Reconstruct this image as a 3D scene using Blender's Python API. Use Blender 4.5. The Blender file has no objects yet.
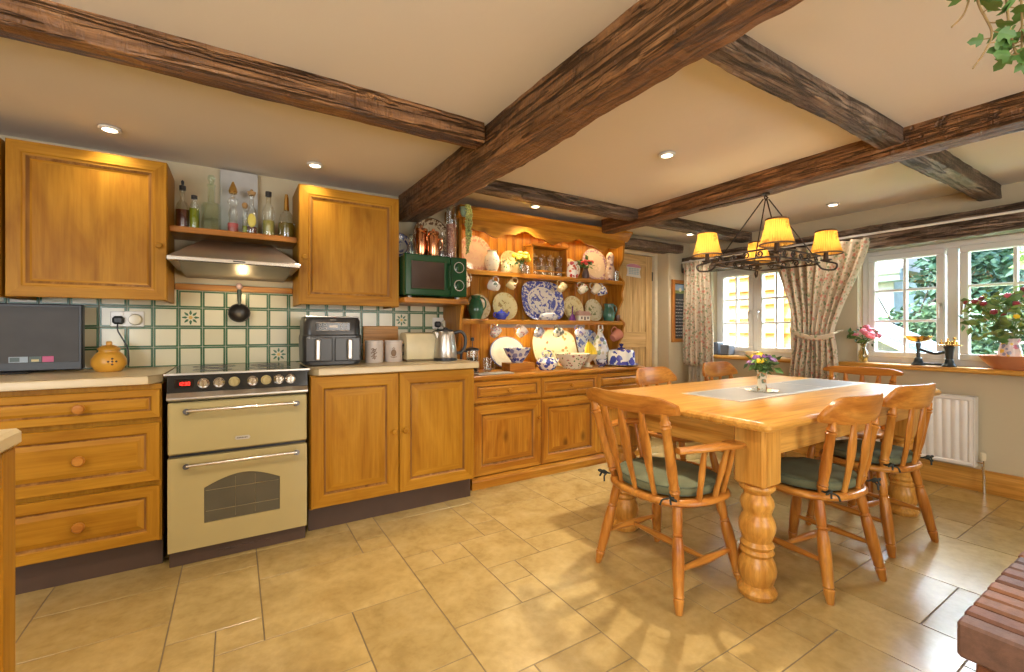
import bpy, bmesh, math, random
from mathutils import Vector, Matrix, noise
random.seed(7)
PI = math.pi
R = math.radians
scn = bpy.context.scene
COL = scn.collection

# ------------------------------------------------------------------ camera
cam_d = bpy.data.cameras.new('camera')
cam = bpy.data.objects.new('camera', cam_d)
COL.objects.link(cam)
cam.location = (0, 0, 1.12)
cam.rotation_euler = (R(90), 0, R(-31.8))
cam_d.sensor_fit = 'HORIZONTAL'
cam_d.sensor_width = 36.0
cam_d.lens = 446.0 / 1024.0 * 36.0
cam_d.shift_y = -6.0 / 1024.0
cam_d.clip_start = 0.02
scn.camera = cam

# ------------------------------------------------------------------ view
scn.view_settings.view_transform = 'Standard'
scn.view_settings.look = 'None'
scn.view_settings.gamma = 1.0
scn.view_settings.use_curve_mapping = False
scn.view_settings.exposure = 0.55
scn.cycles.use_denoising = True
scn.cycles.max_bounces = 10
scn.cycles.diffuse_bounces = 5
scn.cycles.transparent_max_bounces = 16
scn.cycles.sample_clamp_indirect = 6.0
scn.cycles.caustics_reflective = False
scn.cycles.caustics_refractive = False

# ------------------------------------------------------------------ world, sun, lamps
W = bpy.data.worlds.new('sky')
scn.world = W
W.use_nodes = True
wn = W.node_tree
wbg = wn.nodes['Background']
sky = wn.nodes.new('ShaderNodeTexSky')
sky.sky_type = 'NISHITA'
sky.sun_disc = False
sky.sun_elevation = R(48)
sky.sun_rotation = R(-60)
wn.links.new(sky.outputs[0], wbg.inputs[0])
wbg.inputs[1].default_value = 1.55

sd = bpy.data.lights.new('sun', 'SUN')
sd.energy = 4.5
sd.angle = R(0.6)
sd.color = (1, 0.95, 0.86)
so = bpy.data.objects.new('sun', sd)
COL.objects.link(so)
so.rotation_euler = (R(0), R(-42), R(-28))     # shines towards +X, down

WARM = (1.0, 0.87, 0.69)
DLE = (7, 8, 90, 34, 14, 26)      # visible downlights, watts
DLB = 18
def lamp(name, kind, loc, energy, color=WARM, radius=0.03, rot=(0, 0, 0), **kw):
    d = bpy.data.lights.new(name, kind)
    d.energy = energy
    d.color = color
    if kind in ('POINT', 'SPOT'):
        d.shadow_soft_size = radius
    for k, v in kw.items():
        setattr(d, k, v)
    o = bpy.data.objects.new(name, d)
    o.location = loc
    o.rotation_euler = rot
    COL.objects.link(o)
    return o

# added fill lamps behind the camera, standing in for unseen daylight
lamp('rear_fill_cool', 'AREA', (-1.9, -1.2, 1.35), 52, (0.90, 0.96, 1.0), rot=(R(108), 0, R(-50)), shape='RECTANGLE', size=1.8, size_y=1.2)
lamp('rear_fill_warm', 'AREA', (1.6, -2.3, 1.3), 60, (1.0, 0.95, 0.88), rot=(R(100), 0, R(20)), shape='RECTANGLE', size=1.8, size_y=1.6)

# added lamps out of view over the garden, boosting daylight through the windows
lamp('garden_fill_light', 'AREA', (7.6, 1.3, 3.9), 2200, (0.80, 0.90, 1.0), rot=(0, R(52), 0), shape='RECTANGLE', size=2.2, size_y=3.0)
lamp('garden_fill_light', 'AREA', (5.35, 2.6, 2.62), 50, (0.85, 0.93, 1.0), rot=(0, R(48), 0), shape='RECTANGLE', size=0.7, size_y=1.0)

# ------------------------------------------------------------------ node helper
class NT:
    def __init__(s, name):
        s.m = bpy.data.materials.new(name)
        s.m.use_nodes = True
        s.t = s.m.node_tree
        s.b = s.t.nodes['Principled BSDF']
        s.out = s.t.nodes['Material Output']
    def put(s, sock, v):
        if hasattr(v, 'is_output') or isinstance(v, bpy.types.NodeSocket):
            s.t.links.new(v, sock)
        else:
            if sock.type == 'RGBA' and len(v) == 3:
                v = (*v, 1)
            sock.default_value = v
    def n(s, typ, ins=None, **props):
        nd = s.t.nodes.new('ShaderNode' + typ)
        for k, v in props.items():
            setattr(nd, k, v)
        if ins:
            for k, v in ins.items():
                s.put(nd.inputs[k], v)
        return nd
    def math(s, op, a, b=0.0, c=0.0):
        nd = s.n('Math', {0: a, 1: b, 2: c}, operation=op)
        return nd.outputs[0]
    def vmath(s, op, a, b=(0, 0, 0)):
        return s.n('VectorMath', {0: a, 1: b}, operation=op).outputs[0]
    def obj(s):
        return s.n('TexCoord').outputs['Object']
    def geo_pos(s):
        return s.n('NewGeometry').outputs['Position']
    def mapping(s, v, scale=(1, 1, 1), loc=(0, 0, 0), rot=(0, 0, 0)):
        return s.n('Mapping', {'Vector': v, 'Scale': scale, 'Location': loc, 'Rotation': rot}).outputs[0]
    def noise(s, v, scale, detail=3, rough=0.5, dist=0.0):
        return s.n('TexNoise', {'Vector': v, 'Scale': scale, 'Detail': detail, 'Roughness': rough, 'Distortion': dist})
    def ramp(s, fac, stops):
        nd = s.n('ValToRGB', {'Fac': fac})
        cr = nd.color_ramp
        while len(cr.elements) < len(stops):
            cr.elements.new(0.5)
        for e, (p, c) in zip(cr.elements, stops):
            e.position = p
            e.color = (*c, 1) if len(c) == 3 else c
        return nd.outputs[0]
    def mix(s, fac, a, b, blend='MIX'):
        nd = s.n('Mix', data_type='RGBA', blend_type=blend)
        s.put(nd.inputs[0], fac)
        s.put(nd.inputs[6], a)
        s.put(nd.inputs[7], b)
        return nd.outputs[2]
    def bump(s, h, strength=0.2, dist=0.01):
        nd = s.n('Bump', {'Height': h, 'Strength': strength, 'Distance': dist})
        s.t.links.new(nd.outputs[0], s.b.inputs['Normal'])
    def set(s, **kw):
        for k, v in kw.items():
            s.put(s.b.inputs[k.replace('_', ' ')], v)
        return s.m

def plain(name, c, rough=0.5, metal=0.0, spec=0.5, var=0.06, **kw):
    t = NT(name)
    nz = t.noise(t.obj(), 9, 3)
    dark = tuple(x * (1 - var * 2) for x in c)
    lite = tuple(min(1, x * (1 + var)) for x in c)
    col = t.ramp(nz.outputs[0], [(0.3, dark), (0.7, lite)])
    return t.set(Base_Color=col, Roughness=rough, Metallic=metal, Specular_IOR_Level=spec, **kw)

def wood(name, dark, mid, lite, axis='Z', rough=0.42, knots=0.5, scale=1.0, bump=0.12, grey=None, spec=0.35, across=7, fine_mix=0.75):
    t = NT(name)
    rnd = t.n('ObjectInfo').outputs['Random']
    off = t.n('CombineXYZ', {0: t.math('MULTIPLY', rnd, 13.0), 1: t.math('MULTIPLY', rnd, 7.0), 2: t.math('MULTIPLY', rnd, 5.0)}).outputs[0]
    p = t.vmath('ADD', t.obj(), off)
    i = 'XYZ'.index(axis)
    def sc(along, across):
        v = [across] * 3
        v[i] = along
        return tuple(x * scale for x in v)
    big = t.noise(t.mapping(p, sc(0.9, across)), 1.3, 4, 0.55, 1.6)
    fine = t.noise(t.mapping(p, sc(3, 75)), 1.0, 3, 0.6, 0.4)
    col = t.ramp(big.outputs[0], [(0.30, dark), (0.5, mid), (0.70, lite)])
    fg = t.ramp(fine.outputs[0], [(0.35, (0.72, 0.66, 0.6)), (0.6, (1.05, 1.05, 1.05))])
    col = t.mix(fine_mix, col, fg, 'MULTIPLY')
    if knots:
        vo = t.n('TexVoronoi', {'Vector': t.mapping(p, sc(3.0, 5.5)), 'Scale': 1.0, 'Randomness': 1.0})
        hit = t.math('LESS_THAN', t.n('SeparateColor', {0: vo.outputs['Color']}).outputs[0], 0.45)
        km = t.n('MapRange', {0: vo.outputs['Distance'], 1: 0.05, 2: 0.19, 3: 1.0, 4: 0.0}).outputs[0]
        km = t.math('MULTIPLY', t.math('MULTIPLY', km, hit), knots)
        col = t.mix(km, col, tuple(x * 0.30 for x in dark))
    if grey:
        g = t.noise(t.mapping(p, sc(2.0, 6)), 1.6, 5, 0.65)
        gm = t.n('MapRange', {0: g.outputs[0], 1: 0.48, 2: 0.66, 3: 0.0, 4: 0.75}).outputs[0]
        col = t.mix(gm, col, grey)
    t.bump(fine.outputs[0], bump, 0.004)
    return t.set(Base_Color=col, Roughness=rough, Specular_IOR_Level=spec)

def wood3(name, *a, **k):
    return {ax: wood(f'{name}_{ax.lower()}', *a, axis=ax, **k) for ax in 'XYZ'}

def glass(name, tint=(1, 1, 1), rough=0.02, gloss=0.10):
    t = NT(name)
    tr = t.n('BsdfTransparent', {'Color': tint})
    gl = t.n('BsdfGlossy', {'Color': (1, 1, 1), 'Roughness': rough})
    lw = t.n('LayerWeight', {'Blend': 0.35})
    f = t.n('MapRange', {0: lw.outputs['Facing'], 1: 0.0, 2: 1.0, 3: gloss * 0.4, 4: min(1, gloss * 5)}).outputs[0]
    mx = t.n('MixShader', {0: f, 1: tr.outputs[0], 2: gl.outputs[0]})
    t.t.links.new(mx.outputs[0], t.out.inputs[0])
    return t.m

def ceramic(name, base, rim, motif, Rr=0.1, rimw=0.34, dens=0.5, sc=60, rough=0.18, motif_r=0.5, sx=1.0, edge=None):
    """plate glaze: pattern on the rim and a motif in the middle; local x, y lie in the plate"""
    t = NT(name)
    p = t.obj()
    s = t.n('SeparateXYZ', {0: p})
    x = t.math('DIVIDE', s.outputs[0], Rr * sx)
    y = t.math('DIVIDE', s.outputs[1], Rr)
    r = t.math('SQRT', t.math('ADD', t.math('MULTIPLY', x, x), t.math('MULTIPLY', y, y)))
    v = t.noise(p, sc, 3, 0.6, 0.5)
    pm = t.math('GREATER_THAN', v.outputs[0], 0.62 - 0.2 * dens)
    rm = t.math('GREATER_THAN', r, 1 - rimw)
    col = t.mix(t.math('MULTIPLY', pm, rm), base, rim)
    v2 = t.noise(p, sc * 0.6, 4, 0.6, 1.0)
    pm2 = t.math('GREATER_THAN', v2.outputs[0], 0.53)
    cm = t.math('LESS_THAN', r, motif_r)
    col = t.mix(t.math('MULTIPLY', pm2, cm), col, motif)
    if edge:
        em = t.math('GREATER_THAN', r, 0.955)
        col = t.mix(em, col, edge)
    return t.set(Base_Color=col, Roughness=rough)

def sprig(name, base, cols, sc=30, size=0.28, rough=0.2, cloth=False):
    """all-over sprigs: dots of the given colours on a base"""
    t = NT(name)
    p = t.obj()
    col = base
    for k, c in enumerate(cols):
        vo = t.n('TexVoronoi', {'Vector': t.mapping(p, loc=(k * 3.1, k * 1.7, k * 2.3)), 'Scale': sc * (1 + 0.21 * k), 'Randomness': 0.9})
        wob = t.noise(p, sc * 4, 2)
        d = t.math('ADD', vo.outputs['Distance'], t.math('MULTIPLY', t.math('SUBTRACT', wob.outputs[0], 0.5), 0.35))
        col = t.mix(t.math('LESS_THAN', d, size), col, c)
    m = t.set(Base_Color=col, Roughness=0.85 if cloth else rough)
    return m

# ------------------------------------------------------------------ mesh builder
class M:
    def __init__(s, mat=None):
        s.v = []; s.f = []; s.mi = []
        s.m = mat or Matrix.Identity(4)
        s.k = 0
    def add(s, vs, fs, k=None):
        o = len(s.v)
        s.v += [s.m @ Vector(v) for v in vs]
        s.f += [tuple(i + o for i in f) for f in fs]
        s.mi += [s.k if k is None else k] * len(fs)
        return s
    def box(s, x0, x1, y0, y1, z0, z1, b=0.003, k=None):
        c = ((x0 + x1) / 2, (y0 + y1) / 2, (z0 + z1) / 2)
        h = (abs(x1 - x0) / 2, abs(y1 - y0) / 2, abs(z1 - z0) / 2)
        b = min(b, min(h) * 0.9)
        vs = []; idx = {}
        for sx in (-1, 1):
            for sy in (-1, 1):
                for sz in (-1, 1):
                    sg = (sx, sy, sz)
                    for a in range(3):
                        idx[sg, a] = len(vs)
                        vs.append(tuple(c[j] + sg[j] * (h[j] - (0 if j == a else b)) for j in range(3)))
        fs = []
        for a in range(3):
            o1, o2 = [j for j in range(3) if j != a]
            for sg in (-1, 1):
                q = []
                for p, r in ((-1, -1), (1, -1), (1, 1), (-1, 1)):
                    g = [0, 0, 0]; g[a] = sg; g[o1] = p; g[o2] = r
                    q.append(idx[tuple(g), a])
                fs.append(q)
            for p in (-1, 1):
                for r in (-1, 1):
                    g0 = [0, 0, 0]; g1 = [0, 0, 0]
                    g0[a] = -1; g1[a] = 1
                    g0[o1] = g1[o1] = p; g0[o2] = g1[o2] = r
                    fs.append([idx[tuple(g0), o1], idx[tuple(g1), o1], idx[tuple(g1), o2], idx[tuple(g0), o2]])
        for sx in (-1, 1):
            for sy in (-1, 1):
                for sz in (-1, 1):
                    fs.append([idx[(sx, sy, sz), a] for a in range(3)])
        return s.add(vs, fs, k)
    def lathe(s, prof, c=(0, 0, 0), n=24, k=None, mat=None, sx=1.0, sy=1.0):
        """prof: list of (r, z); revolved round z through c"""
        vs = []; fs = []; rows = []
        T = mat or Matrix.Identity(4)
        for r, z in prof:
            if r < 1e-6:
                rows.append([len(vs)]); vs.append(T @ Vector((0, 0, z)) + Vector(c))
            else:
                row = []
                for i in range(n):
                    a = 2 * PI * i / n
                    row.append(len(vs)); vs.append(T @ Vector((r * math.cos(a) * sx, r * math.sin(a) * sy, z)) + Vector(c))
                rows.append(row)
        for a, b in zip(rows, rows[1:]):
            for i in range(n):
                j = (i + 1) % n
                if len(a) == 1 and len(b) == 1: continue
                if len(a) == 1: fs.append((a[0], b[i], b[j]))
                elif len(b) == 1: fs.append((a[i], a[j], b[0]))
                else: fs.append((a[i], a[j], b[j], b[i]))
        if len(rows[0]) > 1: fs.append(tuple(reversed(rows[0])))
        if len(rows[-1]) > 1: fs.append(tuple(rows[-1]))
        return s.add(vs, fs, k)
    def turn(s, p0, p1, prof, n=14, k=None):
        """lathe along the segment p0-p1; prof: list of (t 0..1, r)"""
        p0 = Vector(p0); p1 = Vector(p1); d = p1 - p0
        q = Vector((0, 0, 1)).rotation_difference(d.normalized()).to_matrix().to_4x4()
        return s.lathe([(r, t * d.length) for t, r in prof], c=p0, n=n, k=k, mat=q)
    def tube(s, pts, r, n=8, k=None, closed=False, flat=None):
        pts = [Vector(p) for p in pts]
        N = len(pts)
        rs = r if isinstance(r, (list, tuple)) else [r] * N
        vs = []; fs = []; up = None
        for i, p in enumerate(pts):
            if closed: d = pts[(i + 1) % N] - pts[i - 1]
            else: d = pts[min(i + 1, N - 1)] - pts[max(i - 1, 0)]
            d = d.normalized() if d.length > 1e-9 else Vector((0, 0, 1))
            if up is None:
                up = Vector((0, 0, 1)) if abs(d.z) < 0.9 else Vector((1, 0, 0))
            a = up - d * up.dot(d)
            if a.length < 1e-6: a = d.orthogonal()
            a.normalize(); up = a
            b = d.cross(a)
            for j in range(n):
                t = 2 * PI * j / n
                fa, fb = flat if flat else (1, 1)
                vs.append(p + a * (rs[i] * fa * math.cos(t)) + b * (rs[i] * fb * math.sin(t)))
        for i in range(N if closed else N - 1):
            i2 = (i + 1) % N
            for j in range(n):
                j2 = (j + 1) % n
                fs.append((i * n + j, i * n + j2, i2 * n + j2, i2 * n + j))
        if not closed:
            fs.append(tuple(reversed(range(n)))); fs.append(tuple(range((N - 1) * n, N * n)))
        return s.add(vs, fs, k)
    def prism(s, poly, d0, d1, plane='XZ', k=None):
        """extrude a polygon drawn in a plane from d0 to d1 along the third axis"""
        def mk(u, w, d):
            return {'XZ': (u, d, w), 'XY': (u, w, d), 'YZ': (d, u, w)}[plane]
        n = len(poly)
        vs = [mk(u, w, d0) for u, w in poly] + [mk(u, w, d1) for u, w in poly]
        fs = [tuple(range(n)), tuple(range(2 * n - 1, n - 1, -1))]
        fs += [(i, (i + 1) % n, n + (i + 1) % n, n + i) for i in range(n)]
        return s.add(vs, fs, k)
    def grid(s, fn, nu, nv, k=None, closed_u=False):
        vs = [fn(i / nu, j / nv) for i in range(nu + (0 if closed_u else 1)) for j in range(nv + 1)]
        fs = []
        L = nu if closed_u else nu + 1
        for i in range(nu):
            i2 = (i + 1) % L
            for j in range(nv):
                fs.append((i * (nv + 1) + j, i2 * (nv + 1) + j, i2 * (nv + 1) + j + 1, i * (nv + 1) + j + 1))
        return s.add(vs, fs, k)
    def ball(s, c, r, n=12, k=None, sc=(1, 1, 1)):
        m = max(4, n // 2)
        prof = [(r * math.sin(PI * i / m), -r * math.cos(PI * i / m) * sc[2]) for i in range(m + 1)]
        prof[0] = (0, prof[0][1]); prof[-1] = (0, prof[-1][1])
        return s.lathe(prof, c, n, k, sx=sc[0], sy=sc[1])
    def panel(s, x0, x1, z0, z1, yf, prof, kz=0, kx=1, centre=None):
        """mitred rings; prof: (inset, depth behind yf)"""
        rings = []
        vs = []
        for ins, dy in prof:
            rings.append(len(vs))
            vs += [(x0 + ins, yf + dy, z0 + ins), (x1 - ins, yf + dy, z0 + ins), (x1 - ins, yf + dy, z1 - ins), (x0 + ins, yf + dy, z1 - ins)]
        for a, b in zip(rings, rings[1:]):
            pass
        fv = []; fh = []
        for a, b in zip(rings, rings[1:]):
            for i in range(4):
                j = (i + 1) % 4
                (fh if i % 2 == 0 else fv).append((a + i, a + j, b + j, b + i))
        a = rings[-1]
        cf = [(a, a + 1, a + 2, a + 3)]
        a = rings[0]
        o = len(s.v)
        s.add(vs, [], 0)
        for fs, k in ((fv, kz), (fh, kx), (cf, kz if centre is None else centre), ([(a + 3, a + 2, a + 1, a)], kz)):
            s.f += [tuple(i + o for i in f) for f in fs]
            s.mi += [k] * len(fs)
        return s
    def build(s, name, mats, parent=None, origin=None, ang=35, smooth=True, recalc=True):
        if not isinstance(mats, (list, tuple)): mats = [mats]
        if origin is None:
            origin = ORG.get(parent.name, Vector()) if parent is not None else Vector()
        origin = Vector(origin)
        me = bpy.data.meshes.new(name)
        me.from_pydata([v - origin for v in s.v], [], s.f)
        for m in mats: me.materials.append(m)
        me.polygons.foreach_set('material_index', s.mi)
        if recalc:
            bm = bmesh.new(); bm.from_mesh(me)
            bmesh.ops.recalc_face_normals(bm, faces=bm.faces[:])
            bm.to_mesh(me); bm.free()
        me.update()
        if smooth:
            me.shade_smooth()
            me.set_sharp_from_angle(angle=R(ang))
        o = bpy.data.objects.new(name, me)
        COL.objects.link(o)
        if parent is not None:
            o.parent = parent
            ORG[o.name] = origin
        else:
            o.location = origin
            ORG[o.name] = origin
        return o

ORG = {}
def thing(name, label, cat, loc=(0, 0, 0), rotz=0.0, group=None, local=False):
    """an Empty at the thing's base; its parts are drawn in world coordinates unless local"""
    o = bpy.data.objects.new(name, None)
    o.empty_display_size = 0.05
    COL.objects.link(o)
    o.location = loc
    o.rotation_euler = (0, 0, rotz)
    o['label'] = label; o['category'] = cat
    if group: o['group'] = group
    ORG[o.name] = Vector() if local else Vector(loc)
    return o
def tag(o, label, cat, group=None, kind=None):
    o['label'] = label; o['category'] = cat
    if group: o['group'] = group
    if kind: o['kind'] = kind
    return o
def struct(o, label=None, cat=None):
    o['kind'] = 'structure'
    if label: o['label'] = label
    if cat: o['category'] = cat
    return o
def solo(m, name, mats, label, cat, loc=None, rot=None, group=None, local=False, **kw):
    """a thing that is one mesh"""
    o = m.build(name, mats, None, (0, 0, 0) if local else (loc or (0, 0, 0)), **kw)
    if loc is not None: o.location = loc
    if rot is not None: o.rotation_euler = rot
    return tag(o, label, cat, group)
def copy_tree(src, parent=None):
    c = src.copy(); COL.objects.link(c)
    if parent is not None: c.parent = parent
    ORG[c.name] = ORG.get(src.name, Vector())
    for ch in list(src.children):
        copy_tree(ch, c)
    return c
RX = lambda a: Matrix.Rotation(a, 4, 'X')
RY = lambda a: Matrix.Rotation(a, 4, 'Y')
RZ = lambda a: Matrix.Rotation(a, 4, 'Z')
TR = lambda x, y, z: Matrix.Translation((x, y, z))
def arc(cx, cy, r, a0, a1, n):
    return [(cx + r * math.cos(a0 + (a1 - a0) * i / n), cy + r * math.sin(a0 + (a1 - a0) * i / n)) for i in range(n + 1)]
def spline(pts, n=6):
    """Catmull-Rom through the points"""
    P = [Vector(p) for p in pts]
    P = [P[0] * 2 - P[1]] + P + [P[-1] * 2 - P[-2]]
    out = []
    for i in range(1, len(P) - 2):
        for j in range(n):
            t = j / n
            out.append(0.5 * ((2 * P[i]) + (P[i + 1] - P[i - 1]) * t + (2 * P[i - 1] - 5 * P[i] + 4 * P[i + 1] - P[i + 2]) * t * t + (3 * P[i] - P[i - 1] - 3 * P[i + 1] + P[i + 2]) * t ** 3))
    out.append(P[-2])
    return out

# ------------------------------------------------------------------ materials
KW = wood3('honey_wood', (0.315, 0.130, 0.009), (0.405, 0.185, 0.0145), (0.46, 0.225, 0.021), knots=0.2, rough=0.42, spec=0.16, across=5, fine_mix=0.5)
DW = wood3('dresser_pine', (0.31, 0.105, 0.009), (0.455, 0.185, 0.0165), (0.55, 0.26, 0.032), knots=0.8, rough=0.36)
TW = wood3('table_pine', (0.46, 0.195, 0.030), (0.60, 0.30, 0.058), (0.70, 0.39, 0.095), knots=0.5, rough=0.30)
CW = wood3('chair_pine', (0.32, 0.105, 0.016), (0.46, 0.18, 0.028), (0.56, 0.26, 0.05), knots=0.15, rough=0.30)
PW = wood3('pale_pine', (0.56, 0.37, 0.15), (0.68, 0.47, 0.21), (0.75, 0.55, 0.28), knots=0.4, rough=0.45)
def oak(name, dark, mid, lite, axis):
    """old hewn beam: long dark shakes, worm-eaten patches and adze dimples"""
    t = NT(name)
    rnd = t.n('ObjectInfo').outputs['Random']
    off = t.n('CombineXYZ', {0: t.math('MULTIPLY', rnd, 13.0), 1: t.math('MULTIPLY', rnd, 7.0), 2: t.math('MULTIPLY', rnd, 5.0)}).outputs[0]
    p = t.vmath('ADD', t.obj(), off)
    i = 'XYZ'.index(axis)
    def sc(al, ac):
        v = [ac] * 3; v[i] = al
        return tuple(v)
    big = t.noise(t.mapping(p, sc(1.6, 9)), 1.2, 6, 0.62, 1.2)
    fine = t.noise(t.mapping(p, sc(5, 70)), 1.0, 4, 0.65, 0.5)
    crack = t.noise(t.mapping(p, sc(0.8, 20)), 1.0, 5, 0.6, 1.5)
    adze = t.noise(t.mapping(p, sc(26, 7), rot=(R(20), R(20), R(28))), 1.0, 3, 0.55, 0.6)
    pit = t.noise(p, 9, 4, 0.7)
    col = t.ramp(big.outputs[0], [(0.30, dark), (0.50, mid), (0.68, lite)])
    col = t.mix(0.8, col, t.ramp(fine.outputs[0], [(0.36, (0.45, 0.40, 0.36)), (0.62, (1.15, 1.12, 1.08))]), 'MULTIPLY')
    ck = t.n('MapRange', {0: t.math('ABSOLUTE', t.math('SUBTRACT', crack.outputs[0], 0.5)), 1: 0.0, 2: 0.035, 3: 0.9, 4: 0.0}).outputs[0]
    pt = t.n('MapRange', {0: pit.outputs[0], 1: 0.62, 2: 0.72, 3: 0.0, 4: 0.85}).outputs[0]
    dk = t.math('MAXIMUM', ck, pt)
    col = t.mix(dk, col, tuple(x * 0.35 for x in dark))
    h = t.math('ADD', t.math('MULTIPLY', adze.outputs[0], 1.2), t.math('SUBTRACT', t.math('MULTIPLY', fine.outputs[0], 0.5), t.math('MULTIPLY', dk, 0.9)))
    t.bump(h, 0.9, 0.016)
    return t.set(Base_Color=col, Roughness=0.42)
BW = {ax: oak('old_oak_' + ax.lower(), (0.095, 0.042, 0.016), (0.24, 0.112, 0.042), (0.44, 0.225, 0.092), ax) for ax in 'XY'}
GW = {ax: oak('grey_oak_' + ax.lower(), (0.065, 0.043, 0.031), (0.18, 0.122, 0.088), (0.40, 0.31, 0.24), ax) for ax in 'XY'}
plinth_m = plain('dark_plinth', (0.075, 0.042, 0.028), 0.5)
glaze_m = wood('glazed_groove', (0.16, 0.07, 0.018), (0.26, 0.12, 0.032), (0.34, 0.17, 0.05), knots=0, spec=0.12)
work_m = plain('cream_worktop', (0.56, 0.44, 0.25), 0.3, var=0.03)
cream_paint = plain('cooker_cream', (0.43, 0.345, 0.155), 0.22, var=0.01)
black_m = plain('black_gloss', (0.012, 0.012, 0.013), 0.12)
blackmat_m = plain('black_plastic', (0.022, 0.022, 0.024), 0.4)
chrome_m = plain('chrome', (0.75, 0.73, 0.70), 0.15, 1.0, var=0.01)
steel_m = plain('brushed_steel', (0.58, 0.55, 0.51), 0.32, 1.0, var=0.03)
brass_m = plain('brass', (0.75, 0.50, 0.16), 0.22, 1.0)
copper_m = plain('copper', (0.80, 0.36, 0.18), 0.2, 1.0)
iron_m = plain('wrought_iron', (0.055, 0.040, 0.032), 0.5, 0.6)
white_m = plain('white_paint', (0.78, 0.76, 0.72), 0.35, var=0.02)
upvc_m = plain('window_white', (0.72, 0.72, 0.71), 0.3, var=0.01)
pane_m = glass('window_glass', (0.97, 0.99, 0.98), 0.01, 0.06)
clear_m = glass('clear_glass', (0.93, 0.95, 0.93), 0.03, 0.14)
green_glass_m = glass('green_glass', (0.84, 0.93, 0.86), 0.03, 0.14)
terracotta_m = plain('terracotta', (0.52, 0.20, 0.09), 0.6)
cream_cer = plain('cream_ceramic', (0.74, 0.66, 0.48), 0.2, var=0.04)
white_cer = plain('white_ceramic', (0.78, 0.75, 0.68), 0.15, var=0.03)
leaf_m = plain('leaf_green', (0.09, 0.19, 0.045), 0.5, var=0.3)
leaf2_m = plain('leaf_pale', (0.25, 0.36, 0.10), 0.5, var=0.3)
pink_m = plain('petal_pink', (0.72, 0.14, 0.22), 0.6, var=0.25)
red_m = plain('berry_red', (0.35, 0.03, 0.05), 0.4, var=0.3)
yellow_m = plain('petal_yellow', (0.85, 0.62, 0.03), 0.6, var=0.15)
purple_m = plain('petal_purple', (0.22, 0.09, 0.30), 0.6, var=0.3)
def emit(name, c, e):
    t = NT(name)
    return t.set(Base_Color=c, Emission_Color=c, Emission_Strength=e)
bulb_m = emit('lamp_glow', (1.0, 0.86, 0.62), 9.0)
strip_m = emit('strip_glow', (1.0, 0.84, 0.45), 4.0)

def wall_mat(name, c, sc=5, rough=0.9, b=0.25):
    t = NT(name)
    p = t.geo_pos()
    n1 = t.noise(p, sc, 4, 0.55)
    n2 = t.noise(p, 0.9, 2)
    col = t.ramp(n2.outputs[0], [(0.3, tuple(x * 0.94 for x in c)), (0.7, c)])
    t.bump(n1.outputs[0], b, 0.02)
    return t.set(Base_Color=col, Roughness=rough)
plaster_m = wall_mat('cream_plaster', (0.58, 0.50, 0.34))
ceil_m = wall_mat('ceiling_plaster', (0.77, 0.72, 0.655), 2.2, 0.9, 0.3)

# ------------------------------------------------------------------ room shell
CZ = 2.10            # ceiling
KY = 3.25            # kitchen wall
XW = 4.40            # window wall, inner face
XO = 4.72            # window wall, outer face

def box_obj(name, x0, x1, y0, y1, z0, z1, mat, b=0.0):
    return struct(M().box(x0, x1, y0, y1, z0, z1, b or 0.001).build(name, mat, smooth=False))

# floor of mixed stone-look tiles
def make_floor():
    U = 0.152
    m = M()
    nx, ny = 50, 42
    X0, Y0 = -2.95, -2.72
    used = [[False] * ny for _ in range(nx)]
    sizes = [(3, 2), (2, 3), (3, 3), (2, 2), (2, 1), (1, 2), (1, 1), (4, 3)]
    wts = [5, 2, 4, 3, 2, 1, 1, 3]
    rnd = random.Random(11)
    g = 0.0022
    for j in range(ny):
        for i in range(nx):
            if used[i][j]: continue
            opts = []
            for (a, b), w in zip(sizes, wts):
                if i + a <= nx and j + b <= ny and all(not used[i + p][j + q] for p in range(a) for q in range(b)):
                    opts.append(((a, b), w))
            a, b = rnd.choices([o[0] for o in opts], [o[1] for o in opts])[0]
            for p in range(a):
                for q in range(b): used[i + p][j + q] = True
            x0 = X0 + i * U; y0 = Y0 + j * U
            m.box(x0 + g, x0 + a * U - g, y0 + g, y0 + b * U - g, -0.02, 0.0, 0.0010, 0)
    m.box(X0, X0 + nx * U, Y0, Y0 + ny * U, -0.06, -0.0022, 0.001, 1)
    t = NT('stone_tile')
    p = t.geo_pos()
    isl = t.n('NewGeometry').outputs['Random Per Island']
    v = t.n('CombineXYZ', {0: t.math('MULTIPLY', isl, 37.0), 1: t.math('MULTIPLY', isl, 19.0), 2: 0.0}).outputs[0]
    q = t.vmath('ADD', p, v)
    n1 = t.noise(q, 5.5, 6, 0.62, 0.4)
    n2 = t.noise(q, 26, 4, 0.6)
    col = t.ramp(n1.outputs[0], [(0.28, (0.36, 0.245, 0.085)), (0.52, (0.475, 0.335, 0.125)), (0.75, (0.55, 0.40, 0.17))])
    col = t.mix(0.55, col, t.ramp(n2.outputs[0], [(0.3, (0.78, 0.76, 0.72)), (0.6, (1.04, 1.04, 1.04))]), 'MULTIPLY')
    tone = t.n('MapRange', {0: isl, 1: 0, 2: 1, 3: 0.88, 4: 1.06}).outputs[0]
    col = t.mix(1.0, col, t.n('CombineColor', {0: tone, 1: tone, 2: tone}).outputs[0], 'MULTIPLY')
    t.bump(n2.outputs[0], 0.08, 0.004)
    tile = t.set(Base_Color=col, Roughness=0.26, Specular_IOR_Level=0.8)
    grout = plain('grout', (0.20, 0.145, 0.08), 0.9)
    struct(m.build('floor', [tile, grout], smooth=False, recalc=False))
make_floor()

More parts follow.
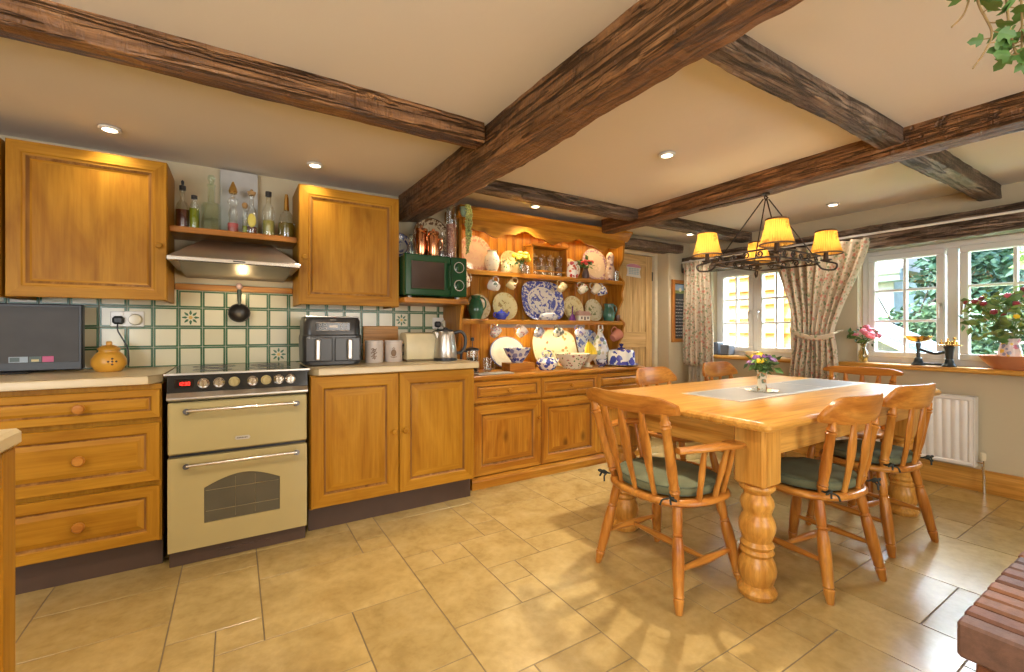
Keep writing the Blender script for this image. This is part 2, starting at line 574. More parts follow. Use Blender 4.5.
def make_ceiling():
    x0, x1, y0, y1 = -2.95, XO, -2.72, 3.7
    def f(u, v):
        x = x0 + (x1 - x0) * u; y = y0 + (y1 - y0) * v
        dz = 0.012 * noise.noise(Vector((x * 0.8, y * 0.8, 0.3)))
        return (x, y, CZ + dz)
    m = M().grid(f, 70, 60)
    m.box(x0, x1, y0, y1, CZ + 0.03, CZ + 0.2, 0.001)
    for (a, b, c, d) in ((x0, x0 + .02, y0, y1), (x1 - .02, x1, y0, y1), (x0, x1, y0, y0 + .02), (x0, x1, y1 - .02, y1)):
        m.box(a, b, c, d, CZ - 0.02, CZ + 0.05, 0.001)
    struct(m.build('ceiling', ceil_m, recalc=False))
make_ceiling()

box_obj('wall_left', -2.95, -2.75, -2.72, 3.7, -0.05, CZ + 0.1, plaster_m)
box_obj('wall_front', -2.75, XO, -2.72, -2.55, -0.05, CZ + 0.1, plaster_m)
# kitchen wall with a doorway recess at its right end
DX0, DX1, DZ = 3.24, 4.04, 1.985
m = M()
m.box(-2.75, DX0, KY, 3.7, -0.05, CZ + 0.05, 0.001)
m.box(DX1, XO, KY, 3.7, -0.05, CZ + 0.05, 0.006)
m.box(DX0, DX1, KY, 3.7, DZ, CZ + 0.05, 0.001)
m.box(DX0, DX1, 3.56, 3.7, -0.05, DZ, 0.001)
struct(m.build('wall_back', plaster_m, smooth=False))
# window wall with two openings
W1 = (2.13, 2.98); W2 = (0.40, 1.64); WZ0, WZ1 = 0.855, 1.775
m = M()
for (y0, y1, z0, z1) in ((-2.6, 3.3, -0.05, WZ0), (-2.6, 3.3, WZ1, CZ + 0.05), (-2.6, W2[0], WZ0, WZ1), (W2[1], W1[0], WZ0, WZ1), (W1[1], 3.3, WZ0, WZ1)):
    m.box(XW, XO, y0, y1, z0, z1, 0.001)
struct(m.build('wall_right', plaster_m, smooth=False))

# pine skirting along the window wall
def skirting(name, x, y0, y1):
    poly = [(x, 0.0), (x - 0.022, 0.0), (x - 0.022, 0.11), (x - 0.018, 0.125), (x - 0.010, 0.135), (x - 0.008, 0.15), (x, 0.152)]
    m = M().prism(poly, y0, y1, 'XZ')
    struct(m.build(name, TW['Y']))
skirting('baseboard_right', XW, -2.5, KY)
struct(M().prism([(DX1 + 0.02, 0), (XW, 0), (XW, 0.14), (DX1 + 0.02, 0.14)], KY - 0.02, KY, 'XZ').build('baseboard_back', TW['X']))

# oak beams and joists
def beam(name, x0, x1, y0, y1, z0, z1, axis, mats, label, seed=0, amp=0.010, wav=0.0):
    L = (x1 - x0) if axis == 'X' else (y1 - y0)
    nl = max(10, int(L / 0.022)); na = 28
    if axis == 'X': ca, ha = (y0 + y1) / 2, (y1 - y0) / 2
    else: ca, ha = (x0 + x1) / 2, (x1 - x0) / 2
    cz, hz = (z0 + z1) / 2, (z1 - z0) / 2
    ring = []
    ra, rz = min(0.30, 0.011 / ha), min(0.30, 0.011 / hz)
    for (ca_, cz_, q0) in ((1, 1, 0), (-1, 1, 1), (-1, -1, 2), (1, -1, 3)):
        for k in range(4):
            a = (q0 + k / 3) * PI / 2
            ring.append((ca_ * (1 - ra) + ra * math.cos(a), cz_ * (1 - rz) + rz * math.sin(a)))
        a0, b0 = ring[-1]
        nq = {0: (-1, 1), 1: (-1, -1), 2: (1, -1), 3: (1, 1)}[q0]
        a1, b1 = {0: (-(1 - ra), 1.0), 1: (-1.0, -(1 - rz)), 2: (1 - ra, -1.0), 3: (1.0, 1 - rz)}[q0]
        for k in (1, 2, 3): ring.append((a0 + (a1 - a0) * k / 4, b0 + (b1 - b0) * k / 4))
    na = len(ring)
    m = M()
    vs = []
    for i in range(nl + 1):
        l = (x0 if axis == 'X' else y0) + L * i / nl
        for (a, b) in ring:
            n1 = noise.noise(Vector((l * 1.7, a * 0.8 + seed * 7, b * 0.8)))
            n2 = noise.noise(Vector((l * 13, a * 2.0 + seed * 7, b * 2.0)))
            k = amp * 0.7 * n1 + amp * 0.35 * n2
            w = wav * noise.noise(Vector((l * 1.1, seed * 3.3, 0)))
            aa = ca + a * (ha + k)
            zz = cz + b * (hz + k) + w
            vs.append((l, aa, zz) if axis == 'X' else (aa, l, zz))
    fs = []
    for i in range(nl):
        for j in range(na):
            j2 = (j + 1) % na
            fs.append((i * na + j, i * na + j2, (i + 1) * na + j2, (i + 1) * na + j))
    fs.append(tuple(range(na))); fs.append(tuple(range(nl * na, (nl + 1) * na)))
    m.add(vs, fs)
    o = m.build(name, mats[axis], ang=50)
    struct(o, label, 'beam')
    return o
beam('ceiling_beam', 1.020, 1.180, -2.4, 3.22, 1.918, CZ + 0.03, 'Y', BW, 'thickest dark oak ceiling beam running from the microwave corner over the floor', 1, 0.014)
beam('ceiling_beam', 2.765, 2.915, -2.4, 2.95, 1.985, CZ + 0.03, 'Y', BW, 'long dark oak beam the chandelier hangs from', 2, 0.010)
beam('ceiling_joist', -2.7, 1.0, 1.86, 1.965, 2.005, CZ + 0.03, 'X', BW, 'dark oak joist above the kitchen units left of the thickest beam', 3, 0.008, 0.008)
beam('ceiling_joist', 1.16, 2.78, 0.845, 0.94, 2.032, CZ + 0.03, 'X', GW, 'weathered oak joist between the two long beams above the table', 4, 0.010)
beam('ceiling_joist', 2.90, 4.42, 0.82, 0.93, 2.01, CZ + 0.03, 'X', GW, 'weathered oak joist running from the chandelier beam to the right window', 5, 0.012, 0.012)
beam('ceiling_joist', 1.16, 2.78, 2.53, 2.64, 2.02, CZ + 0.03, 'X', GW, 'oak joist in front of the dresser cornice', 6, 0.008, 0.008)
beam('ceiling_joist', 2.90, 4.42, 2.53, 2.65, 2.01, CZ + 0.03, 'X', GW, 'oak joist between the chandelier beam and the left window', 7, 0.010, 0.012)
beam('window_lintel', 4.24, 4.46, -0.6, 3.24, 1.76, 1.935, 'Y', GW, 'rough grey oak lintel above both windows', 8, 0.016, 0.022)
beam('door_lintel', 3.16, 4.18, 3.17, 3.34, 1.965, 2.05, 'X', GW, 'short grey oak lintel above the pine door', 9, 0.008)
# ------------------------------------------------------------------ windows
def window(n, y0, y1, sashes, label):
    z0, z1 = WZ0, WZ1
    xf = 4.50
    root = thing(f'window_{n}', label, 'window', (xf, (y0 + y1) / 2, z0))
    root['kind'] = 'structure'
    m = M()
    fw = 0.05
    m.box(xf, xf + 0.09, y0, y1, z0, z0 + fw, 0.004)
    m.box(xf, xf + 0.09, y0, y1, z1 - fw, z1, 0.004)
    ys = sorted({y0, y1})
    m.box(xf, xf + 0.09, y0, y0 + fw, z0 + fw, z1 - fw, 0.004)
    m.box(xf, xf + 0.09, y1 - fw, y1, z0 + fw, z1 - fw, 0.004)
    for (a, b), (c, d) in zip(sashes, sashes[1:]):
        lo, hi = min(a, b, c, d), max(a, b, c, d)
        mid = (max(min(a, b), min(c, d)) + min(max(a, b), max(c, d))) / 2
        m.box(xf, xf + 0.09, mid - 0.03, mid + 0.03, z0 + fw, z1 - fw, 0.004)
    m.build('frame', upvc_m, root)
    for si, (a, b) in enumerate(sashes):          # a < b
        s = M(); w = 0.048
        za, zb = z0 + fw - 0.008, z1 - fw + 0.008
        xs0, xs1 = xf - 0.014, xf + 0.05
        s.box(xs0, xs1, a, b, za, za + w, 0.006); s.box(xs0, xs1, a, b, zb - w, zb, 0.006)
        s.box(xs0, xs1, a, a + w, za + w, zb - w, 0.006); s.box(xs0, xs1, b - w, b, za + w, zb - w, 0.006)
        so_ = s.build('sash', upvc_m, root)
        g = M()
        my = (a + b) / 2
        g.box(xs0 + 0.012, xs1 - 0.005, my - 0.010, my + 0.010, za + w, zb - w, 0.004)
        for q in (1, 2):
            zz = za + w + (zb - za - 2 * w) * q / 3
            g.box(xs0 + 0.012, xs1 - 0.005, a + w, my - 0.010, zz - 0.010, zz + 0.010, 0.004)
            g.box(xs0 + 0.012, xs1 - 0.005, my + 0.010, b - w, zz - 0.010, zz + 0.010, 0.004)
        g.build('glazing_bars', upvc_m, so_)
        M().box(xf + 0.016, xf + 0.020, a + w - 0.004, b - w + 0.004, za + w - 0.004, zb - w + 0.004, 0.001).build('pane', pane_m, so_)
        h = M()
        hy = a + w / 2 if si == 0 else b - w / 2
        hz = (za + zb) / 2 - 0.01
        h.box(xs0 - 0.010, xs0, hy - 0.012, hy + 0.012, hz - 0.02, hz + 0.02, 0.004)
        h.tube([(xs0 - 0.008, hy, hz), (xs0 - 0.03, hy, hz), (xs0 - 0.034, hy, hz - 0.03), (xs0 - 0.030, hy, hz - 0.10)], [0.009, 0.009, 0.008, 0.006], 8)
        h.build('handle', steel_m, root)
    return root
window(1, W1[0], W1[1], [(2.575, 2.945), (2.165, 2.53)], 'smaller white casement window between the two floral curtains')
window(2, W2[0], W2[1], [(1.125, 1.60), (0.50, 1.045)], 'larger white casement window above the radiator, at the right')
for nm, a, b in (('trim_1', 2.02, 3.02), ('trim_2', 0.30, 1.74)):
    m = M()
    m.box(4.275, 4.42, a, b, 0.822, 0.857, 0.010)
    m.box(4.40, 4.51, max(a, W1[0] if nm == 'trim_1' else W2[0]), min(b, W1[1] if nm == 'trim_1' else W2[1]), 0.830, 0.857, 0.002)
    struct(m.build(nm, TW['Y']), 'pine window sill under the ' + ('left' if nm == 'trim_1' else 'right') + ' window', 'window sill')

# ------------------------------------------------------------------ pine plank door with frame and calendar
def plank_door():
    root = thing('door_1', 'pale pine ledged door in the recess beside the dresser', 'door', ((DX0 + DX1) / 2, 3.44, 0))
    root['kind'] = 'structure'
    fr = M()
    fr.box(DX0 + 0.001, DX0 + 0.05, 3.40, 3.52, 0, DZ - 0.001, 0.004)
    fr.box(DX1 - 0.05, DX1 - 0.001, 3.40, 3.52, 0, DZ - 0.001, 0.004)
    fr.box(DX0 + 0.05, DX1 - 0.05, 3.40, 3.52, DZ - 0.04, DZ - 0.001, 0.004)
    fr.build('door_frame', cream_cer, root)
    x0, x1, z0, z1 = DX0 + 0.055, DX1 - 0.055, 0.01, DZ - 0.045
    d = M(); d.k = 0
    y0, y1 = 3.435, 3.47
    d.box(x0, x0 + 0.10, y0, y1, z0, z1, 0.003)
    d.box(x1 - 0.10, x1, y0, y1, z0, z1, 0.003)
    d.k = 1
    for a, b in ((z0, z0 + 0.18), (0.93, 1.10), (z1 - 0.115, z1)):
        d.box(x0 + 0.10, x1 - 0.10, y0, y1, a, b, 0.003)
    d.k = 0
    n = 5; w = (x1 - x0 - 0.2) / n
    for i in range(n):
        d.box(x0 + 0.1 + i * w + 0.001, x0 + 0.1 + (i + 1) * w - 0.001, y0 + 0.014, y1 - 0.004, z0 + 0.1, z1 - 0.1, 0.005)
    dl = d.build('door_leaf', [PW['Z'], PW['X']], root)
    h = M()
    for zz in (0.35, 1.72):
        h.box(x1 - 0.006, x1 + 0.012, y0 - 0.006, y0 + 0.004, zz - 0.05, zz + 0.05, 0.002)
    h.build('hinges', blackmat_m, root)
    k = M().lathe([(0.0, 0.0), (0.016, 0.0), (0.008, 0.02), (0.024, 0.045), (0.022, 0.06), (0, 0.066)], (x0 + 0.05, y0, 1.0), 16, mat=RX(PI / 2))
    k.build('door_knob', brass_m, root)
plank_door()
m = M()
pts = [(3.575, 1.705), (3.80, 1.690), (3.786, 1.735), (3.784, 1.765), (3.80, 1.80), (3.785, 1.822), (3.74, 1.838), (3.685, 1.842), (3.63, 1.838), (3.59, 1.826), (3.575, 1.806), (3.592, 1.77), (3.59, 1.735)]
m.prism(pts, 3.4305, 3.434, 'XZ', 0)
m.prism([(3.579, 1.806), (3.796, 1.80), (3.784, 1.820), (3.74, 1.835), (3.685, 1.839), (3.63, 1.835), (3.592, 1.823)], 3.4285, 3.4307, 'XZ', 1)
for i in range(4):
    for j in range(4):
        x = 3.612 + i * 0.040; z = 1.726 + j * 0.0185
        m.box(x, x + 0.032, 3.4290, 3.4306, z, z + 0.012, 0.0005, 2)
solo(m, 'wall_calendar', [white_cer, plain('calendar_pink', (0.66, 0.28, 0.42), 0.6), plain('calendar_blue', (0.42, 0.52, 0.56), 0.7)],
     'pink-topped paper calendar hanging on the pale pine door', 'calendar', loc=(3.69, 3.432, 1.77))

# chalkboard
root = thing('chalkboard', 'tall narrow framed chalkboard with a picture at its top, on the wall by the curtain', 'chalkboard', (4.195, KY - 0.001, 1.33))
m = M()
bx0, bx1, bz0, bz1 = 4.075, 4.335, 0.985, 1.675
prof = [(0, 0.026), (0, 0.003), (0.004, 0), (0.036, 0.0), (0.042, 0.014)]
m.panel(bx0, bx1, bz0, bz1, KY - 0.027, prof)
m.build('frame', [CW['Z'], CW['X']], root)
M().box(bx0 + 0.04, bx1 - 0.04, KY - 0.016, KY - 0.0125, bz0 + 0.04, bz1 - 0.04, 0.001).build('board', plain('slate', (0.03, 0.03, 0.032), 0.7), root)
m = M()
rnd = random.Random(5)
for r_ in range(12):
    z = bz0 + 0.075 + r_ * 0.036
    x = bx0 + 0.055
    end = bx1 - 0.055 - rnd.random() * 0.05
    while x < end:
        wl = 0.018 + rnd.random() * 0.03
        pts = [(x + wl * i / 8, KY - 0.0172, z + 0.007 * math.sin(i * 2.4 + rnd.random())) for i in range(9)]
        m.tube(pts, 0.0016, 5)
        x += wl + 0.010
m.build('chalk_writing', plain('chalk', (0.55, 0.53, 0.50), 0.9), root)
m = M()
m.box(bx0 + 0.046, bx1 - 0.046, KY - 0.0185, KY - 0.016, bz1 - 0.15, bz1 - 0.05, 0.0008, 0)
m.box(bx0 + 0.046, bx1 - 0.046, KY - 0.0195, KY - 0.0183, bz1 - 0.15, bz1 - 0.115, 0.0005, 1)
m.ball((4.205, KY - 0.0195, bz1 - 0.11), 0.022, 12, 2, (1, 0.1, 1))
m.build('picture', [plain('picture_sky', (0.30, 0.42, 0.60), 0.6), plain('picture_field', (0.22, 0.26, 0.07), 0.6), plain('picture_cream', (0.70, 0.60, 0.35), 0.6)], root)

# ------------------------------------------------------------------ garden
def grass():
    t = NT('lawn')
    n1 = t.noise(t.geo_pos(), 1.5, 5)
    col = t.ramp(n1.outputs[0], [(0.3, (0.10, 0.17, 0.035)), (0.7, (0.22, 0.33, 0.08))])
    m_ = t.set(Base_Color=col, Roughness=0.9)
    m = M().box(4.75, 40, -25, 25, -0.32, -0.25, 0.001)
    struct(m.build('ground_lawn', m_), 'green lawn outside the windows', 'lawn')
grass()
def leaves(m, c, rad, n, size, rnd, k=0, flat=1.0):
    for _ in range(n):
        while True:
            v = Vector((rnd.uniform(-1, 1), rnd.uniform(-1, 1), rnd.uniform(-1, 1)))
            if 0.35 < v.length < 1: break
        p = Vector(c) + Vector((v.x * rad[0], v.y * rad[1], v.z * rad[2]))
        d = Vector((rnd.uniform(-1, 1), rnd.uniform(-1, 1), rnd.uniform(-0.7, 0.5))).normalized()
        s = d.orthogonal().normalized()
        s.rotate(Matrix.Rotation(rnd.random() * 6.28, 3, d))
        L = size * rnd.uniform(0.7, 1.3); w = L * 0.30
        up = d.cross(s) * (L * 0.08)
        m.add([p, p + d * L * .45 + s * w + up, p + d * L * .45 - up, p + d * L * .45 - s * w + up, p + d * L],
              [(0, 1, 2), (0, 2, 3), (1, 4, 2), (3, 2, 4)], k)
def tree(name, x, y, h, rad, mat, label, n=2600, size=0.16, seed=1, group=None, cz=None):
    rnd = random.Random(seed)
    root = thing(name, label, 'tree' if 'tree' in name else 'shrub', (x, y, -0.25), group=group)
    m = M()
    m.tube(spline([(x, y, -0.3), (x + .05, y - .04, h * 0.3), (x - .04, y + .05, h * 0.6), (x, y, h * 0.85)], 4), [0.07 - 0.05 * i / 12 for i in range(13)], 8)
    for i in range(7):
        a = i * 0.9; zz = h * (0.3 + 0.07 * i)
        m.tube([(x, y, zz), (x + math.cos(a) * rad[0] * .4, y + math.sin(a) * rad[1] * .4, zz + .4), (x + math.cos(a) * rad[0] * .75, y + math.sin(a) * rad[1] * .75, zz + .9)], [0.022, 0.014, 0.006], 6)
    m.build('trunk', plain(name + '_bark', (0.06, 0.045, 0.032), 0.9), root)
    m = M()
    cz = cz if cz is not None else h * 0.62
    for i in range(9):
        q = Vector((rnd.uniform(-.55, .55) * rad[0], rnd.uniform(-.55, .55) * rad[1], rnd.uniform(-.55, .55) * rad[2]))
        leaves(m, (x + q.x, y + q.y, cz + q.z), [r * 0.5 for r in rad], n // 9, size, rnd)
    m.build('foliage', mat, root, smooth=False, recalc=False)
dg = plain('dark_foliage', (0.055, 0.12, 0.065), 0.6, var=0.3)
mg = plain('mid_foliage', (0.12, 0.21, 0.10), 0.55, var=0.3)  # lightened towards blue, so distance haze is put into the colour
lg = plain('pale_foliage', (0.36, 0.46, 0.17), 0.55, var=0.3)
hedge = plain('conifer', (0.05, 0.10, 0.08), 0.8, var=0.3)
tree('dark_tree', 12.2, 2.75, 4.6, (0.85, 0.70, 1.7), dg, 'dark evergreen tree seen through the larger window, right half of the left sash', 1800, 0.2, 3, cz=2.0)
tree('garden_hedge', 10.4, 3.1, 1.8, (0.45, 1.2, 0.85), mg, 'green hedge bush behind the parked car in the larger window', 2600, 0.13, 4, cz=0.85)
tree('leafy_tree', 9.9, 0.55, 4.0, (0.8, 1.25, 1.0), lg, 'sunlit pale green tree at the top of the right sash', 1900, 0.19, 5, cz=2.55)
tree('dark_tree', 13.2, 0.4, 4.0, (1.2, 2.1, 2.0), hedge, 'bluish dark tree filling the lower right sash', 3400, 0.22, 6, cz=1.2)
tree('far_tree', 18.0, 4.2, 5.0, (1.0, 1.6, 2.4), dg, 'dark distant tree between the neighbouring house and the hedge', 2600, 0.3, 13, cz=1.8)
tree('far_tree', 18.0, 0.6, 5.0, (1.0, 1.7, 2.6), dg, 'dark distant tree behind the right sash', 2600, 0.3, 14, cz=2.0)
tree('far_tree', 23.0, 3.0, 7.0, (2.0, 6.0, 3.6), mg, 'wide distant tree beyond the lawn', 4200, 0.42, 9, cz=1.7)
# neighbour's pale house, roof and gutter top left of the larger window
root = thing('neighbour_house', 'neighbouring house roof and gutter at the top left of the larger window', 'house', (14.3, 6.6, -0.25))
M().box(12.6, 16.0, 4.0, 9.2, -0.25, 2.25, 0.01).build('wall', plain('house_render', (0.50, 0.52, 0.52), 0.9), root)
M().prism([(12.1, 2.42), (16.5, 2.42), (14.3, 4.4)], 3.72, 9.5, 'XZ').build('roof', plain('house_roof', (0.50, 0.42, 0.38), 0.9), root)
M().prism([(12.12, 2.20), (12.6, 2.20), (12.6, 2.415), (12.12, 2.415)], 3.75, 9.4, 'XZ').build('fascia', plain('fascia_grey', (0.42, 0.45, 0.46), 0.6), root)
M().tube([(12.05, 3.72, 2.40), (12.05, 9.5, 2.40)], 0.07, 8).build('gutter', white_m, root)
# parked car
def car():
    root = thing('car', 'pale parked car partly seen low in the larger window, left sash', 'car', (8.3, 3.15, -0.25), R(-90), local=True)
    m = M()
    body = [(-2.0, 0.25), (-2.05, 0.55), (-1.95, 0.85), (-1.0, 0.97), (0.9, 0.97), (1.75, 0.84), (2.05, 0.62), (2.05, 0.25)]
    m.prism(body, -0.83, 0.83, 'XZ')
    m.build('body', plain('car_silver', (0.62, 0.66, 0.68), 0.25, 0.3), root)
    c = M().prism([(-1.55, 0.975), (-1.0, 1.43), (0.15, 1.47), (1.05, 0.975)], -0.72, 0.72, 'XZ')
    c.build('cabin_glass', plain('car_glass', (0.10, 0.14, 0.15), 0.1), root)
    rr = M()
    for s in (-1, 1):
        rr.tube([(-1.6, 0.75 * s, 0.96), (-1.02, 0.70 * s, 1.45), (0.15, 0.70 * s, 1.49), (1.08, 0.75 * s, 0.98)], 0.04, 6)
    rr.box(-1.0, 0.15, -0.7, 0.7, 1.44, 1.50, 0.02)
    rr.build('roof', plain('car_roof', (0.62, 0.66, 0.68), 0.25, 0.3), root)
    for sx in (-1.3, 1.3):
        for sy in (-1, 1):
            M().lathe([(0.0, -0.1), (0.30, -0.1), (0.33, -0.06), (0.33, 0.06), (0.30, 0.1), (0, 0.1)], (sx, 0.76 * sy, 0.33), 24, mat=RX(PI / 2)).build('wheel', blackmat_m, root)
car()
# orange timber-clad outbuilding close outside the smaller window
root = thing('garden_outbuilding', 'orange timber-clad outbuilding close outside the smaller window', 'shed', (6.6, 4.6, -0.25))
m = M()
for i in range(16):
    z = -0.25 + i * 0.19
    m.prism([(5.97, z), (6.0, z), (6.045, z + 0.192), (6.035, z + 0.192)], 2.95, 6.2, 'XZ')
m.box(6.046, 7.1, 2.95, 6.2, -0.25, 2.75, 0.01)
m.build('cladding', wood('orange_cladding', (0.60, 0.26, 0.06), (0.74, 0.36, 0.10), (0.84, 0.48, 0.18), axis='Y', knots=0.2), root)
for y in (3.32, 3.02):
    M().box(5.94, 5.968, y, y + 0.10, -0.25, 2.75, 0.005).build('corner_board', white_m, root)
M().prism([(5.80, 2.75), (7.3, 3.05), (7.3, 3.15), (5.80, 2.85)], 2.85, 6.4, 'XZ').build('roof', plain('felt_roof', (0.15, 0.14, 0.14), 0.9), root)
# ------------------------------------------------------------------ kitchen units
DOORP = [(0, 0.022), (0, 0.003), (0.003, 0), (0.062, 0), (0.068, 0.004), (0.074, 0.012), (0.080, 0.012), (0.112, 0.003), (0.118, 0.003)]
DRAWP = [(0, 0.022), (0, 0.003), (0.003, 0), (0.045, 0), (0.050, 0.004), (0.055, 0.011), (0.060, 0.011), (0.080, 0.003), (0.085, 0.003)]
SLIMP = [(0, 0.022), (0, 0.003), (0.003, 0), (0.030, 0), (0.034, 0.004), (0.038, 0.009), (0.042, 0.009), (0.054, 0.003), (0.058, 0.003)]
def front_mesh(x0, x1, z0, z1, yf, prof, hcentre=False):
    m = M().panel(x0, x1, z0, z1, yf, prof, 0, 1, 1 if hcentre else 0)
    # antiqued dark glaze lies in the groove
    groove = None
    return m
def wood_front(name, root, x0, x1, z0, z1, yf, prof, W_, h=False):
    m = M()
    vs_before = 0
    m.panel(x0, x1, z0, z1, yf, prof, 0, 1, 1 if h else 0)
    # faces of rings 4-6 (the groove) carry the dark glaze
    nr = len(prof) - 1
    # order in panel(): vertical sides of all rings, then horizontal sides, then centre, back
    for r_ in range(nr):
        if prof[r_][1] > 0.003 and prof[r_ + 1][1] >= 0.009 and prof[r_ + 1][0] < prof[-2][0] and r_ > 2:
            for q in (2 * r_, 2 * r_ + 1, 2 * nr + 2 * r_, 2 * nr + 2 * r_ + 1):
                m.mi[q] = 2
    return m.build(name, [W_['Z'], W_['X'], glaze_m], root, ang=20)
def knob(parent, x, y, z, mat, r=0.018, L=0.034):
    prof = [(0.0, 0.0), (r * 0.62, 0.0), (r * 0.5, L * 0.3), (r * 0.62, L * 0.45), (r * 0.98, L * 0.62), (r, L * 0.78), (r * 0.8, L * 0.95), (0, L)]
    return M().lathe(prof, (x, y, z), 16, mat=RX(PI / 2)).build('knob', mat, parent)

def base_body(root, x0, x1, yf, z0, z1, W_, rails=()):
    m = M()
    t = 0.018
    m.box(x0, x0 + t, yf, KY - 0.01, z0, z1, 0.001); m.box(x1 - t, x1, yf, KY - 0.01, z0, z1, 0.001)
    m.box(x0 + t, x1 - t, yf + 0.01, KY - 0.01, z0, z0 + t, 0.001)
    m.box(x0 + t, x1 - t, KY - 0.03, KY - 0.01, z0 + t, z1, 0.001)
    m.box(x0 + t, x1 - t, yf + 0.002, yf + 0.02, z1 - 0.03, z1, 0.001)
    for z in rails:
        m.box(x0 + t, x1 - t, yf + 0.006, yf + 0.02, z - 0.012, z + 0.012, 0.001)
    return m.build('carcass', W_['Z'], root)

# drawer unit left of the cooker
def drawer_unit():
    x0, x1 = -0.895, -0.296
    root = thing('drawer_unit', 'honey wood unit of three panelled drawers left of the cream cooker', 'cabinet', ((x0 + x1) / 2, 2.95, 0))
    base_body(root, x0, x1, 2.662, 0.13, 0.868, KW, (0.70, 0.405))
    for z0, z1, p in ((0.712, 0.845, SLIMP), (0.418, 0.690, DRAWP), (0.140, 0.396, DRAWP)):
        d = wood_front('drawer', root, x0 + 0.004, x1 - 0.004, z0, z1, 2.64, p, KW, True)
        knob(d, (x0 + x1) / 2 + 0.02, 2.643, (z0 + z1) / 2, CW['X'], 0.022, 0.04)
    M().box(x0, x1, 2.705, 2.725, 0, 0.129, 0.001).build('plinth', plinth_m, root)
drawer_unit()
# drawers further left, at the edge of the frame
def left_unit():
    x0, x1 = -1.50, -0.899
    root = thing('corner_cabinet', 'honey wood base cabinet at the far left under the worktop', 'cabinet', ((x0 + x1) / 2, 2.95, 0))
    base_body(root, x0, x1, 2.662, 0.13, 0.868, KW)
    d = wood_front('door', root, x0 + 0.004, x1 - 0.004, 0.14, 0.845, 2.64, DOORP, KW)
    knob(d, x1 - 0.04, 2.643, 0.6, CW['X'])
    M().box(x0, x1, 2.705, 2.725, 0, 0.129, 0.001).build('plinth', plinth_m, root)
left_unit()
# double cupboard right of the cooker
def double_unit():
    x0, x1 = 0.345, 1.345
    root = thing('double_cabinet', 'honey wood base cabinet with two panelled doors right of the cream cooker', 'cabinet', ((x0 + x1) / 2, 2.95, 0))
    base_body(root, x0, x1, 2.662, 0.13, 0.868, KW)
    xm = 0.838
    for a, b, kx in ((x0 + 0.003, xm - 0.003, xm - 0.034), (xm + 0.003, x1 - 0.003, xm + 0.034)):
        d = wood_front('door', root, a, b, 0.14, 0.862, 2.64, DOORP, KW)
        knob(d, kx, 2.643, 0.515, KW['X'])
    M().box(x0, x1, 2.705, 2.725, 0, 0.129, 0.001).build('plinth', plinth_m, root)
double_unit()
# worktops; the left one has a clipped corner by the cooker
def worktop(name, poly, label):
    m = M()
    n = len(poly)
    zs = [(0.870, 0.0), (0.872, 0.004), (0.900, 0.004), (0.908, 0.001), (0.910, -0.008)]
    cx = sum(p[0] for p in poly) / n; cy = sum(p[1] for p in poly) / n
    vs = []
    for z, e in zs:
        for x, y in poly:
            dx = x - cx; dy = y - cy
            vs.append((x + math.copysign(e, dx), y + (math.copysign(e, dy) if y < 3.2 else 0), z))
    fs = [tuple(range(n))[::-1], tuple(range((len(zs) - 1) * n, len(zs) * n))]
    for r_ in range(len(zs) - 1):
        for i in range(n):
            j = (i + 1) % n
            fs.append((r_ * n + i, r_ * n + j, (r_ + 1) * n + j, (r_ + 1) * n + i))
    m.add(vs, fs)
    solo(m, name, work_m, label, 'worktop', loc=(cx, cy, 0.870), ang=25)
worktop('worktop', [(-1.5, 2.622), (-0.345, 2.622), (-0.300, 2.70), (-0.300, 3.232), (-1.5, 3.232)], 'cream worktop left of the cooker, under the television')
worktop('worktop', [(0.350, 2.70), (0.390, 2.622), (1.362, 2.622), (1.362, 3.232), (0.350, 3.232)], 'cream worktop right of the cooker, under the kettle')

# wall cabinets
WALLP = [(0, 0.022), (0, 0.003), (0.003, 0), (0.050, 0), (0.055, 0.005), (0.064, 0.006), (0.076, 0.013), (0.082, 0.0175), (0.088, 0.0175)]
def wall_unit(x0, x1, label, kx, filler=None):
    root = thing('wall_cabinet', label, 'wall cabinet', ((x0 + x1) / 2, KY - 0.16, 1.272))
    m = M()
    yf, yb, z0, z1 = 2.943, KY - 0.002, 1.272, 1.992
    t = 0.018
    m.box(x0, x0 + t, yf, yb, z0, z1, 0.001); m.box(x1 - t, x1, yf, yb, z0, z1, 0.001)
    m.box(x0 + t, x1 - t, yf, yb, z0 + 0.02, z0 + 0.038, 0.001); m.box(x0 + t, x1 - t, yf, yb, z1 - t, z1, 0.001)
    m.box(x0 + t, x1 - t, yb - 0.01, yb, z0 + 0.038, z1 - t, 0.001)
    if filler: m.box(filler[0], filler[1], yf + 0.02, yb, z0, z1, 0.001)
    m.build('carcass', KW['Z'], root)
    d = wood_front('door', root, x0 + 0.002, x1 - 0.002, z0 + 0.002, z1 - 0.001, 2.92, WALLP, KW)
    knob(d, kx, 2.923, 1.555, KW['X'], 0.016, 0.03)
wall_unit(-0.888, -0.302, 'honey wood wall cabinet above the television, left of the hood', -0.335)
wall_unit(0.318, 0.928, 'honey wood wall cabinet above the air fryer, right of the hood', 0.352)
wall_unit(-1.50, -0.905, 'honey wood wall cabinet cut off by the left edge of the photo', -1.46)

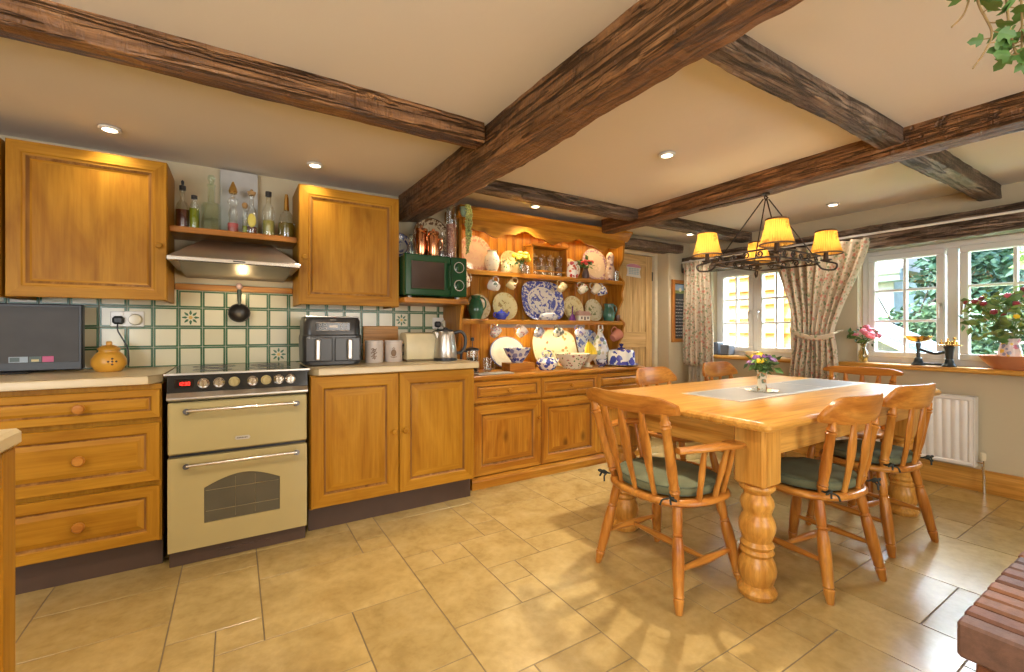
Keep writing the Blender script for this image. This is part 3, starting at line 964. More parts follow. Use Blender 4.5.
# tiled splashback: cream tiles with green borders, some with a flower
def splashback():
    P = 0.1155
    m = M()
    rnd = random.Random(3)
    yb = KY - 0.001; yf = KY - 0.010
    m.box(-1.5, 1.425, KY - 0.006, KY - 0.0005, 0.905, 1.40, 0.0005, 2)
    X0 = -0.283
    deco = {(0, 2), (4, 0), (11, 2), (-6, 1)}
    for i in range(-11, 15):
        for j in range(-1, 5):
            x0 = X0 + i * P; z0 = 0.905 + j * P; x1 = x0 + P; z1 = z0 + P
            zt = 1.385 if not (-0.30 < x0 + 0.01 < 0.32) else 1.352
            z1c = min(z1, zt); x1c = min(x1, 1.424); z0 = max(z0, 0.905)
            if z1c - z0 < 0.01 or x1c - x0 < 0.01 or x0 < -1.5: continue
            g = 0.0012; gb = 0.0085
            rings = [(g, KY - 0.005), (g + 0.002, yf), (g + gb, yf), (g + gb + 0.001, yf - 0.0005)]
            vs = []
            for e, y in rings:
                vs += [(x0 + e, y, z0 + e), (x1c - e, y, z0 + e), (x1c - e, y, z1c - e), (x0 + e, y, z1c - e)]
            fs = []; o = 0
            for r_ in range(3):
                for q in range(4):
                    fs.append((r_ * 4 + q, r_ * 4 + (q + 1) % 4, r_ * 4 + 4 + (q + 1) % 4, r_ * 4 + 4 + q))
            m.add(vs, fs[:12], 1)
            m.add([vs[12], vs[13], vs[14], vs[15]], [(0, 1, 2, 3)], 0)
            if (i, j) in deco:
                cx, cz = x0 + P / 2, z0 + P / 2
                for q in range(8):
                    a = q * PI / 4
                    pl = [(0.014, 0), (0.024, 0.007), (0.040, 0.003), (0.042, 0), (0.040, -0.003), (0.024, -0.007)]
                    poly = [(cx + u * math.cos(a) - w * math.sin(a), cz + u * math.sin(a) + w * math.cos(a)) for u, w in pl]
                    m.prism(poly, yf - 0.0012, yf - 0.0004, 'XZ', 1)
                m.lathe([(0, 0), (0.010, 0), (0.010, 0.0008), (0, 0.001)], (cx, yf - 0.0004, cz), 12, 3, RX(PI / 2))
    t = NT('tile_cream')
    isl = t.n('NewGeometry').outputs['Random Per Island']
    col = t.ramp(isl, [(0.0, (0.60, 0.55, 0.36)), (1.0, (0.70, 0.65, 0.46))])
    cream = t.set(Base_Color=col, Roughness=0.18)
    struct(m.build('wall_tiles', [cream, plain('tile_green', (0.045, 0.13, 0.055), 0.2), plain('tile_grout', (0.45, 0.45, 0.33), 0.8), plain('tile_ochre', (0.60, 0.38, 0.06), 0.3)], ang=20), 'cream tiles with green borders behind the worktops', 'tiles')
splashback()
struct(M().box(-0.298, 0.316, KY - 0.03, KY - 0.001, 1.355, 1.392, 0.004).build('trim_3', CW['X']), 'wooden rail along the top of the tiles under the hood', 'rail')

# ------------------------------------------------------------------ cooker
def cooker():
    x0, x1 = -0.270, 0.326
    yf = 2.60
    root = thing('range_cooker', 'cream double oven cooker with black control panel, between the wooden units', 'cooker', ((x0 + x1) / 2, 2.9, 0))
    m = M()
    m.box(x0 + 0.004, x1 - 0.004, yf + 0.035, 3.21, 0.02, 0.893, 0.004)
    m.build('body', blackmat_m, root)
    m = M().box(x0 - 0.012, x1 + 0.012, 2.60, 3.215, 0.893, 0.915, 0.006)
    hob = m.build('hob', black_m, root)
    m = M().box(x0 - 0.013, x1 + 0.013, 2.594, 2.602, 0.906, 0.9165, 0.002)
    m.build('hob_trim', steel_m, hob)
    m = M()
    for cx, cy, r in ((-0.10, 2.78, 0.085), (0.16, 2.78, 0.10), (-0.10, 3.02, 0.10), (0.16, 3.02, 0.085)):
        for rr in (r, r * 0.6):
            m.tube([(cx + rr * math.cos(a * PI / 16), cy + rr * math.sin(a * PI / 16), 0.9152) for a in range(32)], 0.0012, 4, closed=True)
    m.build('cooking_zones', plain('zone_grey', (0.10, 0.10, 0.10), 0.4), hob)
    # fascia leans back a little
    m = M()
    m.prism([(2.600, 0.905), (2.590, 0.826), (2.640, 0.826), (2.640, 0.893), (2.601, 0.893)], x0, x1, 'YZ')
    pan = m.build('control_panel', black_m, root)
    m = M()
    m.prism([(2.592, 0.826), (2.574, 0.804), (2.574, 0.796), (2.600, 0.784), (2.64, 0.784), (2.64, 0.826)], x0, x1, 'YZ')
    m.build('fascia_rail', steel_m, pan)
    def fpt(x, z): return (x, 2.590 + 0.010 * (z - 0.826) / 0.079 - 0.001, z)
    xs = (-0.130, -0.068, -0.005, 0.073, 0.133, 0.190, 0.244)
    for i, x in enumerate(xs):
        creamk = i in (2, 4)
        r = 0.0215
        c = fpt(x, 0.866)
        k = M().lathe([(0.0, 0), (r * 1.12, 0), (r * 1.12, 0.006), (r * 0.92, 0.010), (r * 0.86, 0.024), (r * 0.7, 0.028), (0, 0.028)], c, 20, mat=RX(PI / 2))
        k.box(c[0] - 0.003, c[0] + 0.003, c[1] - 0.036, c[1] - 0.02, c[2] - r * 0.9, c[2] + r * 0.9, 0.002)
        k.build('control_knob', cream_paint if creamk else chrome_m, pan)
    c = fpt(-0.205, 0.866)
    M().box(c[0] - 0.036, c[0] + 0.036, c[1] - 0.002, c[1] + 0.006, 0.846, 0.888, 0.002).build('clock_display', plain('display_black', (0.01, 0.004, 0.005), 0.1), pan)
    m = M()
    seg = {'a': (0, 2, 1, 2), 'b': (1, 1, 1, 2), 'c': (1, 0, 1, 1), 'd': (0, 0, 1, 0), 'e': (0, 0, 0, 1), 'f': (0, 1, 0, 2), 'g': (0, 1, 1, 1)}
    for q, ch in enumerate(('bc', 'abged', 'abgcd', 'abcdef')):
        ox = c[0] - 0.022 + q * 0.012; oz = 0.860
        for sgm in ch:
            a = seg[sgm]
            m.tube([(ox + a[0] * 0.007, c[1] - 0.003, oz + a[1] * 0.007), (ox + a[2] * 0.007, c[1] - 0.003, oz + a[3] * 0.007)], 0.0013, 4)
    m.build('clock_digits', emit('red_digits', (1.0, 0.03, 0.02), 2.5), pan)
    def handle(parent, z, yf):
        h = M()
        a, b = x0 + 0.075, x1 - 0.055
        h.tube([(a, yf - 0.045, z), (b, yf - 0.045, z)], 0.0085, 12)
        o = h.build('handle', chrome_m, parent)
        for x in (a, b):
            q = M()
            q.tube([(x, yf + 0.002, z - 0.012), (x, yf - 0.03, z - 0.004), (x, yf - 0.052, z)], [0.014, 0.013, 0.013], 12)
            q.build('handle_bracket', plain('bracket_metal', (0.10, 0.09, 0.085), 0.3, 0.8), parent)
    # upper door
    m = M().box(x0 + 0.002, x1 - 0.002, yf, yf + 0.034, 0.534, 0.779, 0.006)
    u = m.build('upper_door', cream_paint, root)
    handle(u, 0.742, yf)
    m = M()
    cx, cz = 0.030, 0.585
    m.prism([(cx - 0.034, cz), (cx - 0.028, cz + 0.009), (cx + 0.028, cz + 0.009), (cx + 0.034, cz), (cx + 0.028, cz - 0.009), (cx - 0.028, cz - 0.009)], yf - 0.003, yf, 'XZ', 0)
    for q in range(7):
        m.box(cx - 0.022 + q * 0.0065, cx - 0.018 + q * 0.0065, yf - 0.0036, yf - 0.0028, cz - 0.003, cz + 0.003, 0.0005, 1)
    m.build('badge', [steel_m, blackmat_m], u)
    # lower door with arched window
    wx0, wx1, wz0 = x0 + 0.142, x1 - 0.130, 0.192
    arch = lambda: [(wx0, wz0), (wx1, wz0)] + [(wx1 - (wx1 - wx0) * i / 16, 0.362 + 0.050 * math.sin(PI * i / 16)) for i in range(17)]
    m = M()
    dx0, dx1, dz0, dz1 = x0 + 0.002, x1 - 0.002, 0.078, 0.516
    A = arch()
    n = len(A)
    # door skin round the arch
    outer = []
    cx, cz = (wx0 + wx1) / 2, 0.29
    for (x, z) in A:
        dx, dz = x - cx, z - cz
        s = min((dx1 - cx if dx > 0 else cx - dx0) / max(abs(dx), 1e-6), (dz1 - cz if dz > 0 else cz - dz0) / max(abs(dz), 1e-6))
        outer.append((cx + dx * s, cz + dz * s))
    # insert the four corners
    vs = [(x, yf, z) for x, z in A] + [(x, yf, z) for x, z in outer] + [(x, yf + 0.03, z) for x, z in A]
    fs = [(i, (i + 1) % n, n + (i + 1) % n, n + i) for i in range(n)] + [(i, 2 * n + i, 2 * n + (i + 1) % n, (i + 1) % n) for i in range(n)]
    m.add(vs, fs)
    def corner(cxp, czp):
        # fill the triangle between the two projected points that straddle a corner
        best = None
        for i in range(n):
            a, b = outer[i], outer[(i + 1) % n]
            on = lambda p: (abs(p[0] - cxp) < 1e-6, abs(p[1] - czp) < 1e-6)
            if (on(a)[0] and on(b)[1] and not on(a)[1]) or (on(a)[1] and on(b)[0] and not on(a)[0]):
                best = (a, b)
        if best:
            m.add([(best[0][0], yf, best[0][1]), (best[1][0], yf, best[1][1]), (cxp, yf, czp)], [(0, 1, 2)])
    for a in (dx0, dx1):
        for b in (dz0, dz1): corner(a, b)
    m.box(dx0, dx1, yf + 0.0005, yf + 0.034, dz0, wz0 - 0.003, 0.001); m.box(dx0, dx1, yf + 0.0005, yf + 0.034, 0.415, dz1, 0.001)
    m.box(dx0, wx0 - 0.003, yf + 0.0005, yf + 0.034, wz0, 0.415, 0.001); m.box(wx1 + 0.003, dx1, yf + 0.0005, yf + 0.034, wz0, 0.415, 0.001)
    lo = m.build('lower_door', cream_paint, root, smooth=False)
    g = M().prism(arch(), yf + 0.008, yf + 0.012, 'XZ')
    t = NT('oven_glass')
    dotn = t.n('TexVoronoi', {'Vector': t.obj(), 'Scale': 220.0, 'Randomness': 0.0})
    g.build('oven_window', plain('oven_glass_dark', (0.10, 0.088, 0.06), 0.12), lo)
    w = M()
    for z in (0.245, 0.345): w.tube([(wx0 + 0.006, yf + 0.007, z), (wx1 - 0.006, yf + 0.007, z)], 0.0018, 5)
    for x in (0.0, 0.085): w.tube([(x, yf + 0.0072, wz0 + 0.01), (x, yf + 0.0072, 0.395)], 0.0009, 4)
    w.build('oven_racks', plain('rack_line', (0.33, 0.28, 0.17), 0.4, 0.5), lo)
    handle(lo, 0.486, yf)
    m = M()
    m.box(x0 + 0.006, x1 - 0.006, yf + 0.03, yf + 0.05, 0.0, 0.072, 0.002)
    for i in range(9): m.box(x0 + 0.20 + i * 0.026, x0 + 0.22 + i * 0.026, yf + 0.027, yf + 0.031, 0.03, 0.04, 0.001)
    m.build('plinth', plinth_m, root)
cooker()

# ------------------------------------------------------------------ hood
def hood():
    root = thing('extractor_hood', 'stainless steel cooker hood between the wall cabinets', 'extractor hood', (0.02, 3.0, 1.45))
    a, b = -0.285, 0.306
    m = M()
    vs = [(a, 2.745, 1.468), (b, 2.745, 1.468), (b, KY - 0.004, 1.468), (a, KY - 0.004, 1.468),
          (a, 2.745, 1.486), (b, 2.745, 1.486), (b, KY - 0.004, 1.50), (a, KY - 0.004, 1.50),
          (-0.155, 3.06, 1.632), (0.186, 3.06, 1.632), (0.186, KY - 0.004, 1.632), (-0.155, KY - 0.004, 1.632)]
    fs = [(0, 1, 5, 4), (1, 2, 6, 5), (2, 3, 7, 6), (3, 0, 4, 7), (4, 5, 9, 8), (5, 6, 10, 9), (6, 7, 11, 10), (7, 4, 8, 11), (8, 9, 10, 11), (3, 2, 1, 0)]
    m.add(vs, fs)
    m.build('canopy', steel_m, root, ang=10)
    M().box(a - 0.004, b + 0.004, 2.736, 2.750, 1.464, 1.488, 0.004).build('front_lip', chrome_m, root)
    m = M()
    m.box(-0.01, 0.045, 2.7335, 2.737, 1.474, 1.480, 0.001)
    m.build('badge', blackmat_m, root)
    m = M()
    m.prism([(2.76, 1.468), (KY - 0.02, 1.468), (KY - 0.05, 1.425), (2.90, 1.428)], -0.24, 0.26, 'YZ')
    m.build('underside', plain('hood_filter', (0.33, 0.29, 0.24), 0.4, 0.7), root)
    M().lathe([(0.0, 0.0), (0.013, 0.0), (0.013, 0.008), (0, 0.010)], (0.035, 2.86, 1.432), 16).build('hood_lamp', bulb_m, root)
hood()
lamp('hood_light', 'POINT', (0.035, 2.96, 1.350), 0.9, (1, 0.72, 0.36), 0.03)

# shelf above the hood with its bottles
m = M()
m.box(-0.301, 0.317, 2.985, KY - 0.002, 1.648, 1.682, 0.004)
o = solo(m, 'bottle_shelf', CW['X'], 'narrow wooden shelf above the hood holding glass bottles', 'shelf', loc=(0.01, 3.1, 1.648))
m = M().box(-0.079, 0.119, 3.205, KY - 0.002, 1.683, 2.09, 0.002)
struct(m.build('trim_4', plain('duct_grey', (0.50, 0.49, 0.47), 0.7), None, (0.02, 3.2, 1.683)), 'pale grey boxed duct behind the bottles', 'duct cover')

def bottle(name, x, y, z0, prof, label, mat=None, fill=None, stopper=None, fillm=None, n=20, extra=None, sx=1, sy=1):
    root = thing(name, label, 'bottle' if 'bottle' in name else name.split('_')[-1], (x, y, z0), group='bottles on the shelf above the hood' if 'bottle' in name and z0 > 1.68 and x < 0.4 else None, local=True)
    M().lathe(prof, n=n, sx=sx, sy=sy).build('glass_body', mat or clear_m, root)
    if fill:
        f = [(0, 0.004)] + [(max(r - 0.003, 0.002), max(z, 0.004)) for r, z in prof if z <= fill and r > 0] 
        rl = f[-1][0]
        f += [(rl, fill), (0, fill)]
        M().lathe(f, n=n, sx=sx, sy=sy).build('contents', fillm, root)
    if stopper:
        M().lathe(stopper[0], n=14).build('stopper', stopper[1], root)
    return root
zb = 1.6825
cork = plain('cork', (0.45, 0.28, 0.12), 0.8)
dark_liq = plain('dark_vinegar', (0.10, 0.025, 0.02), 0.1)
oil_g = plain('green_oil', (0.25, 0.30, 0.02), 0.1)
oil_y = plain('pale_oil', (0.40, 0.36, 0.10), 0.1)
bottle('preserve_bottle', -0.252, 3.10, zb, [(0, 0), (0.032, 0), (0.034, 0.01), (0.034, 0.11), (0.026, 0.145), (0.012, 0.165), (0.011, 0.21), (0.014, 0.215), (0.014, 0.222), (0, 0.222)], 'clear bottle half full of dark fruit, first from the left on the hood shelf', fill=0.11, fillm=dark_liq, stopper=([(0, 0.222), (0.016, 0.222), (0.016, 0.245), (0.006, 0.25), (0.008, 0.27), (0, 0.28)], blackmat_m))
bottle('oil_bottle', -0.197, 3.08, zb, [(0, 0), (0.024, 0), (0.026, 0.006), (0.026, 0.12), (0.014, 0.16), (0.012, 0.175), (0, 0.175)], 'small bottle of bright green oil with a black cap', fill=0.12, fillm=oil_g, stopper=([(0, 0.175), (0.015, 0.175), (0.015, 0.195), (0, 0.197)], blackmat_m))
bottle('ridged_bottle', -0.118, 3.10, zb, [(0, 0), (0.045, 0), (0.048, 0.01), (0.048, 0.15), (0.042, 0.165), (0.020, 0.172), (0.018, 0.26), (0.022, 0.265), (0.022, 0.275), (0, 0.275)], 'tall pale green square-shouldered glass bottle with a round stopper', mat=green_glass_m, n=8, stopper=([(0, 0.275), (0.010, 0.275), (0.016, 0.295), (0.020, 0.312), (0.014, 0.328), (0, 0.334)], green_glass_m))
bottle('figure_bottle', -0.012, 3.08, zb, [(0, 0), (0.028, 0), (0.030, 0.01), (0.022, 0.08), (0.026, 0.12), (0.016, 0.155), (0.028, 0.178), (0.030, 0.192), (0.022, 0.205), (0.012, 0.215), (0.011, 0.235), (0, 0.235)], 'waisted clear bottle with a gilt pyramid stopper and red label', stopper=([(0, 0.235), (0.020, 0.235), (0.020, 0.243), (0.024, 0.246), (0.018, 0.27), (0.004, 0.305), (0, 0.306)], brass_m), fill=0.06, fillm=plain('red_label', (0.45, 0.10, 0.09), 0.4))
bottle('slim_bottle', 0.047, 3.06, zb, [(0, 0), (0.014, 0), (0.015, 0.006), (0.014, 0.11), (0.008, 0.13), (0.008, 0.155), (0, 0.155)], 'slimmest little bottle with a cork, fifth on the hood shelf', fill=0.05, fillm=oil_g, stopper=([(0, 0.155), (0.012, 0.155), (0.016, 0.175), (0.01, 0.185), (0, 0.186)], cork))
bottle('lemon_bottle', 0.082, 3.08, zb, [(0, 0), (0.030, 0), (0.032, 0.008), (0.034, 0.10), (0.028, 0.14), (0.013, 0.175), (0.012, 0.225), (0.018, 0.24), (0, 0.24)], 'bottle with a yellow oval label and frilled top', fill=0.05, fillm=dark_liq, stopper=([(0, 0.24), (0.018, 0.24), (0.024, 0.26), (0.010, 0.255), (0.006, 0.275), (0, 0.276)], cork))
bottle('oil_bottle', 0.171, 3.09, zb, [(0, 0), (0.033, 0), (0.035, 0.008), (0.035, 0.165), (0.026, 0.19), (0.014, 0.205), (0.014, 0.25), (0, 0.25)], 'tall straight bottle of pale oil with a black cap', fill=0.10, fillm=oil_y, stopper=([(0, 0.25), (0.017, 0.25), (0.017, 0.278), (0, 0.28)], blackmat_m))
bottle('liqueur_bottle', 0.268, 3.08, zb, [(0, 0), (0.044, 0), (0.047, 0.01), (0.047, 0.10), (0.036, 0.145), (0.014, 0.175), (0.012, 0.215), (0, 0.215)], 'wide bottle of dark oil with a gold neck, rightmost on the hood shelf', fill=0.095, fillm=plain('brown_oil', (0.16, 0.12, 0.02), 0.1), stopper=([(0, 0.175), (0.0155, 0.175), (0.014, 0.218), (0.012, 0.255), (0.008, 0.275), (0, 0.276)], brass_m))
# the oval yellow label belongs to the sixth bottle
o = [x for x in bpy.data.objects if x.name == 'lemon_bottle'][0]
M().ball((0.0, -0.030, 0.085), 0.022, 16, 0, (1, 0.35, 1.9)).build('label_sticker', plain('label_yellow', (0.72, 0.62, 0.12), 0.5), o)

# ladle hanging from the rail
root = thing('hanging_ladle', 'black round ladle with a pale knob hanging on the tiles below the hood', 'ladle', (0.02, 3.19, 1.17))
cx = 0.02
m = M()
ang = R(58)
prof = [(0, -0.030), (0.03, -0.026), (0.052, -0.012), (0.064, 0.010), (0.066, 0.012), (0.061, 0.012), (0.05, -0.007), (0.028, -0.020), (0, -0.024)]
m.lathe([(a_ * 0.9, b_) for a_, b_ in prof], (cx, 3.195, 1.222), 28, mat=RX(PI / 2 - R(12)))
m.build('bowl', plain('ladle_black', (0.03, 0.026, 0.022), 0.35, 0.3), root)
M().tube([(cx, 3.20, 1.272), (cx, 3.205, 1.30), (cx, 3.207, 1.36), (cx, 3.205, 1.372)], [0.006, 0.011, 0.012, 0.008], 10).build('handle', plain('ladle_handle', (0.05, 0.07, 0.05), 0.5), root)
M().ball((cx, 3.200, 1.388), 0.018, 16, 0, (1, 0.8, 1.15)).build('knob', plain('pale_pink_ceramic', (0.62, 0.42, 0.36), 0.25), root)
# ------------------------------------------------------------------ dresser
SH1, SH2, TOP = 1.578, 1.198, 0.796
def dresser():
    x0, x1 = 1.400, 3.135
    root = thing('pine_dresser', 'orange pine dresser with open shelves of crockery over drawers and cupboards', 'dresser', ((x0 + x1) / 2, 3.03, 0))
    base_body(root, x0 + 0.006, x1 - 0.006, 2.822, 0.078, 0.762, DW, (0.592,))
    M().box(x0, x1 + 0.012, 2.782, KY - 0.002, 0.764, TOP, 0.009).build('counter_top', DW['X'], root)
    cols = ((1.418, 1.998), (2.004, 2.584), (2.590, 3.118))
    for i, (a, b) in enumerate(cols):
        d = wood_front('drawer', root, a, b, 0.602, 0.752, 2.80, SLIMP, DW, True)
        knob(d, (a + b) / 2, 2.803, 0.677, DW['X'], 0.017, 0.032)
        d = wood_front('door', root, a, b, 0.085, 0.584, 2.80, DOORP, DW)
        knob(d, b - 0.026 if i != 2 else a + 0.026, 2.803, 0.45, DW['X'], 0.015, 0.03)
    m = M()
    m.prism([(2.80, 0.0), (2.782, 0.0), (2.782, 0.052), (2.787, 0.058), (2.790, 0.066), (2.797, 0.070), (2.80, 0.078), (2.83, 0.078), (2.83, 0)], x0, x1, 'YZ')
    m.build('plinth', DW['X'], root)
    # rack
    m = M()
    n = 20; w = (3.117 - 1.443) / n
    for i in range(n):
        a = 1.443 + i * w
        m.box(a + 0.0008, a + w - 0.0008, KY - 0.020, KY - 0.003, TOP + 0.001, 2.0, 0.004)
    m.build('back_panel', DW['Z'], root)
    def side(xa, xb, pts):
        return M().prism([(KY - 0.003, pts[0][1])] + pts + [(KY - 0.003, pts[-1][1])], xa, xb, 'YZ').build('side_board', DW['Z'], root)
    sp = lambda P: [(v.x, v.y) for v in spline([(a, b, 0) for a, b in P], 5)]
    side(1.420, 1.442, sp([(3.10, TOP + 0.001), (3.08, 0.95), (3.04, 1.10), (3.04, 1.3), (3.04, 1.6), (3.04, 1.97)]))
    side(3.118, 3.140, sp([(3.03, TOP + 0.001), (3.03, 0.86), (3.09, 0.93), (3.10, 0.99), (3.05, 1.06), (3.045, 1.13), (3.03, 1.185), (3.09, 1.25), (3.10, 1.32), (3.05, 1.40), (3.06, 1.47), (3.03, 1.57), (3.09, 1.64), (3.10, 1.71), (3.05, 1.78), (3.04, 1.86), (3.03, 1.96)]))
    for z in (SH1, SH2):
        m = M()
        m.box(1.4425, 3.1175, 3.040, KY - 0.0205, z - 0.022, z, 0.002)
        m.box(1.4425, 3.1175, 3.046, 3.054, z, z + 0.006, 0.002)
        m.box(1.4425, 3.1175, 3.034, 3.040, z - 0.032, z - 0.002, 0.002)
        m.build('shelf', DW['X'], root)
    # cornice and scalloped pelmet
    m = M()
    m.prism([(KY - 0.003, 1.955), (3.03, 1.955), (3.022, 1.968), (3.010, 1.975), (3.000, 1.992), (2.978, 2.010), (2.965, 2.024), (2.965, 2.040), (KY - 0.003, 2.040)], 1.395, 3.175, 'YZ')
    m.build('cornice', DW['X'], root)
    m = M()
    top = [(3.117, 1.957), (1.443, 1.957)]
    low = []
    for i in range(121):
        u = i / 120; x = 1.443 + 1.674 * u
        ph = u * 3.0
        z = 1.878 + 0.030 * math.cos(2 * PI * ph) * (1 if (ph % 1) < 2 else 1) + 0.010 * math.cos(6 * PI * ph)
        low.append((x, z))
    # as quads, so the wavy edge stays clean
    vs = []; fs = []
    for y in (3.020, 3.038):
        for x, z in low: vs += [(x, y, z), (x, y, 1.957)]
    N = len(low)
    for i in range(N - 1):
        a = 2 * i
        fs.append((a, a + 2, a + 3, a + 1)); b = a + 2 * N
        fs.append((b, b + 1, b + 3, b + 2)); fs.append((a, b, b + 2, a + 2))
    fs.append((0, 1, 2 * N + 1, 2 * N)); fs.append((2 * N - 2, 4 * N - 2, 4 * N - 1, 2 * N - 1))
    m.add(vs, fs)
    m.build('pelmet', DW['X'], root)
    hk = M()
    HX1 = (1.52, 1.75, 1.935, 2.36, 2.59, 2.735, 2.83); HX2 = (1.71, 1.945, 2.14, 2.336, 2.563, 3.01)
    for z, xs in ((SH1, HX1), (SH2, HX2)):
        for x in xs:
            hk.tube([(x, 3.058, z - 0.020), (x, 3.058, z - 0.036), (x, 3.050, z - 0.046), (x, 3.040, z - 0.046), (x, 3.036, z - 0.038)], 0.002, 6)
    hk.build('cup_hooks', brass_m, root)
    s = M().box(1.78, 2.66, 3.075, 3.105, 1.146, 1.164, 0.003).build('strip_light', strip_m, root)
    M().box(1.77, 2.67, 3.0615, 3.073, 1.139, 1.1745, 0.002).build('light_cover', plain('cover_grey', (0.30, 0.24, 0.20), 0.5), s)
dresser()
lamp('shelf_strip_light', 'AREA', (2.22, 3.10, 1.135), 2.6, (1, 0.82, 0.42), rot=(R(-18), 0, 0), shape='RECTANGLE', size=0.86, size_y=0.03)

lamp('pelmet_light', 'AREA', (2.28, 3.10, 1.945), 3.8, (1, 0.74, 0.36), rot=(R(-10), 0, 0), shape='RECTANGLE', size=1.5, size_y=0.04)
# shelf and bracket for the microwave
root = thing('microwave_shelf', 'pine shelf with a curved bracket carrying the green microwave', 'shelf', (1.16, 3.0, 1.30))
M().box(0.930, 1.398, 2.83, KY - 0.002, 1.300, 1.335, 0.004).build('board', DW['X'], root)
pts = [(v.x, v.y) for v in spline([(2.90, 1.2995, 0), (2.93, 1.22, 0), (2.945, 1.12, 0), (2.965, 1.03, 0), (3.03, 0.97, 0), (3.08, 0.912, 0)], 5)]
M().prism([(KY - 0.012, 0.912)] + [(KY - 0.012, 1.2995)] + pts, 1.376, 1.397, 'YZ').build('bracket', DW['Z'], root)

def microwave():
    x0, x1, y0, y1, z0, z1 = 0.938, 1.388, 2.85, 3.20, 1.350, 1.625
    g = plain('microwave_green', (0.012, 0.062, 0.022), 0.15)
    root = thing('microwave', 'dark green retro microwave on the shelf under the thick beam', 'microwave', ((x0 + x1) / 2, 3.0, 1.335))
    M().box(x0, x1, y0 + 0.02, y1, z0, z1, 0.012).build('casing', g, root)
    xd = x0 + 0.325
    m = M()
    m.panel(x0, xd, z0, z1, y0 - 0.012, [(0, 0.03), (0, 0.008), (0.008, 0), (0.040, 0), (0.046, 0.005)], 0, 0, 1)
    d = m.build('door', [g, plain('microwave_window', (0.055, 0.032, 0.022), 0.12)], root, ang=25)
    hz = M().tube([(xd - 0.018, y0 - 0.014, z0 + 0.05), (xd - 0.018, y0 - 0.04, z0 + 0.07), (xd - 0.018, y0 - 0.04, z1 - 0.07), (xd - 0.018, y0 - 0.014, z1 - 0.05)], 0.007, 8)
    hz.build('handle', g, d)
    pnl = M().box(xd + 0.003, x1, y0 - 0.010, y0 + 0.021, z0, z1, 0.008).build('control_panel', g, root)
    for zz in (1.555, 1.430):
        k = M().lathe([(0, 0), (0.036, 0), (0.034, 0.005), (0.026, 0.007), (0.024, 0.022), (0, 0.024)], ((xd + x1) / 2, y0 - 0.010, zz), 20, mat=RX(PI / 2))
        k.box((xd + x1) / 2 - 0.003, (xd + x1) / 2 + 0.003, y0 - 0.038, y0 - 0.03, zz - 0.02, zz + 0.02, 0.002)
        k.build('dial', g, pnl)
        M().lathe([(0.034, 0), (0.038, 0), (0.038, 0.003), (0.034, 0.003), (0.034, 0)], ((xd + x1) / 2, y0 - 0.011, zz), 24, mat=RX(PI / 2)).build('dial_ring', steel_m, pnl)
    m = M()
    for x in (x0 + 0.05, x1 - 0.05):
        for y in (y0 + 0.05, y1 - 0.05): m.lathe([(0, 0), (0.02, 0), (0.018, 0.018), (0, 0.018)], (x, y, 1.3355), 12)
    m.build('feet', steel_m, root)
microwave()

# ------------------------------------------------------------------ crockery helpers
def plate(name, label, x, zb, Rr, mat, yb=3.228, tilt=12, sx=1.0, group='plates leaning on the dresser', cat='plate', square=False, off=0.0):
    m = M()
    prof = [(0, 0), (0.55 * Rr, 0), (0.62 * Rr, 0.003), (0.95 * Rr, 0.016), (Rr, 0.018), (Rr, 0.022), (0.95 * Rr, 0.0215), (0.66 * Rr, 0.009), (0.55 * Rr, 0.006), (0, 0.006)]
    m.lathe(prof, n=48, sx=sx)
    if square:
        nv = []
        for v in m.v:
            u = Vector((v.x / sx, v.y)); L = u.length
            if L > 1e-6:
                a = math.atan2(u.y, u.x); e = 0.5
                c, s_ = math.cos(a), math.sin(a)
                q = (abs(c) ** 4 + abs(s_) ** 4) ** -0.25
                k = 1 + (q - 1) * 0.75
                nv.append(Vector((v.x * k, v.y * k, v.z)))
            else: nv.append(v)
        m.v = nv
    t = R(tilt)
    cz = zb + Rr * math.cos(t) + 0.001
    cy = yb - 0.004 - Rr * math.sin(t) - off
    return solo(m, name, mat, label, cat, loc=(x, cy, cz), rot=(PI / 2 - t, 0, 0), group=group, local=True, ang=40)

def vessel(name, label, cat, x, y, z, prof, mat, handle=None, hmat=None, spout=None, rot=0, group=None, n=28, tilt=None, sx=1, sy=1, hr=0.006, lid=None, lidmat=None):
    root = thing(name, label, cat, (x, y, z), rot, group, local=True)
    if tilt: root.rotation_euler = (R(tilt[0]), R(tilt[1]), R(tilt[2]))
    body = M().lathe(prof, n=n, sx=sx, sy=sy)
    body.build('body', mat, root, ang=40)
    if handle: M().tube(spline(handle, 5), hr, 8, flat=(1.0, 1.3)).build('handle', hmat or mat, root)
    if spout: M().tube(spline(spout[0], 4), spout[1], 10).build('spout', hmat or mat, root)
    if lid: M().lathe(lid, n=n).build('lid', lidmat or mat, root)
    return root
def cupprof(r, h, foot=0.7, t=0.004):
    return [(0, 0), (r * foot, 0), (r * foot, 0.004), (r * 0.92, h * 0.3), (r, h * 0.65), (r * 1.02, h), (r * 1.02 - t, h), (r - t, h * 0.65), (r * 0.9 - t, h * 0.3), (r * foot - t, 0.008), (0, 0.008)]
def ring_handle(r, h, k=1.0):
    return [(r * 0.97, 0, h * 0.85), (r + 0.022 * k, 0, h * 0.88), (r + 0.032 * k, 0, h * 0.58), (r + 0.018 * k, 0, h * 0.25), (r * 0.92, 0, h * 0.22)]
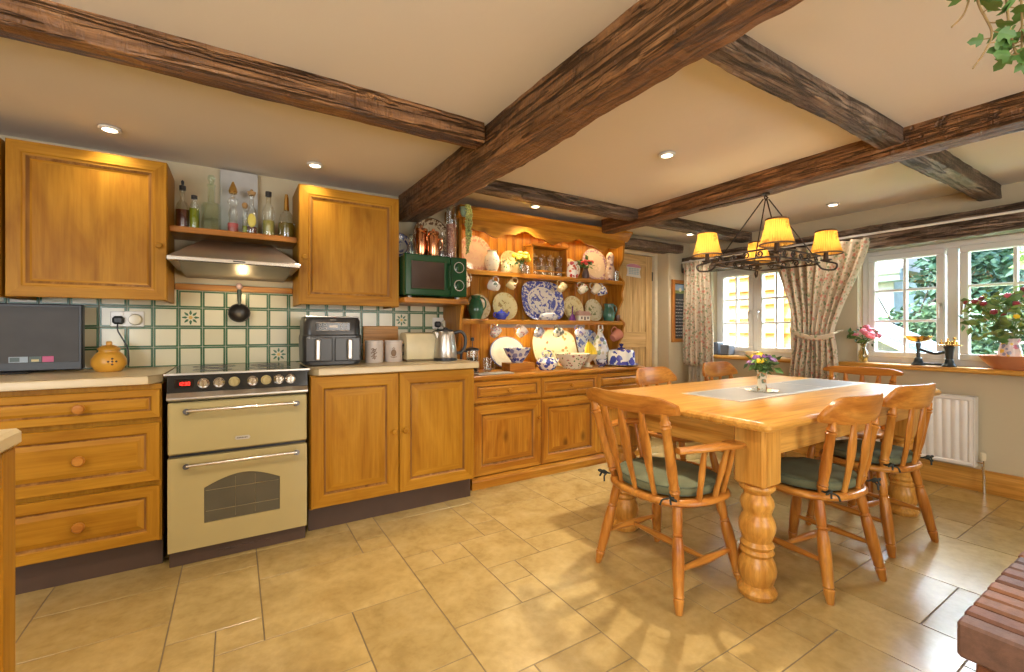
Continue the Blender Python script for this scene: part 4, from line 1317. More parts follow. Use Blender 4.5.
def mug(name, label, x, ztop, mat, group, r=0.038, h=0.078, tilt=30, yaw=0, cat='mug', y=3.055, hmat=None):
    """hangs from a hook by its handle: the handle is up, the mouth tips sideways"""
    root = thing(name, label, cat, (x, y, ztop), 0, group, local=True)
    # local: handle top at the origin
    Mx = RY(R(90 - tilt)) if False else Matrix.Identity(4)
    T = TR(0, 0, 0)
    # mug axis points to -Y/+X after tilting; handle loop above
    A = RZ(R(yaw)) @ RY(R(-90 + tilt)) @ TR(-(r + 0.026), 0, -h * 0.55)
    b = M(A).lathe(cupprof(r, h), n=24)
    b.build('body', mat, root, ang=40)
    hm = M(A).tube(spline(ring_handle(r, h), 5), 0.0045, 8)
    hm.build('handle', hmat or mat, root)
    return root
yel = (0.74, 0.60, 0.30); crm = (0.74, 0.66, 0.46); wht = (0.76, 0.73, 0.66)
blue = (0.05, 0.07, 0.32); brown = (0.26, 0.12, 0.06); grn = (0.09, 0.22, 0.07); rose = (0.50, 0.20, 0.18)
blue_wht = sprig('blue_on_white', wht, [blue, blue], 26, 0.42)
blue_spot = sprig('blue_sponge', wht, [blue, (0.12, 0.14, 0.42)], 36, 0.40)
floral = sprig('floral_ware', (0.76, 0.70, 0.54), [rose, (0.35, 0.12, 0.10), grn], 24, 0.24)
grey_floral = sprig('grey_floral', (0.60, 0.55, 0.50), [(0.30, 0.26, 0.30), rose], 40, 0.3)
green_glz = plain('green_glaze', (0.03, 0.12, 0.06), 0.12, var=0.3)
teal_glz = plain('teal_glaze', (0.07, 0.20, 0.14), 0.12, var=0.3)
G1, G2, G3, G4 = 'ornaments on the top dresser shelf', 'cups on the hooks of the top dresser shelf', 'mugs hanging over the dresser counter', 'crockery on the dresser counter'

# ---- top shelf
plate('platter', 'large pinkish patterned platter at the left end of the top dresser shelf', 1.625, SH1, 0.150, ceramic('pink_platter', (0.54, 0.37, 0.25), (0.45, 0.21, 0.15), (0.52, 0.33, 0.24), 0.15, 0.3, 0.6, 45))
vessel('ginger_jar', 'cream sprigged round jar on the top dresser shelf before the pinkish platter', 'jar', 1.735, 3.10, SH1, [(0, 0), (0.036, 0), (0.040, 0.006), (0.056, 0.05), (0.062, 0.09), (0.056, 0.125), (0.038, 0.15), (0.036, 0.165), (0.042, 0.172), (0.036, 0.172), (0.030, 0.15), (0, 0.15)], sprig('jar_sprig', crm, [(0.45, 0.42, 0.25), (0.5, 0.4, 0.3)], 28, 0.2), group=G1)
plate('side_plate', 'yellow round plate behind the yellow flowers on the top dresser shelf', 1.965, SH1, 0.105, ceramic('yellow_plate', yel, (0.62, 0.42, 0.14), (0.35, 0.30, 0.10), 0.105, 0.25, 0.3, 55))
vessel('posy_jug', 'small yellow jug with a flower face beside the cream jar, top dresser shelf', 'jug', 1.843, 3.085, SH1, [(0, 0), (0.026, 0), (0.032, 0.02), (0.033, 0.05), (0.022, 0.08), (0.026, 0.10), (0.022, 0.10), (0.018, 0.08), (0, 0.08)], sprig('yellow_jug', yel, [(0.5, 0.3, 0.1), grn], 30, 0.25), handle=ring_handle(0.03, 0.09), group=G1)
def flower_vase(name, label, x, y, z, prof, mat, heads, spread, hz, leafn=30, size=0.05, stems=10, seed=1, hr=0.014, group=None, leafmats=None, fw=6):
    root = thing(name, label, 'vase of flowers', (x, y, z), 0, group, local=True)
    M().lathe(prof, n=24).build('vase', mat, root, ang=40)
    rnd = random.Random(seed)
    h0 = max(p[1] for p in prof)
    s = M(); l = M(); tips = []
    for i in range(stems):
        a = rnd.random() * 2 * PI; q = math.sqrt(rnd.random())
        tip = (math.cos(a) * spread * q, math.sin(a) * spread * q, h0 + hz * (0.45 + 0.55 * rnd.random()) * (1.05 - 0.35 * q))
        s.tube(spline([(0, 0, 0.02), (tip[0] * .15, tip[1] * .15, h0), (tip[0] * .7, tip[1] * .7, h0 + (tip[2] - h0) * .6), tip], 3), 0.0016, 5)
        tips.append(tip)
    s.build('stems', leaf_m, root)
    leaves(l, (0, 0, h0 + hz * 0.45), (spread * 0.9, spread * 0.9, hz * 0.5), leafn, size, rnd)
    l.build('leaves', (leafmats or leaf_m), root, smooth=False, recalc=False)
    k = 0
    for mt, nm, num in heads:
        for _ in range(num):
            tip = Vector(tips[k % len(tips)]); k += 1
            f = M()
            r_ = hr * rnd.uniform(0.8, 1.2)
            ax = Vector((tip.x * 6, tip.y * 6, 0.6)).normalized()
            qm = Vector((0, 0, 1)).rotation_difference(ax).to_matrix().to_4x4()
            for ring, (nn, rr, zz) in enumerate(((fw, 1.0, 0.0), (fw, 0.62, 0.3))):
                for p in range(nn):
                    a = 2 * PI * (p + 0.5 * ring) / nn
                    c = qm @ Vector((math.cos(a) * r_ * rr * 0.6, math.sin(a) * r_ * rr * 0.6, zz * r_))
                    f.ball(tip + c, r_ * 0.5, 8, 0, (1, 1, 0.8))
            f.ball(tip + qm @ Vector((0, 0, r_ * 0.35)), r_ * 0.36, 8)
            f.build(nm, mt, root)
    return root
flower_vase('flower_glass', 'glass of bright yellow flowers on the top dresser shelf', 1.995, 3.07, SH1, [(0, 0), (0.030, 0), (0.032, 0.004), (0.034, 0.085), (0.032, 0.085), (0.030, 0.008), (0, 0.008)], clear_m, [(yellow_m, 'yellow_flower', 15)], 0.072, 0.095, 26, 0.04, 15, 3, 0.024, G1)
vessel('tumbler', 'small clear tumbler right of the yellow flowers on the top dresser shelf', 'glass', 2.058, 3.075, SH1, [(0, 0), (0.022, 0), (0.026, 0.075), (0.024, 0.075), (0.020, 0.006), (0, 0.006)], clear_m, group=G1)
# spice rack with four jars
root = thing('spice_rack', 'wooden gabled spice rack in the middle of the top dresser shelf', 'rack', (2.31, 3.16, SH1))
m = M()
a, b = 2.125, 2.50
m.box(a, a + 0.012, 3.10, 3.215, SH1 + 0.0005, SH1 + 0.255, 0.003); m.box(b - 0.012, b, 3.10, 3.215, SH1 + 0.0005, SH1 + 0.255, 0.003)
m.box(a + 0.012, b - 0.012, 3.205, 3.215, SH1 + 0.0005, SH1 + 0.245, 0.001)
m.box(a + 0.012, b - 0.012, 3.10, 3.205, SH1 + 0.0005, SH1 + 0.012, 0.001)
m.box(a + 0.012, b - 0.012, 3.098, 3.106, SH1 + 0.04, SH1 + 0.052, 0.001)
m.build('frame', DW['Z'], root)
m = M()
m.prism([(a - 0.012, SH1 + 0.2555), (b + 0.012, SH1 + 0.2555), (b + 0.012, SH1 + 0.268), (2.36, SH1 + 0.285), (2.33, SH1 + 0.305), (2.29, SH1 + 0.305), (2.26, SH1 + 0.285), (a - 0.012, SH1 + 0.268)], 3.09, 3.216, 'XZ')
m.build('gable', DW['X'], root)
M().lathe([(0, 0), (0.014, 0), (0.008, 0.012), (0.015, 0.028), (0.010, 0.04), (0, 0.043)], (2.31, 3.15, SH1 + 0.3055), 14).build('finial', plinth_m, root)
for i in range(4):
    x = 2.18 + i * 0.087
    r2 = thing('spice_jar', ('leftmost', 'second', 'third', 'rightmost')[i] + ' glass jar of brown spice in the wooden spice rack', 'jar', (x, 3.153, SH1 + 0.0125), 0, 'jars in the spice rack', local=True)
    M().lathe([(0, 0), (0.034, 0), (0.036, 0.006), (0.036, 0.115), (0.028, 0.135), (0.028, 0.15), (0, 0.15)], n=20).build('glass_body', clear_m, r2)
    M().lathe([(0, 0.003), (0.032, 0.003), (0.032, 0.085), (0, 0.09)], n=18).build('spice', plain('spice', ((0.30, 0.12, 0.03), (0.25, 0.14, 0.06), (0.36, 0.2, 0.07), (0.22, 0.10, 0.05))[i], 0.9), r2)
    M().lathe([(0, 0.1505), (0.031, 0.1505), (0.031, 0.166), (0.008, 0.168), (0.011, 0.185), (0, 0.187)], n=16).build('lid', clear_m if i % 2 else cork, r2)
plate('side_plate', 'cream round plate behind the red patterned jug on the top dresser shelf', 2.600, SH1, 0.098, ceramic('cream_plate', (0.76, 0.68, 0.42), (0.62, 0.48, 0.22), (0.7, 0.58, 0.32), 0.098, 0.3, 0.3, 55))
vessel('patterned_jug', 'white jug with red leaf pattern on the top dresser shelf', 'jug', 2.545, 3.085, SH1, [(0, 0), (0.045, 0), (0.050, 0.01), (0.056, 0.05), (0.050, 0.09), (0.040, 0.12), (0.046, 0.145), (0.042, 0.145), (0.035, 0.12), (0, 0.11)], sprig('red_leaf_ware', wht, [(0.45, 0.05, 0.05), (0.55, 0.12, 0.08)], 20, 0.36), handle=ring_handle(0.046, 0.135), group=G1)
flower_vase('flower_vase', 'small dark vase of red flowers on the top dresser shelf before the biggest round platter', 2.70, 3.085, SH1, [(0, 0), (0.026, 0), (0.034, 0.03), (0.028, 0.07), (0.020, 0.09), (0.024, 0.10), (0.020, 0.10), (0, 0.09)], plain('dark_vase', (0.10, 0.06, 0.06), 0.3), [(plain('petal_red', (0.62, 0.07, 0.07), 0.6), 'red_flower', 7)], 0.070, 0.085, 36, 0.05, 9, 5, 0.017, G1)
plate('platter', 'biggest cream round platter with a purplish rim at the right of the top dresser shelf', 2.895, SH1, 0.158, ceramic('rim_platter', (0.56, 0.45, 0.34), (0.36, 0.22, 0.30), (0.64, 0.5, 0.4), 0.158, 0.2, 0.6, 50))
vessel('figurine_bottle', 'tall slim pottery bottle with a figure at the right end of the top dresser shelf', 'bottle', 3.035, 3.12, SH1, [(0, 0), (0.040, 0), (0.050, 0.02), (0.052, 0.07), (0.044, 0.12), (0.030, 0.16), (0.034, 0.20), (0.040, 0.23), (0.030, 0.262), (0.014, 0.28), (0, 0.285)], sprig('figure_ware', (0.50, 0.36, 0.28), [(0.20, 0.13, 0.16), (0.62, 0.52, 0.44)], 22, 0.34), group=G1)
vessel('tumbler', 'clear glass tumbler at the right end of the top dresser shelf beside the pottery bottle', 'glass', 3.055, 3.068, SH1, [(0, 0), (0.026, 0), (0.032, 0.095), (0.030, 0.095), (0.024, 0.006), (0, 0.006)], clear_m, group=G1)

# ---- hanging under the top shelf
ht = SH1 - 0.044
mug('hanging_jug', 'cream floral jug hanging beside the microwave under the top dresser shelf', 1.52, ht, floral, G2, 0.050, 0.11, 62, 10, 'jug')
mug('hanging_cup', 'white cup with a dark star hanging above the blue teapot', 1.75, ht, sprig('star_cup', wht, [(0.10, 0.13, 0.10)], 18, 0.3), G2, 0.042, 0.075, 20, -60, 'cup')
mug('hanging_cup', 'yellow cup hanging at the left top of the large blue platter', 1.935, ht, sprig('yellow_cup', yel, [brown], 18, 0.25), G2, 0.036, 0.07, 40, -30, 'cup')
mug('hanging_cup', 'yellowish cup hanging at the right top of the large blue platter', 2.36, ht, sprig('straw_cup', yel, [(0.6, 0.42, 0.15)], 20, 0.3), G2, 0.036, 0.07, 42, 180, 'cup')
mug('hanging_cup', 'pale floral cup hanging third from the right end under the top dresser shelf', 2.59, ht, floral, G2, 0.038, 0.075, 38, 165, 'cup')
mug('hanging_cup', 'cream cup hanging second from the right end under the top dresser shelf', 2.735, ht, cream_cer, G2, 0.038, 0.085, 50, 160, 'cup')
mug('hanging_cup', 'blue and white cup hanging last at the right under the top dresser shelf', 2.83, ht, blue_spot, G2, 0.040, 0.08, 25, 150, 'cup')

# ---- middle shelf
plate('side_plate', 'cream plate behind the dark green jug on the middle dresser shelf', 1.66, SH2, 0.105, ceramic('straw_plate', (0.70, 0.60, 0.38), (0.55, 0.40, 0.2), (0.6, 0.48, 0.28), 0.105, 0.3, 0.5, 55))
vessel('green_jug', 'dark green glazed jug at the left end of the middle dresser shelf', 'jug', 1.590, 3.10, SH2, [(0, 0), (0.036, 0), (0.042, 0.01), (0.058, 0.06), (0.060, 0.10), (0.046, 0.145), (0.034, 0.17), (0.040, 0.19), (0.034, 0.19), (0.028, 0.17), (0, 0.16)], green_glz, handle=[(0.034, 0, 0.178), (0.075, 0, 0.165), (0.088, 0, 0.115), (0.058, 0, 0.07)])
plate('dinner_plate', 'yellow plate with a fruit motif behind the blue teapot, middle dresser shelf', 1.905, SH2, 0.118, ceramic('fruit_plate', (0.76, 0.68, 0.36), (0.66, 0.5, 0.2), (0.42, 0.30, 0.12), 0.118, 0.2, 0.3, 40))
vessel('teapot', 'small bright blue teapot before the fruit plate on the middle dresser shelf', 'teapot', 1.815, 3.09, SH2, [(0, 0), (0.028, 0), (0.030, 0.005), (0.046, 0.03), (0.044, 0.055), (0.025, 0.072), (0.008, 0.076), (0.010, 0.088), (0, 0.09)], plain('bright_blue_glaze', (0.04, 0.06, 0.40), 0.15), handle=[(-0.040, 0, 0.06), (-0.066, 0, 0.055), (-0.066, 0, 0.03), (-0.042, 0, 0.022)], spout=([(0.038, 0, 0.028), (0.06, 0, 0.045), (0.072, 0, 0.07)], 0.007))
plate('platter', 'large oval blue and white landscape platter in the centre of the dresser', 2.285, SH2, 0.178, ceramic('willow_platter', wht, (0.10, 0.12, 0.40), (0.12, 0.14, 0.42), 0.172, 0.26, 0.75, 40, motif_r=0.66, sx=1.25), sx=1.25, tilt=13, square=True)
vessel('butter_dish', 'low blue and white dish before the large oval platter', 'dish', 2.28, 3.085, SH2, [(0, 0), (0.060, 0), (0.078, 0.022), (0.084, 0.030), (0.070, 0.034), (0.066, 0.058), (0.045, 0.072), (0.008, 0.076), (0.010, 0.088), (0, 0.090)], sprig('dish_blue', (0.62, 0.60, 0.58), [(0.25, 0.27, 0.42)], 34, 0.42), sx=1.25, sy=0.55)
plate('dinner_plate', 'yellow patterned plate behind the purple bell on the middle dresser shelf', 2.635, SH2, 0.118, ceramic('bird_plate', (0.74, 0.64, 0.34), (0.60, 0.44, 0.18), (0.45, 0.36, 0.18), 0.118, 0.28, 0.5, 50))
vessel('hand_bell', 'small purple bell with an upright handle on the middle dresser shelf', 'bell', 2.545, 3.085, SH2, [(0, 0), (0.034, 0), (0.032, 0.008), (0.020, 0.05), (0.012, 0.06), (0.006, 0.065), (0.006, 0.12), (0.009, 0.13), (0, 0.135)], plain('bell_purple', (0.14, 0.04, 0.16), 0.2))
# cottage ornament
root = thing('cottage_ornament', 'small pottery cottage with a pink roof on the middle dresser shelf', 'ornament', (2.672, 3.09, SH2))
M().box(2.608, 2.738, 3.065, 3.125, SH2 + 0.0005, SH2 + 0.055, 0.006).build('walls', cream_cer, root)
m = M()
m.prism([(3.052, SH2 + 0.052), (3.138, SH2 + 0.052), (3.095, SH2 + 0.092)], 2.600, 2.746, 'YZ')
m.box(2.630, 2.648, 3.088, 3.106, SH2 + 0.07, SH2 + 0.102, 0.003)
m.build('roof', plain('roof_pink', (0.50, 0.30, 0.24), 0.3), root)
m = M()
for x in (2.628, 2.664, 2.70): m.box(x, x + 0.016, 3.0625, 3.0655, SH2 + 0.012 if x == 2.664 else SH2 + 0.02, SH2 + 0.042, 0.001)
m.build('windows', plinth_m, root)
plate('dinner_plate', 'greenish floral plate beside the teal jug on the middle dresser shelf', 2.885, SH2, 0.108, ceramic('herb_plate', (0.72, 0.64, 0.42), (0.55, 0.44, 0.22), (0.22, 0.24, 0.10), 0.108, 0.25, 0.4, 44))
vessel('teal_jug', 'teal green jug at the right end of the middle dresser shelf', 'jug', 3.005, 3.105, SH2, [(0, 0), (0.040, 0), (0.046, 0.01), (0.056, 0.05), (0.052, 0.10), (0.042, 0.13), (0.048, 0.17), (0.042, 0.17), (0.036, 0.13), (0, 0.12)], teal_glz, handle=[(0.044, 0, 0.155), (0.085, 0, 0.15), (0.092, 0, 0.10), (0.054, 0, 0.05)])
vessel('beaker', 'little brown pot right of the teal jug on the middle dresser shelf', 'pot', 3.088, 3.075, SH2, cupprof(0.024, 0.062), plain('brown_glaze', (0.14, 0.05, 0.03), 0.2))

# ---- hanging over the counter
ht = SH2 - 0.044
for i, (x, mat, lab, tl, yw) in enumerate((
    (1.71, grey_floral, 'grey brown mug hanging first from the left over the oval white platter', 40, 200),
    (1.945, sprig('rose_mug', (0.70, 0.60, 0.52), [rose], 34, 0.3), 'pinkish mug hanging second from the left under the strip light', 40, 170),
    (2.14, sprig('grey_mug', (0.42, 0.40, 0.44), [(0.25, 0.24, 0.32)], 34, 0.4), 'grey blue mug hanging third from the left under the strip light', 28, 205),
    (2.336, sprig('green_mug', (0.55, 0.52, 0.42), [(0.16, 0.17, 0.14)], 26, 0.4), 'olive patterned mug hanging fourth from the left under the strip light', 28, 190),
    (2.563, sprig('violet_mug', (0.62, 0.58, 0.60), [(0.20, 0.18, 0.42)], 34, 0.42), 'violet speckled mug hanging fifth from the left before the blue platter', 35, 165))):
    mug('hanging_mug', lab, x, ht, mat, G3, 0.038, 0.078, tl, yw)
mug('hanging_jug', 'salmon pink jug hanging at the right end over the blue and white dome', 3.01, ht - 0.02, plain('salmon_glaze', (0.62, 0.25, 0.17), 0.2), None, 0.050, 0.095, 30, 175, 'jug')

# ---- dresser counter
Zc = TOP + 0.0008
root = thing('cafetiere', 'black framed glass coffee press at the left end of the dresser counter', 'coffee press', (1.50, 2.98, Zc), local=True)
M().lathe([(0, 0.012), (0.044, 0.012), (0.046, 0.018), (0.046, 0.17), (0.044, 0.17), (0.044, 0.02), (0, 0.02)], n=24).build('glass_beaker', clear_m, root)
M().lathe([(0, 0.021), (0.042, 0.021), (0.042, 0.12), (0, 0.12)], n=20).build('coffee', plain('coffee', (0.012, 0.007, 0.004), 0.15), root)
M().lathe([(0, 0), (0.050, 0), (0.050, 0.011), (0, 0.011)], n=24).build('base', blackmat_m, root)
M().lathe([(0, 0.171), (0.050, 0.171), (0.050, 0.182), (0.025, 0.192), (0, 0.194)], n=24).build('lid', blackmat_m, root)
M().lathe([(0, 0.194), (0.003, 0.194), (0.003, 0.24), (0.014, 0.244), (0.014, 0.266), (0, 0.27)], n=14).build('plunger', blackmat_m, root)
M().tube(spline([(-0.045, 0, 0.165), (-0.085, 0, 0.165), (-0.092, 0, 0.10), (-0.075, 0, 0.04), (-0.046, 0, 0.03)], 5), 0.009, 8).build('handle', blackmat_m, root)
vessel('glass_mug', 'clear glass mug beside the coffee press on the dresser counter', 'mug', 1.635, 2.99, Zc, cupprof(0.034, 0.11, 0.9), clear_m, handle=ring_handle(0.034, 0.11))
m = M().box(1.46, 1.76, 2.80, 2.92, Zc, Zc + 0.010, 0.004)
solo(m, 'slate_board', plain('grey_board', (0.32, 0.30, 0.28), 0.35), 'flat grey board on the dresser counter before the coffee press', 'board', loc=(1.61, 2.86, Zc))
plate('platter', 'oval white platter with a thin blue line at the left of the dresser counter', 1.925, Zc, 0.135, ceramic('line_platter', (0.60, 0.58, 0.53), (0.52, 0.51, 0.50), (0.57, 0.55, 0.50), 0.135, 0.2, 0.3, 30, sx=1.25, edge=(0.12, 0.16, 0.36)), sx=1.25, tilt=14)
m = M()
x0, x1, y0, y1 = 1.80, 2.03, 2.93, 3.06
m.box(x0, x1, y0, y0 + 0.012, Zc, Zc + 0.065, 0.002); m.box(x0, x1, y1 - 0.012, y1, Zc, Zc + 0.065, 0.002)
m.box(x0, x0 + 0.012, y0 + 0.012, y1 - 0.012, Zc, Zc + 0.065, 0.002); m.box(x1 - 0.012, x1, y0 + 0.012, y1 - 0.012, Zc, Zc + 0.065, 0.002)
m.box(x0 + 0.012, x1 - 0.012, y0 + 0.012, y1 - 0.012, Zc, Zc + 0.01, 0.001)
m.box(x0 + 0.012, x1 - 0.012, y0 + 0.012, y1 - 0.012, Zc + 0.054, Zc + 0.0635, 0.001)
solo(m, 'wooden_box', CW['X'], 'low wooden box under the blue patterned bowl on the dresser counter', 'box', loc=(1.915, 2.995, Zc))
vessel('mixing_bowl', 'blue patterned white bowl standing on the low wooden box', 'bowl', 1.905, 2.995, Zc + 0.066, [(0, 0), (0.045, 0), (0.047, 0.008), (0.085, 0.055), (0.112, 0.115), (0.108, 0.115), (0.08, 0.058), (0.042, 0.014), (0, 0.012)], sprig('bowl_blue', (0.56, 0.54, 0.54), [(0.06, 0.07, 0.25), (0.2, 0.2, 0.36)], 17, 0.40))
plate('platter', 'biggest cream floral platter leaning behind the floral bowl on the dresser counter', 2.415, Zc, 0.165, sprig('cream_floral', (0.60, 0.55, 0.40), [(0.50, 0.13, 0.08), (0.40, 0.22, 0.10), (0.30, 0.32, 0.14)], 11, 0.20), sx=1.45, tilt=14, square=True)
vessel('teapot', 'blue and white patterned teapot in the middle of the dresser counter', 'teapot', 2.165, 2.95, Zc, [(0, 0), (0.060, 0), (0.064, 0.006), (0.086, 0.035), (0.088, 0.06), (0.066, 0.09), (0.028, 0.102), (0.010, 0.106), (0.016, 0.125), (0, 0.13)], blue_wht, handle=[(-0.030, 0, 0.098), (-0.045, 0, 0.14), (0.0, 0, 0.155), (0.045, 0, 0.14), (0.030, 0, 0.098)], spout=([(0.075, 0, 0.04), (0.10, 0, 0.055), (0.118, 0, 0.085)], [0.016, 0.015, 0.013, 0.012, 0.011, 0.010, 0.010, 0.009, 0.009]))
vessel('floral_bowl', 'large cream bowl with red flowers on the dresser counter', 'bowl', 2.43, 2.95, Zc, [(0, 0), (0.075, 0), (0.078, 0.012), (0.115, 0.05), (0.148, 0.118), (0.152, 0.124), (0.146, 0.124), (0.11, 0.055), (0.07, 0.016), (0, 0.014)], floral)
plate('platter', 'square blue marbled dish leaning right of centre on the dresser counter', 2.80, Zc + 0.06, 0.135, ceramic('marbled_blue', (0.60, 0.62, 0.68), (0.10, 0.14, 0.42), (0.16, 0.20, 0.48), 0.135, 0.5, 0.5, 26, motif_r=0.6), tilt=16, square=True)
o = bpy.data.objects
m = M()
m.box(2.70, 2.90, 3.14, 3.20, Zc, Zc + 0.058, 0.004)
solo(m, 'wooden_block', DW['X'], 'small wooden block under the square blue marbled dish', 'block', loc=(2.8, 3.17, Zc))
vessel('pedestal_bowl', 'cream footed bowl holding bananas on the dresser counter', 'bowl', 2.635, 2.985, Zc, [(0, 0), (0.045, 0), (0.046, 0.006), (0.022, 0.018), (0.020, 0.04), (0.04, 0.055), (0.082, 0.10), (0.088, 0.112), (0.083, 0.112), (0.04, 0.064), (0, 0.060)], cream_cer)
root = thing('banana_bunch', 'bunch of ripe yellow bananas standing in the footed bowl', 'bananas', (2.645, 2.985, Zc + 0.075), local=True)
ban = plain('banana_yellow', (0.80, 0.55, 0.02), 0.45, var=0.1)
for i in range(5):
    a = -1.0 + i * 0.5
    x = 0.042 * math.sin(a); 
    M().tube(spline([(x * 1.3, -0.015 - 0.02 * math.cos(a), 0.0), (x * 1.45, -0.034 * math.cos(a) - 0.012, 0.05), (x * 0.9, -0.022 * math.cos(a), 0.10), (x * 0.15, 0, 0.145)], 4), [0.007, 0.012, 0.015, 0.016, 0.0165, 0.0165, 0.016, 0.015, 0.014, 0.012, 0.010, 0.007, 0.005], 8).build('banana', ban, root)
M().tube([(0, 0, 0.14), (0.002, 0.002, 0.165)], [0.008, 0.006], 8).build('stem', plain('banana_stem', (0.16, 0.10, 0.02), 0.7), root)
vessel('swan_jug', 'tall blue and white goose shaped jug with a looped neck by the bananas', 'jug', 2.865, 3.075, Zc + 0.0, [(0, 0), (0.042, 0), (0.05, 0.012), (0.078, 0.08), (0.080, 0.14), (0.058, 0.22), (0.030, 0.28), (0.022, 0.31), (0.026, 0.33), (0, 0.335)], sprig('goose_ware', (0.62, 0.60, 0.60), [(0.15, 0.18, 0.36), (0.24, 0.30, 0.20), (0.5, 0.42, 0.30)], 15, 0.36), handle=[(-0.018, 0, 0.325), (-0.016, 0, 0.365), (0.022, 0, 0.37), (0.03, 0, 0.33), (0.022, 0, 0.30)], hmat=white_cer)
vessel('small_bowl', 'little dark blue patterned bowl between the bananas and the dome', 'bowl', 2.745, 2.93, Zc, cupprof(0.048, 0.065, 0.55), sprig('small_blue', (0.55, 0.56, 0.60), [blue, (0.05, 0.05, 0.14)], 30, 0.45))
root = thing('cheese_dome', 'blue and white cheese dome with a dark knob at the right of the dresser counter', 'cheese dish', (2.985, 2.925, Zc), local=True)
M().lathe([(0, 0), (0.10, 0), (0.155, 0.012), (0.158, 0.016), (0.10, 0.010), (0, 0.008)], n=36).build('dish', blue_wht, root)
M().lathe([(0.112, 0.013), (0.118, 0.013), (0.122, 0.03), (0.118, 0.125), (0.108, 0.142), (0.06, 0.150), (0, 0.152)], n=36).build('cover', sprig('dome_blue', wht, [blue, (0.08, 0.08, 0.36)], 13, 0.44), root)
M().lathe([(0, 0.152), (0.036, 0.152), (0.030, 0.162), (0.012, 0.166), (0.010, 0.176), (0.020, 0.186), (0.018, 0.198), (0, 0.202)], n=18).build('knob', plain('navy_glaze', (0.03, 0.03, 0.14), 0.15), root)

# ---- things on the microwave
Zm = 1.6255
plate('decorative_plate', 'blue rimmed plate at the left behind the green glass bottle, on the microwave', 1.000, Zm, 0.098, ceramic('navy_plate', (0.55, 0.52, 0.48), (0.05, 0.06, 0.20), (0.16, 0.16, 0.30), 0.098, 0.4, 0.8, 40, edge=(0.03, 0.03, 0.08)), yb=3.23, group='ornaments on the microwave', off=0.04)
plate('decorative_plate', 'brown and cream plate standing behind the copper pots on the microwave', 1.262, Zm + 0.06, 0.145, ceramic('brown_plate', (0.56, 0.44, 0.28), (0.16, 0.08, 0.04), (0.45, 0.32, 0.18), 0.145, 0.36, 0.6, 50, edge=(0.10, 0.05, 0.03)), yb=3.235, group='ornaments on the microwave')
m = M()
m.box(1.15, 1.37, 3.15, 3.198, Zm, Zm + 0.058, 0.004)
solo(m, 'wooden_block', plinth_m, 'dark wooden block under the brown plate behind the copper pots', 'block', loc=(1.26, 3.17, Zm))
bottle('glass_cruet', 1.022, 2.95, Zm, [(0, 0), (0.036, 0), (0.040, 0.008), (0.040, 0.02), (0.022, 0.09), (0.014, 0.115), (0.014, 0.14), (0.018, 0.145), (0, 0.145)], 'conical pale green glass bottle on the left of the microwave top', mat=green_glass_m)
def copper_pot(x, y, s, label):
    vessel('copper_pot', label, 'pot', x, y, Zm, [(0, 0), (0.036 * s, 0), (0.040 * s, 0.008), (0.041 * s, 0.15 * s), (0.036 * s, 0.165 * s), (0.040 * s, 0.172 * s), (0.034 * s, 0.172 * s), (0, 0.16 * s)], copper_m, handle=[(0.040 * s, 0, 0.14 * s), (0.068 * s, 0, 0.14 * s), (0.070 * s, 0, 0.08 * s), (0.040 * s, 0, 0.05 * s)], group='copper pots on the microwave', lid=[(0, 0.1725 * s), (0.043 * s, 0.1725 * s), (0.040 * s, 0.19 * s), (0.010, 0.2 * s), (0.010, 0.212 * s), (0, 0.214 * s)])
copper_pot(1.108, 2.99, 1.06, 'taller shiny copper pot, left one of two on the microwave')
copper_pot(1.168, 2.92, 0.92, 'shorter shiny copper pot, right one of two on the microwave')
bottle('storage_jar', 1.245, 2.95, Zm, [(0, 0), (0.036, 0), (0.038, 0.006), (0.038, 0.11), (0.026, 0.13), (0.026, 0.145), (0, 0.145)], 'clear glass storage jar with a lid, right of the copper pots', fill=0.05, fillm=plain('dark_beans', (0.08, 0.04, 0.03), 0.5), stopper=([(0, 0.146), (0.030, 0.146), (0.030, 0.16), (0.010, 0.168), (0.012, 0.185), (0, 0.19)], clear_m))
bottle('pasta_jar', 1.316, 2.95, Zm, [(0, 0), (0.036, 0), (0.037, 0.006), (0.037, 0.36), (0.035, 0.365), (0, 0.365)], 'tall glass pasta jar full of reddish pasta at the right of the microwave top', fill=0.25, fillm=sprig('pasta', (0.42, 0.18, 0.12), [(0.55, 0.32, 0.22), (0.25, 0.08, 0.06)], 70, 0.4, rough=0.6), stopper=([(0, 0.3655), (0.038, 0.3655), (0.038, 0.385), (0, 0.387)], clear_m))
# trailing plant on the dresser's left upright
root = thing('trailing_plant', 'pale green trailing succulent hanging at the left end of the dresser cornice', 'plant', (1.412, 2.935, 1.975), local=True)
M().lathe([(0, -0.03), (0.018, -0.03), (0.032, 0.0), (0.034, 0.035), (0.030, 0.035), (0.026, 0.0), (0, -0.01)], n=16).build('pot', plain('plant_pot_green', (0.26, 0.38, 0.28), 0.3), root)
rnd = random.Random(8)
st = M(); lv = M()
for i in range(9):
    a = rnd.uniform(-2.2, 0.3); r0 = rnd.uniform(0.02, 0.045); L = rnd.uniform(0.14, 0.30)
    P = [(0.01, 0, 0.03), (math.cos(a) * r0, math.sin(a) * r0, 0.035), (math.cos(a) * r0 * 1.2, math.sin(a) * r0 * 1.2, -L * .5), (math.cos(a) * r0, math.sin(a) * r0, -L)]
    S = spline(P, 8)
    st.tube(S, 0.0015, 5)
    for p in S[5:]:
        for _ in range(2):
            lv.ball(p + Vector((rnd.uniform(-.008, .008), rnd.uniform(-.008, .008), rnd.uniform(-.006, .006))), rnd.uniform(0.005, 0.008), 6)
st.build('stems', leaf_m, root); lv.build('beads', plain('succulent', (0.56, 0.62, 0.22), 0.4, var=0.25), root)

